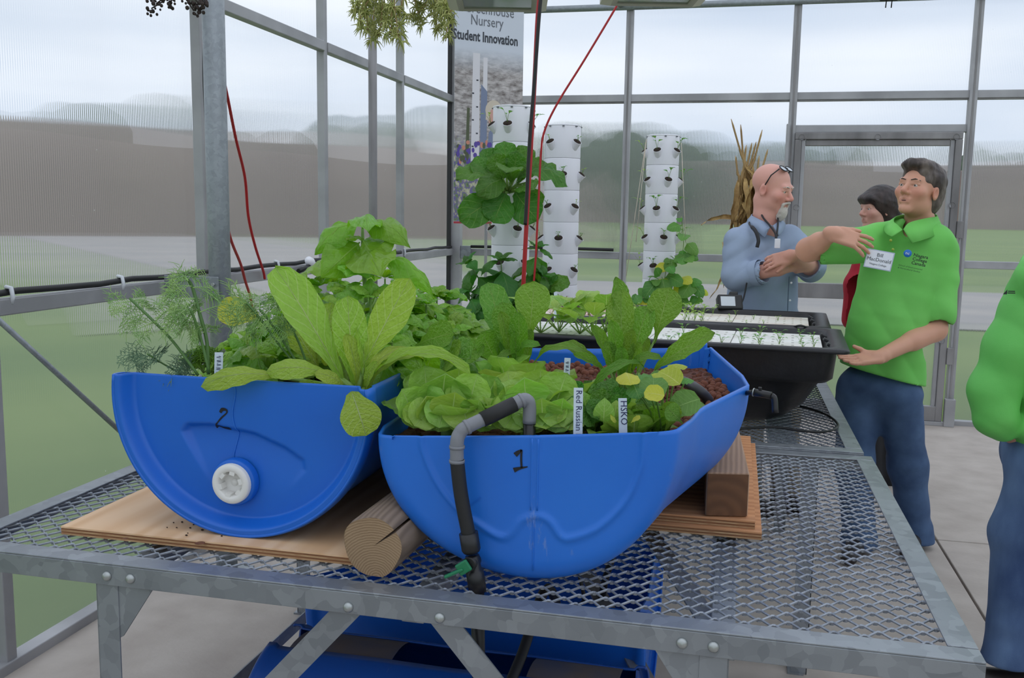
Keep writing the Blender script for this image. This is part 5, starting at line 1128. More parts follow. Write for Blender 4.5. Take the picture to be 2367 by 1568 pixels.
for i, (a, b, w) in enumerate([((572, 702), (540, 690), .05), ((590, 725), (555, 720), .05), ((600, 715), (600, 680), .05), ((600, 735), (640, 715), .05), ((625, 745), (585, 760), .05), ((640, 715), (620, 690), .045), ((650, 700), (660, 680), .045), ((655, 725), (690, 720), .04), ((660, 735), (650, 765), .04), ((630, 750), (665, 770), .04), ((610, 730), (575, 740), .05)]): frond(d2, atY(*a, 1.98), atY(*b, 1.95+.03*(i % 3)), mixh(atY(*a, 1.98), .6), w, 60+i, n=9)
ps = thing('parsley_plant', 'bushy bright parsley beside the dill in barrel 2', 'plant', atY(465, 855, 1.95))
rng = np.random.RandomState(5)
for k in range(16):
    b = atY(440+60*rng.rand(), 800+45*rng.rand(), 1.93+.06*rng.rand()); a = atY(470, 862, 1.95); frond(ps, a.lerp(b, .45), b, mixh(b, .5), .022, 90+k, PARS, n=7, r=.0013)
    if k % 3 == 0: MB().tube([a, a.lerp(b, .6)], .0015, 5).build('stem', STEM, ps)

# ------------------------------------------------------------------ marker stakes
STAKE = mat('white_marker_stake', srgb(212, 224, 236), .4)
def stake(label, u0, v0, u1, v1, hd, w, txt=None, mat_=None, ts=.010, rev=1, scrib=0):
    a, b = atH(u0, v0, hd), atH(u1, v1, hd); t = thing('plant_marker', label, 'marker', b, 'white plant marker stakes')
    up = (a-b).normalized(); n = tocam(a); n = (n-up*n.dot(up)).normalized(); x = up.cross(n); L_ = (a-b).length
    R = Matrix((x, up, n)).transposed(); bevel(MB().box((a+b)/2-up*.02, (w, L_+.04, .0015), R, 0).build('stake', STAKE, t), .0006)
    if txt:
        M = Matrix.Translation(a-up*.004-x*w*.22+n*.0012) @ R.to_4x4() @ Matrix.Rotation(-math.pi/2, 4, 'Z'); text_mesh('lettering', txt, ts, INKB, t, M, .0001, 'LEFT')
    elif scrib:
        for k in range(scrib):
            c = a-up*(.008+.0085*k); pts = [c+x*w*(.30*math.sin(2.1*j+k*1.7))-up*(.0012*j)+n*.0014 for j in range(5)]; MB().tube(spline(pts, 3), .0005, 4).build('scribble', INKB, t)
    return t
INKB = mat('blue_black_ink', srgb(40, 44, 90), .6)
stake('white stake reading Red Russian at the front rim of barrel 1', 1337, 897, 1336, 985, 1.797, .0180, 'Red Russian k', ts=.0165)
stake('short white stake lettered HSKO inside the front rim of barrel 1', 1439, 921, 1440, 985, 1.805, .0165, 'HSKO', ts=.0185)
stake('white stake behind the lettuces in barrel 1', 1312, 828, 1309, 880, 2.1, .014, scrib=3)
stake('pale scribbled stake beside the dill in barrel 2', 506, 815, 505, 866, 2.06, .018, scrib=6)
stake('blank white stake among the red beet seedlings', 1284, 676, 1284, 735, 3.9, .013)
stake('blank white stake partly behind the tall sorrel', 1447, 684, 1446, 730, 3.95, .013)
stake('blank white stake between the sorrel and the round leaf', 1505, 684, 1505, 720, 3.9, .015)

# ------------------------------------------------------------------ barrel 1: lettuces, sorrel, young squash
def lettuce(label, c, r, n, seed, LM=BUT, tilt=0, group='butterhead lettuces in barrel 1'):
    rng = np.random.RandomState(seed); c = Vector(c); t = thing('lettuce', label, 'lettuce', c, group)
    for k in range(n):
        f = k/(n-1); a = k*2.39996+seed; el = .32+1.05*f**1.1; L_ = r*(1.12-.30*f)*rng.uniform(.9, 1.1)
        d = Vector((math.cos(a), math.sin(a), 0)); tip = c+d*math.cos(el)*L_+UPV*(math.sin(el)*L_+.01)
        leaf_to(t, LM[rng.randint(len(LM))] if f > .3 else LM[[2, 3, 4][rng.randint(3)]], c+d*.012*(1-f)+UPV*.012, tip, UPV*math.cos(el)-d*math.sin(el), rng.uniform(.85, 1.05))
    MB().lathe([(.0, -.015), (.014, -.012), (.016, .012), (.0, .02)], 10, c).build('heart', STEM, t)
    return t
l1 = lettuce('plump pale butterhead lettuce at the left corner of barrel 1', (1.635, 1.885, 1.008), .14, 5, 3)
leaves(l1, [(BUT[0], (1040, 992), (1052, 906), 1.82, 1.81, .85, 0, 1.25), (BUT[1], (1022, 975), (1030, 862), 1.86, 1.85, .85, .1, 1.0), (BUT[3], (1072, 965), (1104, 864), 1.86, 1.88, .85, -.2, .9), (BUT[3], (995, 975), (982, 846), 1.88, 1.90, .75, .3, .85), (BUT[3], (975, 985), (928, 900), 1.84, 1.82, .7, .3, .9), (BUT[3], (1095, 970), (1150, 872), 1.9, 1.92, .75, -.1, .9), (BUT[0], (1050, 960), (1062, 850), 1.92, 1.94, .8, 0, .9), (BUT[3], (1000, 960), (955, 860), 1.92, 1.94, .7, .3, .9), (BUT[0], (1085, 985), (1108, 925), 1.82, 1.81, .8, -.2, 1.1), (BUT[1], (1005, 985), (985, 915), 1.83, 1.81, .8, .3, 1.0), (BUT[2], (985, 985), (930, 945), 1.83, 1.80, .6, 0, .9), (BUT[4], (1010, 940), (958, 986), 1.87, 1.79, .8, 0, 1.0), (BUT[4], (1030, 930), (1015, 990), 1.87, 1.79, .85, 0, 1.0), (BUT[4], (1065, 935), (1085, 992), 1.87, 1.79, .85, 0, 1.1), (BUT[2], (1090, 940), (1135, 985), 1.87, 1.79, .8, 0, 1.0)])
l2 = lettuce('wide open butterhead lettuce behind the pipe in barrel 1', (1.805, 1.905, 1.005), .14, 5, 8)
leaves(l2, [(BUT[0], (1255, 992), (1252, 920), 1.82, 1.80, .85, 0, 1.2), (BUT[1], (1225, 970), (1212, 872), 1.86, 1.86, .85, .1, 1.0), (BUT[3], (1270, 965), (1310, 862), 1.88, 1.9, .8, -.2, .9), (BUT[0], (1290, 988), (1302, 920), 1.83, 1.82, .85, 0, 1.0), (BUT[0], (1245, 955), (1250, 852), 1.92, 1.95, .8, 0, 1.0), (BUT[3], (1200, 960), (1172, 858), 1.92, 1.95, .8, .2, .9), (BUT[3], (1205, 985), (1165, 915), 1.84, 1.82, .8, .2, 1.0), (BUT[1], (1275, 950), (1290, 858), 1.93, 1.96, .8, -.1, .9), (BUT[2], (1170, 965), (1140, 920), 1.86, 1.84, .6, 0, 1.1), (BUT[3], (1200, 950), (1165, 895), 1.88, 1.88, .7, .2, 1.0), (BUT[4], (1205, 940), (1165, 990), 1.87, 1.79, .8, 0, 1.0), (BUT[4], (1235, 930), (1215, 994), 1.87, 1.79, .85, 0, 1.0), (BUT[2], (1255, 930), (1262, 994), 1.87, 1.79, .85, 0, 1.1), (BUT[4], (1280, 935), (1305, 988), 1.88, 1.80, .8, 0, 1.0), (BUT[3], (1160, 960), (1135, 950), 1.86, 1.80, .6, 0, 1.3)])
for t_, pts_ in ((l1, [(955, 978), (985, 984), (1012, 986), (1062, 988), (1110, 986), (1136, 980)]), (l2, [(1165, 984), (1195, 988), (1225, 990), (1285, 988), (1318, 982)])):
    for k, (u, v) in enumerate(pts_):
        c = atY(u, v, 1.803); leaf_to(t_, BUT[(k % 2)*2+2], c+UPV*.03+Vector((0, .035, 0)), c-UPV*.012, mixh(c, .75), 1.15)
l3 = lettuce('smaller butterhead lettuce farther back beside the left sorrel', (1.72, 2.12, 1.015), .15, 12, 14)
def sorrel(label, base, specs, stems=True):
    t = thing('sorrel_plant', label, 'plant', base, 'tall sorrel plants in barrel 1')
    for me, b, tip, by, ty, ha, lat, ws in specs:
        B, T = atY(*b, by), atY(*tip, ty); leaf_to(t, me, B, T, mixh(B, ha, lat), ws)
        MB().tube([base, base.lerp(B, .5)+UPV*.004, B+(T-B)*.12], [.0045, .004, .0025], 6).build('leaf_stalk', STEM, t)
    return t
sb = atY(1186, 872, 2.25); sb.z = 1.02
sorrel('left sorrel with upright leaves behind the lettuces', sb, [
    (SPN[0], (1168, 830), (1128, 652), 2.25, 2.3, .85, .3, 1.0), (SPN[2], (1222, 800), (1236, 650), 2.27, 2.3, .9, -.1, 1.25), (SPN[0], (1188, 830), (1160, 698), 2.23, 2.22, .9, 0, 1.2), (SPN[1], (1180, 835), (1156, 720), 2.2, 2.18, .9, .3, .9),
    (SPN[0], (1205, 830), (1200, 722), 2.2, 2.17, .9, -.3, 1.0), (SPN[2], (1150, 850), (1112, 768), 2.25, 2.2, .8, .3, 1.5), (SPN[1], (1170, 850), (1138, 762), 2.27, 2.25, .85, .2, 1.0), (SPN[4], (1210, 845), (1250, 800), 2.2, 2.15, .5, 0, .7), (SPN[4], (1200, 845), (1148, 838), 2.2, 2.13, .4, 0, .7), (SPN[3], (1195, 855), (1190, 765), 2.17, 2.14, .8, 0, .9), (SPN[3], (1215, 860), (1228, 760), 2.25, 2.26, .8, -.3, 1.0)])
sb = atY(1440, 880, 2.18); sb.z = 1.025
sorrel('right sorrel with the largest dark leaves and one round spoon leaf', sb, [
    (SPN[3], (1425, 800), (1424, 640), 2.18, 2.2, .75, .5, 1.0), (SPN[0], (1440, 830), (1436, 668), 2.16, 2.18, .85, -.2, 1.0), (SPN[0], (1462, 830), (1500, 706), 2.16, 2.2, .85, -.3, 1.15), (SPN[5], (1512, 795), (1548, 664), 2.18, 2.2, .92, -.1, .95), (SPN[0], (1512, 855), (1652, 768), 2.15, 2.12, .6, 0, .82),
    (SPN[1], (1408, 850), (1366, 752), 2.18, 2.16, .8, .5, .9), (SPN[1], (1428, 850), (1412, 740), 2.13, 2.1, .9, .2, .9), (SPN[3], (1452, 850), (1462, 760), 2.12, 2.1, .9, -.2, 1.1), (SPN[4], (1400, 870), (1232, 856), 2.18, 2.2, .35, 0, .42), (SPN[2], (1390, 845), (1305, 792), 2.2, 2.2, .6, .2, .8), (SPN[1], (1400, 860), (1325, 820), 2.15, 2.12, .6, .2, .8),
    (SPN[0], (1420, 868), (1400, 790), 2.12, 2.08, .8, .3, 1.1), (SPN[0], (1455, 870), (1480, 790), 2.12, 2.1, .8, -.3, 1.0), (SPN[4], (1470, 868), (1530, 830), 2.12, 2.08, .5, 0, .7), (SPN[1], (1438, 875), (1436, 800), 2.1, 2.07, .85, 0, 1.1), (SPN[0], (1475, 865), (1496, 778), 2.2, 2.22, .8, -.2, .9), (SPN[4], (1490, 860), (1370, 905), 2.1, 2.02, .5, 0, .4)])
# young squash / nasturtium with yellow leaves
sq = thing('squash_plant', 'young squash with yellowish leaves near the flared corner of barrel 1', 'plant', atY(1535, 975, 1.95))
stem_b = atY(1535, 968, 1.95); stem_b.z = 1.01
RND = [leaf_mesh('squash%d' % i, LM_VIN, 'round', .95, b, c, .04, 4, 0, 110+i, .02, 10, 9) for i, (b, c) in enumerate([(.6, -.25), (.4, .2)])]
def rleaf(t, u, v, y, r, me, ha, lat=0, base=None):
    c = atY(u, v, y); h = mixh(c, ha, lat).normalized(); d = (HR*math.cos(u*.7)+HD*math.sin(u*.7)); d = (d-h*d.dot(h)).normalized(); leaf_to(t, me, c-d*r, c+d*r, h)
    b = base or stem_b; MB().tube(spline([b, b.lerp(c, .55)+UPV*.012, c-h*.001], 4), .0018, 6).build('leaf_stalk', STEM, t)
for u, v, y, r, me, ha in [(1566, 847, 1.95, .021, YEL[0], .12), (1547, 874, 1.9, .028, YEL[1], .45), (1530, 868, 1.93, .022, YEL[0], .15), (1584, 880, 1.93, .018, RND[0], .15), (1452, 876, 1.85, .025, YEL[0], .3), (1465, 888, 1.86, .018, RND[0], .5), (1510, 900, 1.86, .030, RND[1], .5), (1490, 884, 1.9, .026, RND[0], .5), (1512, 912, 1.82, .02, YEL[1], .6), (1585, 935, 1.87, .03, RND[1], .7), (1470, 905, 1.84, .02, RND[0], .5), (1525, 880, 1.95, .026, RND[1], .4)]:
    rleaf(sq, u, v, y, r, me, ha)
leaves(sq, [(SPN[5], (1568, 965), (1622, 930), 1.94, 2.05, .7, 0, 1.1), (SPN[5], (1540, 980), (1560, 930), 1.86, 1.84, .8, 0, 1.2), (SPN[5], (1578, 980), (1540, 940), 1.84, 1.82, .8, .2, 1.2)])
gk = thing('kale_seedling', 'low leafy kale seedlings between the two front marker stakes', 'plant', atY(1400, 975, 1.86))
leaves(gk, [(CAB[0], (1400, 970), (1372, 900), 1.86, 1.84, .7, .2, 1.0), (CAB[0], (1405, 970), (1415, 905), 1.86, 1.86, .8, 0, 1.1), (CAB[1], (1395, 975), (1352, 940), 1.84, 1.8, .6, 0, 1.0), (CHD[1], (1395, 980), (1398, 920), 1.82, 1.80, .8, 0, 1.3), (CAB[0], (1375, 985), (1340, 955), 1.82, 1.79, .6, 0, 1.4), (CHD[0], (1420, 975), (1425, 925), 1.84, 1.84, .8, 0, 1.2), (CAB[2], (1360, 985), (1375, 945), 1.81, 1.8, .7, 0, 1.4), (YEL[0], (1425, 975), (1410, 960), 1.8, 1.79, .4, 0, 1), (YEL[1], (1460, 975), (1480, 968), 1.81, 1.8, .4, 0, 1), (CAB[1], (1350, 970), (1310, 925), 1.86, 1.85, .6, 0, 1), (CHD[0], (1360, 960), (1345, 905), 1.88, 1.88, .8, 0, 1.2), (CAB[0], (1430, 960), (1440, 895), 1.9, 1.9, .7, 0, 1.1), (CAB[1], (1420, 940), (1395, 880), 1.95, 1.96, .7, 0, 1.1), (CAB[2], (1340, 930), (1330, 880), 1.95, 1.96, .7, 0, 1.1), (CAB[0], (1340, 950), (1290, 905), 1.93, 1.93, .6, 0, .9)])
gl_ = ['low leafy green behind the Red Russian stake', 'low leafy green between the two lettered stakes', 'low leafy green right of the lettered stakes', 'low leafy green under the yellow squash leaves', 'low leafy green at the foot of the right sorrel', 'leafy green in front of the right sorrel', 'leafy green beside the wide open lettuce', 'leafy green under the drooping sorrel leaf', 'leafy green at the squash stem']
for i, (u, v, y) in enumerate([(1375, 950, 1.92), (1405, 950, 1.91), (1465, 950, 1.90), (1490, 930, 1.94), (1430, 925, 1.98), (1385, 925, 1.96), (1335, 930, 1.95), (1345, 895, 2.08), (1520, 945, 1.93)]):
    c = atY(u, v, y); c.z = bedz(c.x, c.y)+.004; lettuce(gl_[i], c, (.07 if i < 4 or i == 8 else .10)+.012*(i % 3), 8, 60+i, [CAB[0], CAB[2], BUT[3], BUT[4], CHD[0]] if i % 2 else [BUT[3], CAB[0], SPN[5], CHD[2], BUT[2]], group='low leafy greens in barrel 1')
# soaker hose across the pebbles
hz = [atZ(u, v, z) for u, v, z in [(1400, 905, 1.02), (1490, 880, 1.045), (1540, 874, 1.062), (1580, 882, 1.07), (1612, 900, 1.068), (1632, 918, 1.05), (1642, 935, 1.03)]]
tag(MB().tube(spline(hz, 6), .0125, 12).build('soaker_hose', GREYP if False else mat('dark_hose', srgb(58, 58, 62), .5), None, hz[3]), 'dark grey hose arched over the pebbles in barrel 1', 'hose')
# ================================================================== plants on the towers
def seedling(label, p, h, n, seed, LM, group, m=STEM, name='seedling', d=None, spread=.9):
    """one joined sprout: thin stems with small leaves, as a single mesh"""
    rng = np.random.RandomState(seed); p = Vector(p); t = thing(name, label, 'seedling', p, group); d = d or Vector((0, 0, 0))
    for k in range(n):
        a = k*2.4+seed; q = Vector((math.cos(a), math.sin(a), 0))*spread; top = p+UPV*h*rng.uniform(.5, .9)+q*h*.25+d*h*.3
        MB().tube([p, p.lerp(top, .5)+UPV*h*.08, top], [.0012, .001, .0008], 4, False).build('stem', m, t)
        leaf_to(t, LM[rng.randint(len(LM))], top, top+q*h*.55+UPV*h*.15+d*h*.2, UPV+q*.3)
    return t
i = 0
for P_, nm in ((PT1, 'tallest'), (PT2, 'middle'), (PT3, 'farthest')):
    for (k, az, c, ax, d) in P_:
        i += 1
        if nm == 'tallest' and k in (1, 2, 4, 5): continue
        if nm == 'farthest' and k >= 5: continue
        h = {'tallest': .05, 'middle': .028, 'farthest': .055}[nm]*(1+.4*((i*37) % 10)/10)
        seedling('young sprout in a cup of the %s white tower' % nm, c, h, 3+(i % 3), i, SMALL if i % 3 else SMALL_C, 'sprouts in the %s tower' % nm, d=d)
# big cabbage on the tallest tower
cb = thing('cabbage_plant', 'huge dark leafy cabbage growing out of the tallest tower', 'plant', atH(1180, 440, 4.95))
HC = 4.98
def cl(specs, par, H0=HC):
    for me, b, t, hb, ht, ha, lat, ws in specs:
        B, T = atH(*b, hb), atH(*t, ht); leaf_to(par, me, B, T, mixh(B, ha, lat), ws); MB().tube([atH(1175, 445, H0), B, B.lerp(T, .3)], [.008, .007, .004], 6).build('leaf_stalk', STEM, par)
cl([(CAB[1], (1160, 440), (1053, 415), 4.98, 4.85, .35, .2, .8), (CAB[0], (1160, 445), (1062, 512), 4.95, 4.8, .7, .5, .9), (CAB[0], (1170, 445), (1140, 516), 4.93, 4.82, .9, 0, 1.35), (CAB[0], (1190, 440), (1245, 510), 4.95, 4.8, .8, -.4, 1.1), (CAB[3], (1195, 430), (1312, 432), 4.98, 4.9, .4, 0, .75), (CAB[1], (1190, 430), (1290, 400), 5.0, 4.95, .4, -.2, .8),
    (CAB[2], (1160, 420), (1115, 345), 5.0, 5.0, .7, .3, 1.0), (CAB[2], (1172, 420), (1165, 326), 5.0, 5.02, .8, .1, 1.0), (CAB[2], (1185, 420), (1225, 338), 5.0, 5.02, .8, -.2, 1.0), (CAB[2], (1165, 420), (1140, 355), 4.95, 4.9, .8, 0, 1.2), (CAB[2], (1185, 420), (1195, 350), 4.95, 4.9, .8, 0, 1.1), (CAB[0], (1160, 425), (1085, 380), 4.98, 4.9, .6, .3, 1.0), (CAB[0], (1195, 425), (1258, 375), 4.98, 4.95, .6, -.3, 1.0),
    (CAB[3], (1165, 430), (1105, 455), 4.93, 4.78, .6, .1, 1.0), (CAB[1], (1180, 430), (1170, 400), 4.93, 4.72, .5, 0, .9), (CAB[0], (1200, 440), (1235, 440), 4.93, 4.76, .6, 0, 1.1), (CAB[0], (1165, 440), (1095, 490), 4.95, 4.88, .8, .3, 1.0), (CAB[0], (1200, 440), (1255, 470), 4.98, 4.92, .7, -.2, 1.0)], cb)
# dark basil at the foot of the tallest tower
for k, (fu, fv, tu, tv, hd, pr_, sz, lb) in enumerate([(1130, 690, 1085, 610, 4.9, 5, .11, 'dark basil on the wall side of the tallest tower'), (1160, 700, 1158, 605, 4.85, 4, .115, 'dark basil facing out of the tallest tower'), (1225, 680, 1243, 575, 4.9, 5, .10, 'dark basil behind the thick red cable'), (1120, 740, 1085, 680, 4.85, 5, .11, 'low dark basil by the corner post'), (1215, 720, 1255, 640, 4.85, 5, .11, 'low dark basil between the two front towers'), (1170, 740, 1150, 690, 4.8, 4, .11, 'lowest dark basil behind the left sorrel'), (1140, 770, 1105, 725, 4.75, 4, .10, 'dark basil hanging behind the black tank corner')]):
    basil(lb, atH(fu, fv, hd), atH(tu, tv, hd-.05), pr_+1, sz*1.3, 300+k, DBAS, 'dark basil on the tallest tower', stem=STEM_D, droop=.6)
cl([(CAB[0], (1245, 665), (1318, 655), 4.9, 4.85, .6, 0, .9), (CAB[0], (1250, 670), (1290, 690), 4.88, 4.82, .7, 0, 1.0)], thing('chard_plant', 'broad green leaves sticking out right of the dark basil', 'plant', atH(1240, 680, 4.9)), 4.9) if False else None
bg = thing('chard_plant', 'broad green leaves sticking out beside the dark basil', 'plant', atH(1235, 690, 4.9))
leaves_h = [((1240, 675), (1318, 655), .9), ((1242, 680), (1285, 695), 1.0), ((1240, 670), (1290, 640), .8)]
for b, t, w in leaves_h: leaf_to(bg, CAB[0], atH(*b, 4.9), atH(*t, 4.84), mixh(atH(*b, 4.9), .6), w)
MB().tube([atH(1230, 700, 4.95), atH(1241, 675, 4.9)], .004, 6).build('stem', STEM_D, bg)
# climbing bean vines on the farthest tower
vn = thing('bean_vine', 'bean vine trailing from the lower cups of the farthest tower', 'plant', atH(1530, 650, 6.1))
rng = np.random.RandomState(4)
paths = [[(1535, 650), (1545, 610), (1570, 600), (1590, 590)], [(1530, 650), (1505, 640), (1495, 670), (1490, 690)], [(1540, 650), (1570, 640), (1600, 660), (1625, 690)], [(1540, 660), (1560, 690), (1590, 690)], [(1575, 600), (1580, 560), (1575, 500)], [(1490, 690), (1465, 690), (1455, 700)]]
for q in paths:
    pts = spline([atH(u, v, 6.05) for u, v in q], 6); MB().tube(pts, .0022, 5).build('stem', STEM, vn)
    for p in pts[2::2]:
        c = p+Vector(rng.normal(0, .012, 3)); T = c+(HR*rng.uniform(-1, 1)-UPV*rng.uniform(0, .8)-HD*rng.uniform(.1, .8)).normalized()*rng.uniform(.055, .12); leaf_to(vn, (VIN+VIN_Y[:1])[rng.randint(4)] if rng.rand() < .8 else VIN[0], c, T, mixh(c, .6))
for u, v, u2, v2 in [(1530, 640, 1540, 690), (1520, 650, 1490, 690), (1545, 640, 1580, 660), (1525, 640, 1515, 620), (1480, 690, 1460, 690), (1600, 650, 1575, 690)]: leaf_to(vn, VIN[0], atH(u, v, 6.03), atH(u2, v2, 5.98), mixh(atH(u, v, 6), .7), 1.1)

# ================================================================== seedlings in the rafts
def raftp(u, v):
    p = atZ(u, v, RZ+.001); cy = 3.556 if p.y < 3.876 else 4.196; c, s = math.cos(TY), math.sin(TY); dx, dy = p.x-TX, p.y-cy
    lx, ly = dx*c+dy*s, -dx*s+dy*c; lx = max(-ex+.03, min(ex-.03, lx)); ly = max(-ey+.02, min(ey-.02, ly)); return Vector((TX+lx*c-ly*s, cy+lx*s+ly*c, RZ+.001))
REDS = mat('beet_red', srgb(112, 40, 48), .5); BEET = [leaf_mesh('beet%d' % i, leaf_mat('beet_leaf%d' % i, c, srgb(150, 60, 70), c, bump=.2, tfac=.2), 'oblong', .3, .6, .2, .01, 2, .2, 120+i, .004, 5, 5) for i, c in enumerate([srgb(104, 52, 46), srgb(112, 104, 52)])]
i = 0
for u, v in [(1275, 722), (1292, 715), (1300, 724), (1316, 722), (1326, 708), (1332, 712), (1345, 720), (1352, 712), (1360, 722), (1338, 726), (1365, 706), (1320, 730), (1384, 716), (1390, 722), (1398, 708), (1378, 724), (1366, 728), (1302, 708), (1290, 728), (1350, 728), (1410, 716), (1400, 706), (1385, 728), (1325, 722)]:
    i += 1; p = raftp(u, v+8); seedling('dark red beet seedling in the red-stained raft', p, .045*(1+.3*math.sin(i*5)), 4, i+500, BEET, 'beet seedlings', REDS, 'beet_seedling', spread=1.3)
for u, v in [(1470, 712), (1478, 708), (1466, 722), (1474, 728), (1460, 730), (1482, 720)]:
    i += 1; seedling('yellow-green seedling in the stained raft behind the sorrel', raftp(u, v+5), .035, 4, i+500, SMALL_C, 'yellow-green raft seedlings')
for u, v in [(1584, 718), (1586, 728), (1590, 712), (1582, 738), (1592, 735), (1605, 720), (1608, 712), (1606, 732), (1604, 742), (1612, 705), (1626, 722), (1624, 735), (1630, 715), (1622, 745), (1648, 720)]:
    i += 1; seedling('bright green seedling in the brown-stained raft', raftp(u, v+6), .045, 4, i+500, SMALL_C, 'bright green raft seedlings')
for u, v in [(1686, 732), (1684, 742), (1688, 748), (1742, 735), (1765, 745), (1700, 724), (1725, 748), (1798, 738)]:
    i += 1; seedling('tiny pale sprout in the second tank toward the door', raftp(u, v+4), .022, 3, i+500, SMALL_C, 'tiny sprouts in the second tank')
for u, v in [(1572, 790), (1580, 770), (1625, 775), (1668, 795), (1711, 796), (1712, 778), (1757, 776), (1755, 792), (1756, 800), (1800, 784), (1801, 796), (1848, 776), (1850, 792), (1856, 806), (1890, 784), (1892, 792), (1900, 804), (1545, 795), (1600, 795)]:
    i += 1; seedling('small green seedling in the white raft of the front tank', raftp(u, v), (.034 if u < 1810 else .024), 4, i+500, SMALL, 'green seedlings in the front tank', spread=1.2)
chl = ['chard at the far left end of the front tank', 'chard with the broadest pale leaves in the front tank', 'chard leaning right in the front tank', 'chard nearest the tall sorrel in the front tank', 'low chard between its taller neighbours in the front tank']
for k, (u, v) in enumerate([(1250, 770), (1292, 768), (1340, 772), (1400, 770), (1370, 776)]):
    p = raftp(u, v); t = thing('chard_plant', 'pale '+chl[k], 'plant', p, 'pale chard in the front tank'); rng = np.random.RandomState(700+k)
    for j in range(8):
        a = j*2.4+k; el = rng.uniform(.5, 1.2); q = Vector((math.cos(a)*math.cos(el), math.sin(a)*math.cos(el), math.sin(el))); L_ = rng.uniform(.11, .18)
        b = p+q*L_*.45; MB().tube([p, b], .0025, 5).build('leaf_stalk', STEM, t); leaf_to(t, CHD[rng.randint(3)], b, b+(q*.8+Vector((math.cos(a), math.sin(a), -.1))*.5).normalized()*L_*.8, UPV+q*.2, 1.2)

# ================================================================== hanging plants overhead
SPK = mat('spiky_yellow_green', srgb(196, 196, 124), .5, col2=srgb(160, 170, 96), scale=40); TANST = mat('tan_stem', srgb(176, 148, 108), .7); DRY = mat('dried_dark_plant', srgb(58, 48, 44), .85); WIRE = mat('steel_wire', srgb(120, 120, 122), .4, .7)
hp = thing('hanging_plant', 'hanging yellow-green plant with spiky rosettes beside the banner', 'plant', atH(930, 10, 3.85))
hb = atH(930, -100, 3.85)
MB().lathe([(.0, -.10), (.12, -.08), (.15, .0), (.155, .02), (.14, .02)], 24, hb).build('hanging_pot', BLACK, hp)
for k in range(3): a = k*2.09; MB().tube([hb+Vector((.15*math.cos(a), .15*math.sin(a), .02)), hb+Vector((0, 0, .5))], .0015, 5).build('hanger_wire', WIRE, hp)
MB().tube([hb+Vector((0, 0, .5)), Vector((hb.x, hb.y, zroof(hb.x)-.02))], .002, 5).build('hanger_wire', WIRE, hp)
def rosette(c, r, seed, par):
    rng = np.random.RandomState(seed); m = MB()
    for k in range(15):
        d = Vector(rng.normal(0, 1, 3)); d.z -= .35; d.normalize(); p = Vector(c); q = p+d*r*rng.uniform(.7, 1.15); mid = p.lerp(q, .55)+UPV*r*.12
        m.tube([p, mid, q-UPV*r*.12], [.0030, .0026, .0006], 4, False)
    return m.build('rosette', SPK, par)
rng = np.random.RandomState(9); i = 0
strands = [((860, -10), (835, 30), (832, 62)), ((872, -10), (862, 50), (858, 92)), ((885, -10), (880, 60), (872, 85)), ((905, -10), (905, 50), (900, 82)), ((915, -10), (918, 60), (924, 105)), ((930, -10), (925, 30), (900, 55)), ((960, -10), (965, 25), (975, 50)), ((1000, -10), (1015, 30), (1022, 55)), ((1025, -10), (1035, 45), (1030, 95)), ((1040, -10), (1038, 30), (1020, 30)), ((985, -10), (975, 20), (958, 35)), ((845, -10), (825, 10), (822, 20)), ((1010, -10), (1005, 25), (1010, 70)), ((890, -10), (893, 30), (885, 45)), ((855, -10), (848, 20), (850, 70))]
for s_ in strands:
    hh = 3.85+rng.uniform(-.12, .12); pts = [hb+Vector((rng.uniform(-.1, .1), rng.uniform(-.1, .1), 0))]+[atH(u, v, hh) for u, v in s_]; sp_ = spline(pts, 5); MB().tube(sp_, .0022, 5).build('stem', TANST, hp)
    for p in sp_[len(sp_)//3::2]:
        i += 1; rosette(p+Vector(rng.normal(0, .012, 3)), rng.uniform(.034, .048), i, hp)
dp = thing('dried_plant', 'dark dried plant dangling from above next to the thick post', 'plant', atH(455, 0, 3.3))
rng = np.random.RandomState(2)
for (u, v) in [(350, 20), (362, 8), (385, 2), (395, 5), (440, 8), (448, 25), (460, 10), (475, 5), (470, 15), (432, 2)]:
    a = atH(430+rng.uniform(-30, 30), -45, 3.3); b = atH(u, v, 3.3); MB().tube(spline([a, a.lerp(b, .5)+Vector((0, 0, -.01)), b], 4), .0025, 5).build('stem', DRY, dp)
    m = MB()
    for k in range(9): m.sphere(b+Vector(rng.normal(0, .012, 3)), rng.uniform(.004, .008), 6, 4)
    m.build('dried_cluster', DRY, dp)
MB().tube([atH(430, -50, 3.3), Vector((atH(430, -50, 3.3).x, atH(430, -50, 3.3).y, 3.15))], .002, 5).build('hanger_wire', WIRE, dp)
dc = thing('wire_clamp', 'dark two-pronged clamp on the far truss above the door', 'clamp', atY(2055, 5, 7.2))
for u in (2047, 2060): MB().tube([atY(u+3, -8, 7.2), atY(u, 18, 7.2)], .004, 6).build('prong', BLACK, dc)
MB().box(atY(2055, -6, 7.2), (.12, .03, .05), None, .008).build('clamp_body', BLACK, dc)

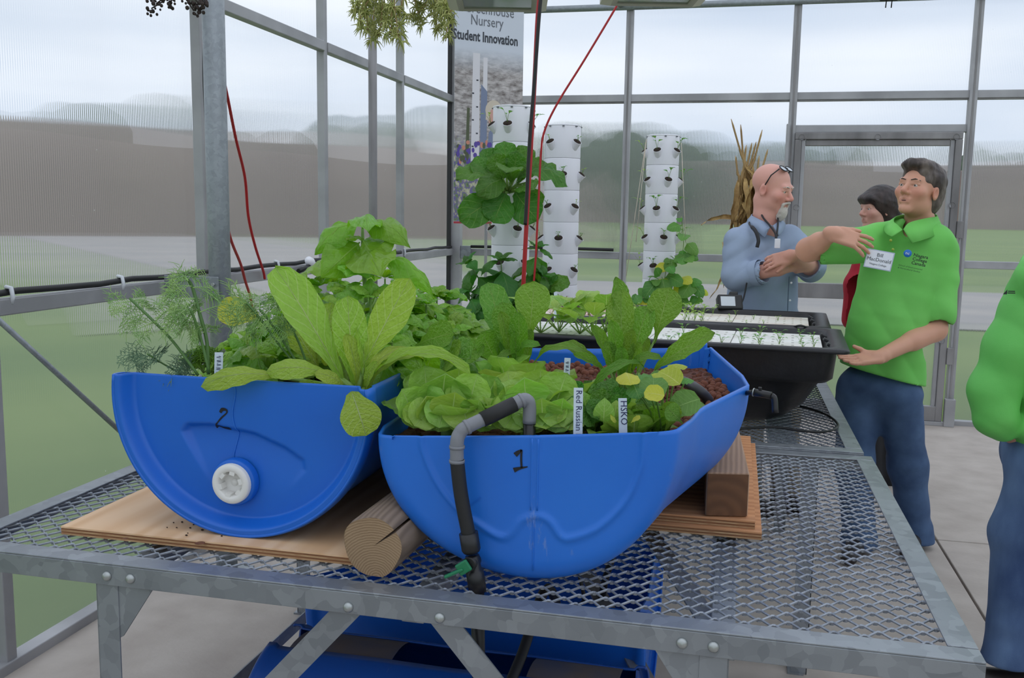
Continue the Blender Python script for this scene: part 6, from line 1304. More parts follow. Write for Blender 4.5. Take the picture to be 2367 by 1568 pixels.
# ================================================================== dried corn stalks
CORN = mat('dried_corn', srgb(176, 148, 100), .8, col2=srgb(140, 110, 70), scale=12, stretch=(1, 1, .2)); CORNL = mat('dried_corn_leaf', srgb(184, 154, 96), .8, col2=srgb(144, 114, 68), scale=8)
CL = [leaf_mesh('corn_leaf%d' % i, CORNL, 'ovate', .10, b, .5, .02, 3, 0, 130+i, .01, 12, 5, tw) for i, (b, tw) in enumerate([(1.0, 2.2), (1.6, -2), (.5, 3.0)])]
ck = thing('corn_stalk', 'bundle of dried brown corn stalks behind the man in grey', 'plant', (2.27, 5.2, 0)); rng = np.random.RandomState(6)
foot = Vector((2.27, 5.2, 0))
for k, (u, v) in enumerate([(1690, 275), (1712, 288), (1762, 300), (1738, 330), (1725, 335), (1748, 328), (1775, 345), (1700, 360), (1755, 360)]):
    top = atH(u, v, 5.06); b = foot+Vector((rng.uniform(-.07, .07), rng.uniform(-.07, .07), 0)); mid = atH(1728+rng.uniform(-18, 18), 450, 5.05)
    MB().tube(spline([b, b.lerp(mid, .5), mid, mid.lerp(top, .55), top], 5), [.008]*11+[.007]*5+[.005]*4+[.0015], 7).build('stalk', CORN, ck)
    for j in range(4):
        p = mid.lerp(top, rng.uniform(-.4, .75)); q = p+HR*rng.uniform(-.08, .08)+UPV*rng.uniform(-.40, -.08)-HD*rng.uniform(-.03, .06); leaf_to(ck, CL[rng.randint(3)], p, q, -HD+HR*rng.uniform(-.5, .5))
leaf_to(ck, CL[0], atH(1715, 520, 5.03), atH(1620, 520, 5.0), UPV+tocam(atH(1700, 520, 5))*.5, 1.6); leaf_to(ck, CL[1], atH(1670, 560, 4.98), atH(1672, 665, 4.95), -HD, 1.0); leaf_to(ck, CL[1], atH(1680, 600, 5), atH(1640, 690, 4.98), -HD, .8); leaf_to(ck, CL[2], atH(1690, 540, 5.0), atH(1668, 640, 4.97), -HD, 1.2)
# ================================================================== people: smooth-blended distance fields meshed as one skin each
class SDF:
    def __init__(s, lo, hi, h):
        s.lo = np.array(lo, float); s.h = h; s.n = np.ceil((np.array(hi, float)-s.lo)/h).astype(int)+1; s.D = np.full(s.n, 1e3, np.float32)
        s.ax = [s.lo[i]+h*np.arange(s.n[i]) for i in range(3)]
    def add(s, fn, lo, hi, k=.01, op='u'):
        m = k+4*s.h; sl = []
        for i in range(3):
            a = max(0, int((lo[i]-m-s.lo[i])/s.h)); b = min(s.n[i], int((hi[i]+m-s.lo[i])/s.h)+2)
            if b <= a: return s
            sl.append(slice(a, b))
        sl = tuple(sl); X, Y, Z = [s.ax[i][sl[i]].reshape([-1 if j == i else 1 for j in range(3)]) for i in range(3)]
        d = fn(X, Y, Z).astype(np.float32); a = s.D[sl]
        if op == 'u': hh = np.clip(.5+.5*(a-d)/k, 0, 1); s.D[sl] = a*(1-hh)+d*hh-k*hh*(1-hh)
        elif op == 's': hh = np.clip(.5-.5*(a+d)/k, 0, 1); s.D[sl] = a*(1-hh)-d*hh+k*hh*(1-hh)
        elif op == 'i': s.D[sl] = np.maximum(a, d)
        elif op == 'd': s.D[sl] = a+d
        return s
    def cap(s, a, b, ra, rb=None, k=.01, op='u'):
        a, b = np.array(a, float), np.array(b, float); rb = ra if rb is None else rb; ba = b-a; L2 = max(1e-9, ba@ba); R = max(ra, rb)
        def fn(X, Y, Z):
            px, py, pz = X-a[0], Y-a[1], Z-a[2]; t = np.clip((px*ba[0]+py*ba[1]+pz*ba[2])/L2, 0, 1)
            return np.sqrt((px-ba[0]*t)**2+(py-ba[1]*t)**2+(pz-ba[2]*t)**2)-(ra+(rb-ra)*t)
        return s.add(fn, np.minimum(a, b)-R, np.maximum(a, b)+R, k, op)
    def chain(s, pts, rs, k=.012, op='u'):
        for i in range(len(pts)-1): s.cap(pts[i], pts[i+1], rs[i], rs[i+1], k, op)
        return s
    def ell(s, c, r, R=None, k=.01, op='u'):
        c = np.array(c, float); r = np.array(r, float); M = np.eye(3) if R is None else np.array(R).T; e = r.max()
        def fn(X, Y, Z):
            p = [M[i][0]*(X-c[0])+M[i][1]*(Y-c[1])+M[i][2]*(Z-c[2]) for i in range(3)]
            k0 = np.sqrt(sum((p[i]/r[i])**2 for i in range(3))); k1 = np.sqrt(sum((p[i]/r[i]**2)**2 for i in range(3)))+1e-9
            return k0*(k0-1)/k1
        return s.add(fn, c-e, c+e, k, op)
    def box(s, c, hf, R=None, rad=.005, k=.01, op='u'):
        c = np.array(c, float); hf = np.array(hf, float)-rad; M = np.eye(3) if R is None else np.array(R).T; e = np.linalg.norm(hf)+rad
        def fn(X, Y, Z):
            q = [np.abs(M[i][0]*(X-c[0])+M[i][1]*(Y-c[1])+M[i][2]*(Z-c[2]))-hf[i] for i in range(3)]
            return np.sqrt(sum(np.maximum(t, 0)**2 for t in q))+np.minimum(np.maximum(q[0], np.maximum(q[1], q[2])), 0)-rad
        return s.add(fn, c-e, c+e, k, op)
    def half(s, p, n): # keep the side the normal points away from
        p, n = np.array(p, float), np.array(n, float); n = n/np.linalg.norm(n); hi = s.lo+s.h*s.n
        return s.add(lambda X, Y, Z: (X-p[0])*n[0]+(Y-p[1])*n[1]+(Z-p[2])*n[2]+0*X*Y*Z, s.lo, hi, .001, 'i')
    def folds(s, amp, freq, seed, n=5, stretch=(1, 1, 1)):
        rng = np.random.RandomState(seed); X, Y, Z = [s.ax[i].reshape([-1 if j == i else 1 for j in range(3)]) for i in range(3)]; acc = 0
        for k in range(n):
            d = rng.normal(0, 1, 3)*np.array(stretch); d = d/np.linalg.norm(d)*freq*rng.uniform(.6, 1.5); acc = acc+np.sin(d[0]*X+d[1]*Y+d[2]*Z+rng.rand()*6+1.3*np.sin(Z*freq*.4+k))/n
        s.D += (amp*acc).astype(np.float32); return s
    def mesh(s):
        D = s.D; S = D < 0; nx, ny, nz = D.shape; off = [(i, j, k) for i in (0, 1) for j in (0, 1) for k in (0, 1)]
        cnt = sum(S[i:nx-1+i, j:ny-1+j, k:nz-1+k].astype(np.int8) for i, j, k in off); act = np.argwhere((cnt > 0) & (cnt < 8)); pos = np.zeros((len(act), 3)); num = np.zeros(len(act))
        for o in off:
            for a in range(3):
                if o[a]: continue
                p = list(o); p[a] = 1; d0 = D[act[:, 0]+o[0], act[:, 1]+o[1], act[:, 2]+o[2]]; d1 = D[act[:, 0]+p[0], act[:, 1]+p[1], act[:, 2]+p[2]]
                mk = (d0 < 0) != (d1 < 0); t = np.where(mk, d0/np.where(mk, d0-d1, 1), 0); q = np.tile(np.array(o, float), (len(act), 1)); q[:, a] += t; pos[mk] += q[mk]; num[mk] += 1
        V = s.lo+s.h*(act+pos/num[:, None]); idx = np.full((nx-1, ny-1, nz-1), -1, np.int64); idx[act[:, 0], act[:, 1], act[:, 2]] = np.arange(len(act)); F = []
        for a in range(3):
            b, c = (a+1) % 3, (a+2) % 3; sl0 = [slice(None)]*3; sl1 = [slice(None)]*3; sl0[a] = slice(0, -1); sl1[a] = slice(1, None); A = S[tuple(sl0)]; B = S[tuple(sl1)]
            e = np.argwhere(A != B); e = e[(e[:, b] > 0) & (e[:, c] > 0) & (e[:, b] < D.shape[b]-1) & (e[:, c] < D.shape[c]-1)]
            if not len(e): continue
            def g(db, dc): q = e.copy(); q[:, b] -= db; q[:, c] -= dc; return idx[q[:, 0], q[:, 1], q[:, 2]]
            quad = np.stack([g(1, 1), g(0, 1), g(0, 0), g(1, 0)], 1); ins = A[e[:, 0], e[:, 1], e[:, 2]]; quad[~ins] = quad[~ins][:, ::-1]; F.append(quad)
        return V, np.concatenate(F)
def sdf_obj(name, parts, m, parent, cols=None, smooth_it=1):
    V = []; F = []; b = 0
    for s in parts:
        v, f = s.mesh()
        for _ in range(smooth_it):  # relax along the quads
            acc = np.zeros_like(v); n = np.zeros(len(v))
            for k in range(4): np.add.at(acc, f[:, k], v[f[:, (k+1) % 4]]); np.add.at(n, f[:, k], 1)
            v = v*.5+.5*acc/np.maximum(n, 1)[:, None]
        V.append(v); F.append(f+b); b += len(v)
    V = np.concatenate(V); F = np.concatenate(F); off = WL.get(parent.name, Vector()); me = bpy.data.meshes.new(name)
    me.vertices.add(len(V)); me.vertices.foreach_set('co', (V-np.array(off)).astype(np.float32).ravel()); me.loops.add(len(F)*4); me.loops.foreach_set('vertex_index', F.astype(np.int32).ravel()); me.polygons.add(len(F))
    me.polygons.foreach_set('loop_start', np.arange(0, len(F)*4, 4, dtype=np.int32)); me.polygons.foreach_set('use_smooth', np.ones(len(F), bool)); me.update(calc_edges=True)
    if cols:
        base, spots = cols; C_ = np.tile(np.array([*base, 1.0]), (len(V), 1))
        for c, r, col, st in spots:
            w = st*np.exp(-(np.linalg.norm(V-np.array(c), axis=1)/r)**2)[:, None]; C_[:, :3] = C_[:, :3]*(1-w)+np.array(col)*w
        a = me.color_attributes.new('Col', 'FLOAT_COLOR', 'POINT'); a.data.foreach_set('color', C_.astype(np.float32).ravel())
    me.materials.append(m); o = bpy.data.objects.new(name, me); put(o, parent); WL[o.name] = off.copy(); return o
def skin_mat(name):
    m = mat(name, (.6, .4, .3), .5, sub=.0, bump=.05, bscale=300); t = m.node_tree; b = t.nodes['Principled BSDF']; a = N(t, 'ShaderNodeVertexColor'); a.layer_name = 'Col'; t.links.new(a.outputs[0], b.inputs['Base Color'])
    b.inputs['Subsurface Weight'].default_value = .12; b.inputs['Subsurface Radius'].default_value = (1, .4, .25); b.inputs['Subsurface Scale'].default_value = .008; return m
SKIN = skin_mat('skin'); EYEW = mat('eye_white', srgb(196, 184, 176), .3); IRIS = mat('iris_brown', srgb(52, 36, 28), .2); DENIM = mat('blue_denim', srgb(46, 70, 106), .85, col2=srgb(76, 102, 138), scale=9, detail=7, ramp=(.3, .72), bump=.12, bscale=400)
DENIM_L = mat('washed_denim', srgb(46, 70, 110), .85, col2=srgb(104, 132, 168), scale=6, detail=6, ramp=(.35, .75), bump=.12, bscale=400, stretch=(1, 1, .45))
SHOE = mat('dark_shoe', srgb(38, 32, 30), .5)
class Frame:
    def __init__(s, c, F, up=(0, 0, 1), sc=1):
        s.c = Vector(c); s.y = Vector(F).normalized(); x = s.y.cross(Vector(up)).normalized(); s.x = x; s.z = x.cross(s.y); s.s = sc; s.R = np.array([[s.x[i], s.y[i], s.z[i]] for i in range(3)])
    def p(s, x, y, z): return np.array(s.c+(s.x*x+s.y*y+s.z*z)*s.s)
def head_sdf(S, f, jaw=1.0, nose=1.0):
    k = f.s; E = lambda c, r, kk=.012, op='u': S.ell(f.p(*c), np.array(r)*k, f.R, kk*k, op); Cp = lambda a, b, ra, rb=None, kk=.01, op='u': S.cap(f.p(*a), f.p(*b), ra*k, (ra if rb is None else rb)*k, kk*k, op)
    E((0, -.014, .040), (.074, .096, .082)); E((0, .028, -.030), (.061, .066, .082*jaw), .03); E((0, .012, -.062), (.056, .058, .045), .02); E((0, .074, -.098), (.024, .020, .019), .025)
    Cp((-.036, .082, .024), (.036, .082, .024), .011, None, .02); Cp((0, .084, .018), (0, .112*nose, -.026), .007, .0125, .010)
    for s in (-1, 1):
        E((s*.012, .100, -.032), (.009, .011, .008), .006); E((s*.043, .062, -.022), (.024, .024, .022), .025); E((s*.032, .097, .003), (.015, .013, .0085), .008, 's')
        E((s*.075, -.008, -.008), (.009, .018, .030), .006); E((s*.082, -.002, -.006), (.006, .010, .018), .005, 's'); Cp((s*.017, .0885, .0095), (s*.046, .0820, .0080), .0052, .0042, .004); Cp((s*.018, .0880, -.0055), (s*.045, .0825, -.0055), .0036, .0036, .003)
    Cp((-.020, .0885, -.058), (.020, .0885, -.058), .0055, None, .008); Cp((-.017, .0885, -.069), (.017, .0885, -.069), .006, None, .008); Cp((-.023, .0985, -.0632), (.023, .0985, -.0632), .0030, None, .003, 's'); Cp((0, .09, -.04), (0, .095, -.052), .006, None, .008)
def face_cols(f, base, red, lip, extra=()):
    P = lambda *a: f.p(*a); k = f.s
    return (base, [(P(s*.045, .08, -.03), .03*k, red, .5) for s in (-1, 1)]+[(P(0, .115, -.03), .016*k, red, .55), (P(0, .08, -.12), .03*k, red, .15)]+[(P(x, .1, -.063), .011*k, lip, .4) for x in (-.014, 0, .014)]+[(P(s*.082, 0, -.005), .025*k, red, .5) for s in (-1, 1)]+list(extra))
def eyes(f, parent):
    for s in (-1, 1):
        c = Vector(f.p(s*.031, .0785, .0025)); e = MB().sphere(c, .0118*f.s, 14, 10).build('eye', EYEW, parent); MB().sphere(c+f.y*.0062*f.s, .0064*f.s, 10, 6).build('iris', IRIS, e)
def brow_mesh(f, parent, m, th=.0026):
    for s in (-1, 1): MB().tube([Vector(f.p(s*.012, .0965, .024)), Vector(f.p(s*.030, .096, .029)), Vector(f.p(s*.050, .083, .024))], [th*.8, th, th*.5], 6).build('eyebrow', m, parent)
def hand_sdf(S, wrist, fdir, palm, curl=(.3, .3, .3), side=1, sc=1.0, spread=.10, thumb=(.55, .85, .1)):
    """palm + five separate bent fingers; palm = normal out of the palm, side=+1 puts the thumb towards fdir x palm"""
    w = Vector(wrist); d = Vector(fdir).normalized(); n = Vector(palm); n = (n-d*n.dot(d)).normalized(); t = d.cross(n)*side; R = np.array([[t[i], d[i], n[i]] for i in range(3)])
    S.box(w+d*.048*sc, (.038*sc, .052*sc, .0125*sc), R, .011*sc, .012); S.cap(w-d*.02*sc, w+d*.02*sc, .023*sc, .024*sc, .015); S.ell(w+d*.032*sc+t*.026*sc+n*.006*sc, np.array((.016, .030, .014))*sc, R, .012)
    for i, (o, L_) in enumerate(((.030, .074), (.0105, .083), (-.010, .077), (-.029, .060))):
        p = w+d*.094*sc+t*o*sc; dr = (d+t*(o/.03)*spread).normalized(); ang = 0; r = .0088*sc
        for j, fr_ in enumerate((.45, .31, .24)):
            c_ = curl[j]*(1+.08*(i-1.5)); ang += c_; q = p+(dr*math.cos(ang)+n*math.sin(ang))*L_*fr_*sc; S.cap(p, q, r*(1-.08*j), r*(.93-.08*j), .0045); p = q
    p = w+d*.030*sc+t*.032*sc; td = (d*thumb[0]+t*thumb[1]+n*thumb[2]).normalized(); q = p+td*.042*sc; S.cap(p, q, .0125*sc, .0100*sc, .008); td = (td+d*.5+n*.15).normalized(); S.cap(q, q+td*.030*sc, .0098*sc, .0080*sc, .005)
def torso(S, pts, rs, k=.03, n=16):
    for t_ in np.linspace(0, len(pts)-1, n): i_ = min(int(t_), len(pts)-2); w__ = t_-i_; S.ell(np.array(pts[i_].lerp(pts[i_+1], w__)), np.array(rs[i_])*(1-w__)+np.array(rs[i_+1])*w__, Rt, k)
def bbox(pts, m): a = np.array([list(p) for p in pts]); return a.min(0)-m, a.max(0)+m

# ------------------------------------------------------------------ the man in the green polo shirt
GH = 4.12; g = lambda u, v, d=0: atH(u, v, GH+d)
pg = thing('person', 'man in a bright green polo shirt and jeans gesturing beside the tanks', 'person', (3.0, 4.42, 0))
POLO = mat('green_polo', srgb(106, 194, 84), .75, col2=srgb(118, 202, 96), scale=5, bump=.08, bscale=500); POLO_D = mat('green_polo_trim', srgb(58, 160, 48), .75); HAIRB = mat('greying_brown_hair', srgb(54, 44, 40), .5, col2=srgb(124, 112, 104), scale=30, detail=6, ramp=(.4, .75), bump=.6, bscale=60, stretch=(1, 1, .35))
faceL = (-HR*.80-HD*.60+UPV*.22).normalized(); chest = (-HR*.50-HD*.86).normalized(); across = chest.cross(UPV).normalized()   # across = his right -> image left
hf = Frame(g(2124, 441, .0), faceL, UPV+HR*.10, 1.0)
nk = g(2128, 512, .03); base_sk, red_sk, lip_sk = srgb(210, 156, 130), srgb(200, 122, 102), srgb(178, 102, 92)
Rs, Re, Rw = g(1996, 566, -.02), g(1868, 578, .03), g(1926, 540, -.16)
Ls, Le, Lw = g(2172, 588, .02), g(2160, 762, -.05), g(2032, 826, -.235)
A = SDF(*bbox([hf.c, nk, g(2110, 600)], .17), .0034); head_sdf(A, hf); A.chain([hf.p(0, -.025, -.06), np.array(nk+HD*.01), np.array(g(2120, 565, .02))], [.052, .056, .075], .03); A.ell(np.array(g(2118, 585, .05)), (.08, .06, .05), None, .05)
B = SDF(*bbox([Rs, Re, Rw, g(2015, 560, -.25)], .10), .0036); B.chain([np.array(Rs), np.array(Re), np.array(Rw)], [.052, .046, .029], .03); B.cap(Re, Re.lerp(Rw, .45), .043, .044, .02)
fd = (g(2008, 556, -.20)-g(1932, 540, -.16)).normalized(); hand_sdf(B, Rw, fd-UPV*.10, (HD*.85-UPV*.50), (.28, .25, .2), 1, 1.0, .28, (.85, .35, .1))
Cc = SDF(*bbox([Ls, Le, Lw, g(1930, 830, -.28)], .10), .0036); Cc.chain([np.array(Ls), np.array(Le), np.array(Lw)], [.053, .046, .028], .03); Cc.cap(Le, Le.lerp(Lw, .4), .045, .044, .02)
hand_sdf(Cc, Lw, (g(1940, 838, -.27)-Lw), UPV*.9-HD*.35, (.10, .12, .1), 1, 1.0, .06, (.8, .35, .5))
sdf_obj('body', [A, B, Cc], SKIN, pg, face_cols(hf, base_sk, red_sk, lip_sk, [(np.array(Rw), .09, srgb(205, 150, 126), .4), (np.array(Re), .08, srgb(190, 136, 108), .4)]))
eyes(hf, pg); brow_mesh(hf, pg, HAIRB)
MOUTH = mat('mouth_inside', srgb(92, 40, 38), .5); mo = MB().sphere(Vector(hf.p(0, .0905, -.0645)), .0055, 14, 8, (3.0, 1.0, 1.0), Matrix(hf.R.tolist())).build('mouth', MOUTH, pg); MB().sphere(Vector(hf.p(0, .0915, -.0615)), .0030, 12, 6, (4.2, 1.4, 1.0), Matrix(hf.R.tolist())).build('teeth', EYEW, mo)
Hh = SDF(hf.c-Vector((.19,)*3), hf.c+Vector((.19,)*3), .0036)
Hh.ell(hf.p(0, -.024, .048), (.086, .106, .088), hf.R, .01); Hh.ell(hf.p(0, -.065, -.02), (.074, .062, .085), hf.R, .03); Hh.ell(hf.p(0, .045, .098), (.062, .055, .030), hf.R, .03); Hh.ell(hf.p(.02, .07, .094), (.045, .028, .020), hf.R, .02)
Hh.ell(hf.p(0, .102, -.005), (.066, .060, .082), hf.R, .012, 's')
for s in (-1, 1): Hh.ell(hf.p(s*.08, .055, -.03), (.05, .062, .06), hf.R, .01, 's'); Hh.ell(hf.p(s*.085, .0, -.03), (.022, .030, .045), hf.R, .008, 's')
Hh.half(hf.p(0, -.05, -.10), -np.array(hf.z)+.15*np.array(hf.y)); Hh.folds(.0035, 160, 3, 6, (1, 1, .5)); sdf_obj('hair', [Hh], HAIRB, pg, None, 1)
# shirt
tor = [g(2102, 560, .03), g(2082, 640, .03), g(2058, 730, .02), g(2042, 800, .02), g(2037, 872, .03), g(2037, 930, .03)]
S1 = SDF(*bbox([Rs, Re.lerp(Rs, .2), Ls, Le, g(1935, 880), g(2150, 890), g(2100, 530)], .22), .0062)
Rt = np.array([[across[i], chest[i], UPV[i]] for i in range(3)])
_tr = [(.182, .100, .10), (.172, .115, .12), (.165, .128, .12), (.168, .136, .12), (.174, .140, .13), (.176, .142, .14)]
for t_ in np.linspace(0, len(tor)-1, 16):
    i_ = min(int(t_), len(tor)-2); w__ = t_-i_; S1.ell(np.array(tor[i_].lerp(tor[i_+1], w__)), np.array(_tr[i_])*(1-w__)+np.array(_tr[i_+1])*w__, Rt, .03)
S1.cap(g(2030, 548, .02), g(2168, 556, .03), .062, .06, .05)
S1.chain([np.array(Rs), np.array(Rs.lerp(Re, .74))], [.078, .072], .05); S1.chain([np.array(Ls), np.array(g(2170, 650, -.01))], [.078, .078], .04); S1.chain([np.array(g(2170, 650, -.01)), np.array(g(2163, 722, -.04))], [.078, .084], .012)
S1.add(lambda X, Y, Z: .0055*(1-2*np.abs(np.sin(24*(X*HR.x+Y*HR.y)+9*Z+1.2*np.sin(7*Z)+.6)))*np.clip((1.40-Z)*2.5, .15, 1)*.6+0*X*Y, S1.lo, S1.lo+S1.h*S1.n, .001, 'd'); S1.folds(.0028, 60, 5)
ua = (Re-Rs).normalized(); S1.cap(Rs.lerp(Re, .60), Re, .062, .066, .01, 's'); la = (g(2160, 760, .02)-g(2172, 640, .02)).normalized(); S1.cap(g(2163, 715, -.04), g(2156, 800, -.055), .066, .070, .008, 's')
S1.cap(g(2118, 525, .02), g(2122, 560, .015), .058, .062, .01, 's'); S1.cap(g(2070, 560, -.10), g(2100, 530, -.03), .012, .03, .03, 's')
hem = g(2038, 866, .02); S1.add(lambda X, Y, Z: (hem.z-np.clip(.24*((X-hem.x)*HR.x+(Y-hem.y)*HR.y), -.06, .06))-Z+0*X*Y, S1.lo, S1.lo+S1.h*S1.n, .001, 'i')
sdf_obj('polo_shirt', [S1], POLO, pg)
# collar, placket, buttons, badge, logo
def surf(u, v, d): return g(u, v, d)
col_pts = [(2073, 524, -.10), (2078, 502, -.05), (2118, 500, .07), (2158, 512, .05), (2172, 530, -.0)]
def collar(pts_top, pts_bot, name, m, par): 
    n = len(pts_top); T_, B_ = spline(pts_top, 5), spline(pts_bot, 5); o = MB().add(T_+B_, [(i, i+1, len(T_)+i+1, len(T_)+i) for i in range(len(T_)-1)], True).build(name, m, par); solid(o, .004, 0); return o
collar([g(2088, 530, -.125), g(2102, 515, -.105), g(2140, 505, -.06), g(2166, 500, .01), g(2150, 492, .09), g(2110, 494, .10)], [g(2108, 562, -.150), g(2130, 556, -.140), g(2160, 545, -.085), g(2180, 530, .0), g(2160, 518, .12), g(2110, 520, .13)], 'collar', POLO, pg)
collar([g(2086, 532, -.125), g(2074, 520, -.105), g(2066, 512, -.06), g(2070, 502, .0), g(2090, 496, .07)], [g(2062, 548, -.150), g(2048, 540, -.12), g(2044, 530, -.06), g(2050, 516, .03), g(2090, 516, .11)], 'collar', POLO, pg)
BTN = mat('shirt_button', srgb(150, 172, 60), .4)
for u, v, d in ((2064, 577, -.152), (2059, 556, -.148)): MB().sphere(g(u, v, d), .006, 10, 6, (1, 1, 1)).build('button', BTN, pg)
def on_chest(u, v, d, tilt=0): # a small upright board on the chest
    c = g(u, v, d); n = (-HD*.86-HR*.42+UPV*.12).normalized(); x = UPV.cross(n).normalized(); y = n.cross(x); R = Matrix((x, y, n)).transposed() @ Matrix.Rotation(tilt, 3, 'Z'); return Matrix.Translation(c) @ R.to_4x4()
BADGE = mat('badge_card', srgb(236, 238, 246), .3); BORD = mat('badge_border', srgb(186, 190, 214), .3); NCB = mat('logo_blue', srgb(36, 112, 200), .5); INKT = mat('print_ink', srgb(26, 34, 30), .6)
Mb = on_chest(2032, 601, -.196, -.16)
bdg = MB().box((0, 0, 0), (.108, .078, .002), None, .0006); 
def put_local(mb, name, m, par, M): 
    o = mb.build(name, m, None); o.parent = par; o.matrix_local = Matrix.Translation(-WL[pg.name]) @ M; WL[o.name] = WL[pg.name]; return o
bo = put_local(bdg, 'name_badge', BORD, pg, Mb); put_local(MB().box((0, 0, .0008), (.100, .070, .0016)), 'badge_face', BADGE, pg, Mb)
for s_, y, sz in (('Bill', .012, .021), ('MacDonald', -.008, .021), ('Niagara College', -.024, .0105)): text_mesh('badge_lettering', s_, sz, INKT, pg, Mb @ Matrix.Translation((0, y, .002)), .0001)
Ml = on_chest(2106, 588, -.178, -.18)
put_local(MB().lathe([(.0, .001), (.0155, .0008), (.016, 0)], 24), 'logo_disc', NCB, pg, on_chest(2098, 586, -.180, -.18)); text_mesh('logo_lettering', 'nc', .018, BADGE, pg, on_chest(2098, 586, -.180, -.18) @ Matrix.Translation((0, -.005, .0016)), .0001)
for k, s_ in enumerate(('Niagara', 'College', 'Canada')): text_mesh('logo_lettering', s_, .0185, INKT, pg, Ml @ Matrix.Translation((.010, -.006-.0165*k, .001)), .0001, 'LEFT', .0004)
for k, s_ in enumerate(('School of Environmental', '& Horticultural Studies')): text_mesh('logo_lettering', s_, .0095, INKT, pg, Ml @ Matrix.Translation((-.036, -.056-.011*k, .001)), .0001, 'LEFT')
# jeans and shoes
def jeans(par, hips, lk, lf, rk, rf_, m, seed, rad=(.135, .10, .085, .07, .075), waist=None):
    S = SDF(*bbox([hips, lk, lf, rk, rf_], .22), .0075); S.ell(np.array(hips), (.156, .116, .12), Rt, .04)
    for k_, f_, s in ((lk, lf, 1), (rk, rf_, -1)):
        h0 = Vector(hips)+across*(-s*.085)+Vector((0, 0, -.05)); S.chain([np.array(h0), np.array(k_), np.array(Vector(f_)+UPV*.05)], [.098, .078, .070], .05); S.cap(Vector(f_)+UPV*.06, Vector(f_)+UPV*.03, .074, .080, .02)
    S.folds(.004, 55, seed, 6, (.6, .6, 1.4)); S.half(np.array(lf)+np.array((0, 0, .022)), (0, 0, -1)); return sdf_obj('jeans', [S], m, par)
jeans(pg, g(2032, 890, .02), g(2098, 1075, .02), g(2115, 1262, .03), g(1975, 1075, .0), g(1985, 1270, -.06), DENIM, 4)
for c in (g(2108, 1262, .0), g(1978, 1270, -.09)): 
    S = SDF(*bbox([(c.x, c.y, .05)], .2), .006); fdir = (-HR*.5-HD*.85).normalized(); S.cap(Vector((c.x, c.y, .045))-fdir*.04, Vector((c.x, c.y, .038))+fdir*.15, .046, .036, .02); S.half((c.x, c.y, .002), (0, 0, -1)); sdf_obj('shoe', [S], SHOE, pg)

# ------------------------------------------------------------------ the bald man in the grey-blue shirt
KH = 4.66; b_ = lambda u, v, d=0: atH(u, v, KH+d)
pk = thing('person', 'bald man with white goatee and crossed arms in a grey-blue shirt', 'person', (2.33, 4.8, 0))
CHAM = mat('grey_blue_shirt', srgb(138, 154, 178), .8, col2=srgb(154, 170, 194), scale=4, bump=.08, bscale=400); GOAT = mat('white_beard', srgb(208, 200, 192), .8, bump=.5, bscale=250)
faceR = (HR*.74-HD*.66-UPV*.20).normalized(); hk = Frame(b_(1784, 438), faceR, UPV, .985); chest = (HR*.60-HD*.80).normalized(); across = chest.cross(UPV).normalized(); Rt = np.array([[across[i], chest[i], UPV[i]] for i in range(3)])
bs, rs2, ls2 = srgb(222, 164, 148), srgb(212, 124, 112), srgb(176, 108, 102)
A = SDF(*bbox([hk.c, b_(1770, 560)], .18), .0034); head_sdf(A, hk, 1.0, 1.0); A.chain([hk.p(0, -.03, -.06), np.array(b_(1770, 505, .02)), np.array(b_(1766, 545, .03))], [.050, .055, .072], .03)
S_r, E_r, W_r = b_(1708, 562, -.05), b_(1700, 640, -.10), b_(1800, 622, -.25); S_l, E_l, W_l = b_(1832, 568, .05), b_(1874, 618, -.10), b_(1830, 592, -.285)
B = SDF(*bbox([E_r, W_r, E_l, W_l, b_(1770, 610, -.30)], .10), .0036); B.chain([np.array(E_r), np.array(W_r), np.array(b_(1840, 612, -.2))], [.042, .030, .028], .02); B.chain([np.array(E_l), np.array(W_l)], [.044, .029], .02)
hand_sdf(B, W_l, (b_(1776, 606, -.275)-W_l), HD*.8-UPV*.4, (.45, .45, .3), 1, .86, .05, (.8, .4, .3)); hand_sdf(B, b_(1836, 616, -.19), (HR*.9+UPV*.15+HD*.3), HD, (.4, .5, .4), 1, .95, .03)
sdf_obj('body', [A, B], SKIN, pk, face_cols(hk, bs, rs2, ls2, [(hk.p(0, .02, .12), .07, srgb(214, 160, 146), .4), (np.array(W_l), .14, srgb(184, 130, 106), .7)])); eyes(hk, pk); brow_mesh(hk, pk, GOAT, .003)
G_ = SDF(hk.c-Vector((.18,)*3), hk.c+Vector((.18,)*3), .003); G_.ell(hk.p(0, .084, -.098), (.030, .022, .034), hk.R, .01); G_.ell(hk.p(0, .078, -.118), (.026, .02, .026), hk.R, .01)
for s in (-1, 1): G_.cap(hk.p(s*.004, .106, -.047), hk.p(s*.026, .092, -.056), .007, .006, .006); G_.cap(hk.p(s*.027, .09, -.058), hk.p(s*.026, .085, -.09), .0065, .008, .008)
G_.cap(hk.p(-.02, .108, -.064), hk.p(.02, .108, -.064), .009, None, .006, 's'); G_.folds(.0016, 260, 2); sdf_obj('goatee', [G_], GOAT, pk, None, 1)
S1 = SDF(*bbox([S_r, E_r, S_l, E_l, b_(1690, 760), b_(1850, 760), b_(1770, 510)], .22), .0062)
torso(S1, [b_(1770, 575, .03), b_(1765, 620, .03), b_(1762, 680, .03), b_(1765, 750, .03)], [(.17, .105, .085), (.18, .122, .12), (.186, .136, .12), (.19, .142, .13)])
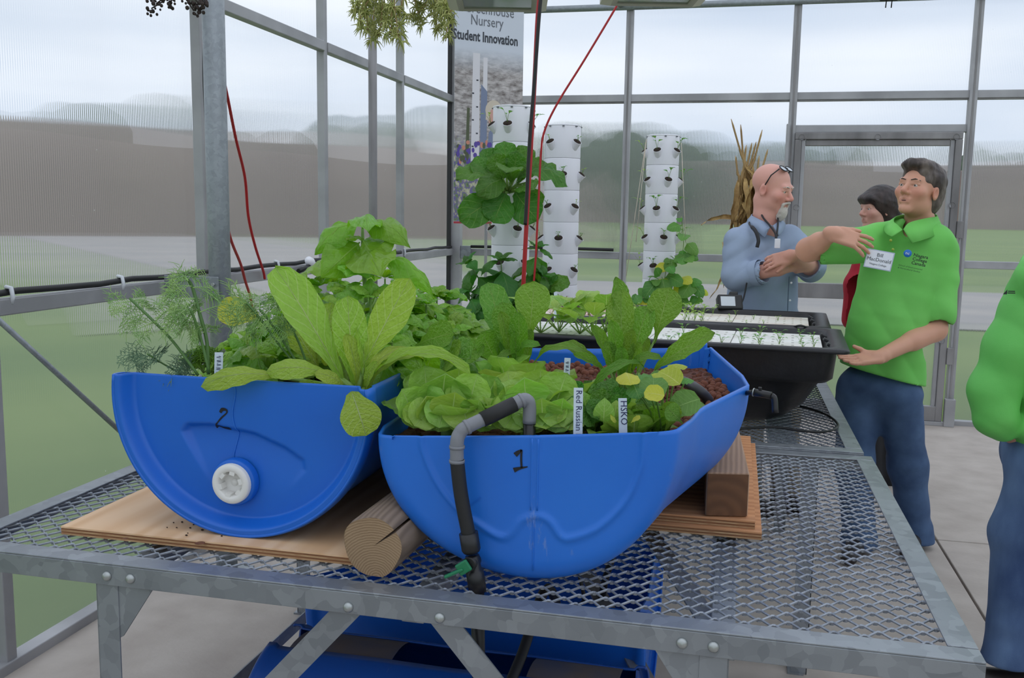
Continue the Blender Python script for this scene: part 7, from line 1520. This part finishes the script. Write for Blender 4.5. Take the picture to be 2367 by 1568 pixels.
S1.cap(b_(1728, 540, .0), b_(1818, 546, .05), .055, .055, .06); S1.chain([np.array(S_r), np.array(E_r)], [.076, .064], .03); S1.chain([np.array(E_r), np.array(E_r.lerp(W_r, .60))], [.064, .056], .015); S1.chain([np.array(S_l), np.array(E_l)], [.08, .068], .05); S1.cap(E_l, E_l.lerp(W_l, .12), .066, .06, .02)
S1.folds(.0028, 60, 8, 6, (1, 1, 1)); S1.add(lambda X, Y, Z: .0028*(1-2*np.abs(np.sin(28*(X*HR.x+Y*HR.y)-26*Z+np.sin(17*Z))))+0*Y, S1.lo, S1.lo+S1.h*S1.n, .001, 'd')
S1.cap(E_r.lerp(W_r, .50), W_r, .048, .05, .008, 's'); S1.cap(E_l.lerp(W_l, .22), W_l, .06, .06, .008, 's'); S1.cap(b_(1772, 500, .0), b_(1772, 540, .0), .056, .06, .01, 's'); S1.half(np.array(b_(1765, 800)), (0, 0, -1))
sdf_obj('shirt', [S1], CHAM, pk)
cf = E_r.lerp(W_r, .52); dfc = (W_r-E_r).normalized(); MB().tube([cf-dfc*.022, cf, cf+dfc*.016], [.060, .062, .060], 22, False).build('cuff', CHAM, pk)
collar([b_(1742, 494, .07), b_(1738, 498, -.0), b_(1756, 508, -.06), b_(1775, 516, -.085), b_(1785, 522, -.10)], [b_(1728, 508, .10), b_(1728, 520, -.03), b_(1752, 536, -.09), b_(1768, 548, -.125), b_(1772, 530, -.125)], 'collar', CHAM, pk)
collar([b_(1786, 522, -.10), b_(1796, 514, -.06), b_(1800, 504, .0), b_(1790, 496, .06)], [b_(1800, 545, -.13), b_(1812, 530, -.07), b_(1814, 516, .02), b_(1796, 506, .09)], 'collar', CHAM, pk)
for u, v, d in ((1829, 654, -.20), (1826, 695, -.20)): MB().sphere(b_(u, v, d), .0055, 8, 5).build('button', BADGE, pk)
MB().tube(spline([b_(1824, 640, -.165), b_(1822, 680, -.165), b_(1820, 740, -.165)], 4), .0025, 5).build('placket_edge', mat('shirt_seam', srgb(92, 108, 130), .8), pk)
STRAP = mat('black_strap', (.015, .015, .018), .6)
st = MB(); MB().tube(spline([b_(1744, 506, .12), b_(1736, 510, .03), b_(1732, 518, -.06), b_(1746, 534, -.135), b_(1753, 555, -.160), b_(1750, 572, -.165)], 6), [.004]*15+[.009]*15+[.009], 8).build('camera_strap', STRAP, pk)
MB().tube(spline([b_(1727, 650, -.19), b_(1720, 685, -.20), b_(1712, 706, -.22), b_(1708, 716, -.24)], 5), .004, 6).build('camera_strap', STRAP, pk)
MB().tube(spline([b_(1758, 492, .0), b_(1766, 506, -.07), b_(1780, 522, -.112), b_(1792, 540, -.155), b_(1793, 556, -.17)], 5), .0045, 6).build('lanyard', STRAP, pk); MB().tube(spline([b_(1795, 490, .0), b_(1798, 504, -.05), b_(1798, 522, -.105), b_(1794, 556, -.17)], 5), .0045, 6).build('lanyard', STRAP, pk)
MB().box(b_(1797, 563, -.178), (.026, .006, .045), None, .002).build('badge_holder', BADGE, pk)
gl = []
MB().tube([Vector(hk.p(-.080, .0, .020)), Vector(hk.p(-.082, .02, .070)), Vector(hk.p(-.060, .045, .108))], .003, 6).build('glasses_arm', STRAP, pk); MB().tube([Vector(hk.p(.080, .0, .020)), Vector(hk.p(.082, .02, .070)), Vector(hk.p(.060, .045, .108))], .003, 6).build('glasses_arm', STRAP, pk)
GLS = mat('glasses_lens', srgb(206, 212, 218), .1, spec=.8)
for s in (-1, 1):
    c = Vector(hk.p(s*.031, .050, .111)); xx, zz = hk.x, (hk.y*.86-hk.z*.5).normalized(); ringp = [c+xx*.027*math.cos(a)+zz*.019*math.sin(a) for a in np.linspace(0, 6.283, 21)]
    MB().tube(ringp, .0028, 6, False).build('glasses_rim', STRAP, pk); MB().add(ringp[:-1], [tuple(range(20))]).build('glasses_lens', GLS, pk)
MB().tube([Vector(hk.p(-.008, .052, .113)), Vector(hk.p(.008, .052, .113))], .0025, 6).build('glasses_bridge', STRAP, pk)
TROU = mat('khaki_trousers', srgb(120, 110, 92), .85)
jeans(pk, b_(1768, 770, .03), b_(1730, 960, .02), b_(1725, 1160, .03), b_(1810, 960, .05), b_(1815, 1160, .05), TROU, 9)
for c in (b_(1725, 1160), b_(1815, 1165)):
    c = Vector((c.x, c.y, 0)); S = SDF(*bbox([(c.x, c.y, .05)], .2), .008); fdir = chest; S.cap(Vector((c.x, c.y, .045))-fdir*.04, Vector((c.x, c.y, .038))+fdir*.15, .046, .036, .02); S.half((c.x, c.y, .002), (0, 0, -1)); sdf_obj('shoe', [S], SHOE, pk)
cm = thing('camera_on_strap', 'black compact camera with a bright screen hanging at the hip of the bald man', 'camera', b_(1690, 705, -.28))
cc_ = b_(1686, 702, -.28); Rm = Matrix((HR, (HD*.5+UPV*.86).normalized(), HR.cross((HD*.5+UPV*.86).normalized()))).transposed()
MB().box(cc_, (.115, .075, .05), Rm, .008).build('camera_body', BLACK, cm); MB().box(cc_+(Rm @ Vector((-.012, .0, .0258))), (.066, .048, .002), Rm).build('screen', GLS, cm); MB().box(cc_+(Rm @ Vector((.02, .045, .0))), (.04, .02, .04), Rm, .006).build('viewfinder', BLACK, cm)

# ------------------------------------------------------------------ the woman behind, in red and black
WH = 5.15; w_ = lambda u, v, d=0: atH(u, v, WH+d)
pw = thing('person', 'dark-haired woman in a red vest standing behind the green polo man', 'person', Vector((w_(2035, 600).x, w_(2035, 600).y, 0)))
hw = Frame(w_(2030, 485), (-HR*.93-HD*.25).normalized(), UPV, .92); HAIRD = mat('dark_brown_hair', srgb(30, 22, 20), .45, col2=srgb(58, 44, 40), scale=30, stretch=(1, 1, .25), bump=.5, bscale=80); REDV = mat('red_vest', srgb(168, 22, 44), .8); BLKC = mat('dark_clothes', srgb(20, 20, 24), .85)
A = SDF(*bbox([hw.c, w_(2035, 600)], .18), .004); head_sdf(A, hw); A.chain([hw.p(0, -.03, -.06), np.array(w_(2038, 570, .02))], [.046, .06], .03); sdf_obj('body', [A], SKIN, pw, face_cols(hw, srgb(206, 158, 140), srgb(196, 128, 114), srgb(170, 96, 90))); eyes(hw, pw)
Hh = SDF(hw.c-Vector((.2,)*3), hw.c+Vector((.2,)*3), .004); Hh.ell(hw.p(0, -.02, .045), (.090, .112, .094), hw.R, .01); Hh.ell(hw.p(0, -.06, -.06), (.085, .07, .12), hw.R, .04); Hh.ell(hw.p(0, .105, -.012), (.072, .058, .075), hw.R, .012, 's'); Hh.ell(hw.p(0, .08, .06), (.07, .035, .03), hw.R, .02); Hh.ell(hw.p(0, .06, -.09), (.09, .06, .07), hw.R, .012, 's'); Hh.folds(.003, 150, 5, 6, (1, 1, .3)); sdf_obj('hair', [Hh], HAIRD, pw, None, 1)
chest = (-HR*.9-HD*.3).normalized(); across = chest.cross(UPV).normalized(); Rt = np.array([[across[i], chest[i], UPV[i]] for i in range(3)])
S1 = SDF(*bbox([w_(1990, 560), w_(2080, 820)], .25), .008)
for p, r in zip([w_(2040, 600, .03), w_(2030, 680, .03), w_(2030, 760, .03)], [(.18, .10, .10), (.17, .125, .13), (.18, .14, .13)]): S1.ell(np.array(p), r, Rt, .06)
S1.folds(.005, 36, 12); sdf_obj('top', [S1], BLKC, pw)
S2 = SDF(*bbox([w_(1960, 600), w_(2010, 760)], .15), .007); S2.chain([np.array(w_(1992, 612, -.10)), np.array(w_(1978, 660, -.11)), np.array(w_(1972, 740, -.11))], [.05, .058, .060], .03); S2.folds(.005, 40, 3); sdf_obj('red_vest', [S2], REDV, pw)
jeans(pw, w_(2030, 800, .03), w_(2005, 970, .0), w_(2005, 1130, .0), w_(2050, 970, .05), w_(2055, 1130, .05), BLKC, 13)

# ------------------------------------------------------------------ the person in the green jacket at the edge
JH = 2.84; j_ = lambda u, v, d=0: atH(u, v, JH+d)
pj = thing('person', 'person in a bright green jacket and faded jeans with hand in pocket', 'person', Vector((j_(2420, 1000).x, j_(2420, 1000).y, 0)))
JACK = mat('green_jacket', srgb(92, 186, 80), .6, col2=srgb(106, 196, 92), scale=4, bump=.06, bscale=300)
chest = (HR*.35+HD*.93).normalized()*-1; chest = (-HR*.85+HD*.35).normalized(); across = chest.cross(UPV).normalized(); Rt = np.array([[across[i], chest[i], UPV[i]] for i in range(3)])
hj = Frame(j_(2500, 478, .05), chest, UPV, 1.0)
A = SDF(*bbox([hj.c, j_(2470, 600)], .18), .005); head_sdf(A, hj); A.chain([hj.p(0, -.03, -.06), np.array(j_(2475, 620, .05))], [.054, .075], .03)
Sj, Ej, Wj = j_(2388, 690, -.06), j_(2296, 905, -.05), j_(2338, 1000, .0)
B = SDF(*bbox([Sj, Ej, Wj, j_(2345, 1080, -.1)], .1), .005); B.chain([np.array(Sj), np.array(Ej), np.array(Wj)], [.05, .045, .03], .03); hand_sdf(B, Wj, (j_(2380, 1060, .02)-Wj), HR, (.2, .2, .2), 1)
sdf_obj('body', [A, B], SKIN, pj, face_cols(hj, base_sk, red_sk, lip_sk)); eyes(hj, pj)
Hh = SDF(hj.c-Vector((.19,)*3), hj.c+Vector((.19,)*3), .005); Hh.ell(hj.p(0, -.024, .048), (.086, .106, .088), hj.R, .01); Hh.ell(hj.p(0, .102, -.005), (.066, .060, .082), hj.R, .012, 's'); Hh.half(hj.p(0, -.05, -.07), -np.array(hj.z)); sdf_obj('hair', [Hh], HAIRB, pj, None, 1)
S1 = SDF(*bbox([Sj, Ej, Wj, j_(2400, 570), j_(2540, 1020), j_(2500, 900, .3)], .22), .0062)
torso(S1, [j_(2450, 700, .05), j_(2452, 800, .05), j_(2446, 900, .05), j_(2436, 985, .03)], [(.20, .125, .12), (.20, .138, .13), (.198, .142, .13), (.195, .142, .13)])
S1.chain([np.array(j_(2505, 690, .24)), np.array(j_(2500, 900, .30)), np.array(j_(2440, 990, .25))], [.080, .068, .05], .03)
S1.cap(j_(2405, 640, -.10), j_(2480, 640, .18), .07, .07, .06); S1.chain([np.array(Sj), np.array(Sj.lerp(Ej, .55)), np.array(Ej)], [.080, .074, .066], .03); S1.chain([np.array(Ej), np.array(j_(2302, 962, -.06)), np.array(j_(2322, 985, -.05))], [.066, .058, .046], .03)
S1.chain([np.array(j_(2435, 630, -.03)), np.array(j_(2480, 596, .06))], [.06, .078], .04); S1.folds(.003, 50, 17, 6); S1.add(lambda X, Y, Z: .0018*(1-2*np.abs(np.sin(22*(X*HR.x+Y*HR.y)+24*Z+np.sin(15*Z))))+0*Y, S1.lo, S1.lo+S1.h*S1.n, .001, 'd'); S1.half(np.array(j_(2440, 1030)), (0, 0, -1)); S1.cap(j_(2482, 585, .05), j_(2486, 540, .05), .062, .068, .01, 's')
sdf_obj('jacket', [S1], JACK, pj); 
lg_ = Matrix.Translation(j_(2333, 676, -.148)) @ Matrix((HR, UPV, -HD)).transposed().to_4x4()
o = MB().add([(-.018, -.006, 0), (-.006, -.006, 0), (-.006, .008, 0)], [(0, 1, 2)]).box((.006, -.002, 0), (.022, .003, .0005)).box((.006, .003, 0), (.020, .003, .0005)).build('jacket_logo', INKT, None); o.parent = pj; o.matrix_local = Matrix.Translation(-WL[pj.name]) @ lg_
MB().tube(spline([j_(2400, 620, -.12), j_(2372, 628, -.10), j_(2366, 610, -.02), j_(2380, 590, .06), j_(2420, 580, .1)], 5), .012, 8).build('collar', JACK, pj)
jeans(pj, j_(2408, 1040, .03), j_(2358, 1230, -.02), j_(2330, 1545, -.06), j_(2500, 1230, .08), j_(2490, 1520, .10), DENIM_L, 21)
for c in (j_(2330, 1560, -.06), j_(2490, 1540, .1)):
    S = SDF(*bbox([(c.x, c.y, .05)], .22), .007); S.cap(Vector((c.x, c.y, .05))-chest*.05, Vector((c.x, c.y, .04))+chest*.16, .05, .04, .02); S.half((c.x, c.y, .002), (0, 0, -1)); sdf_obj('shoe', [S], SHOE, pj)
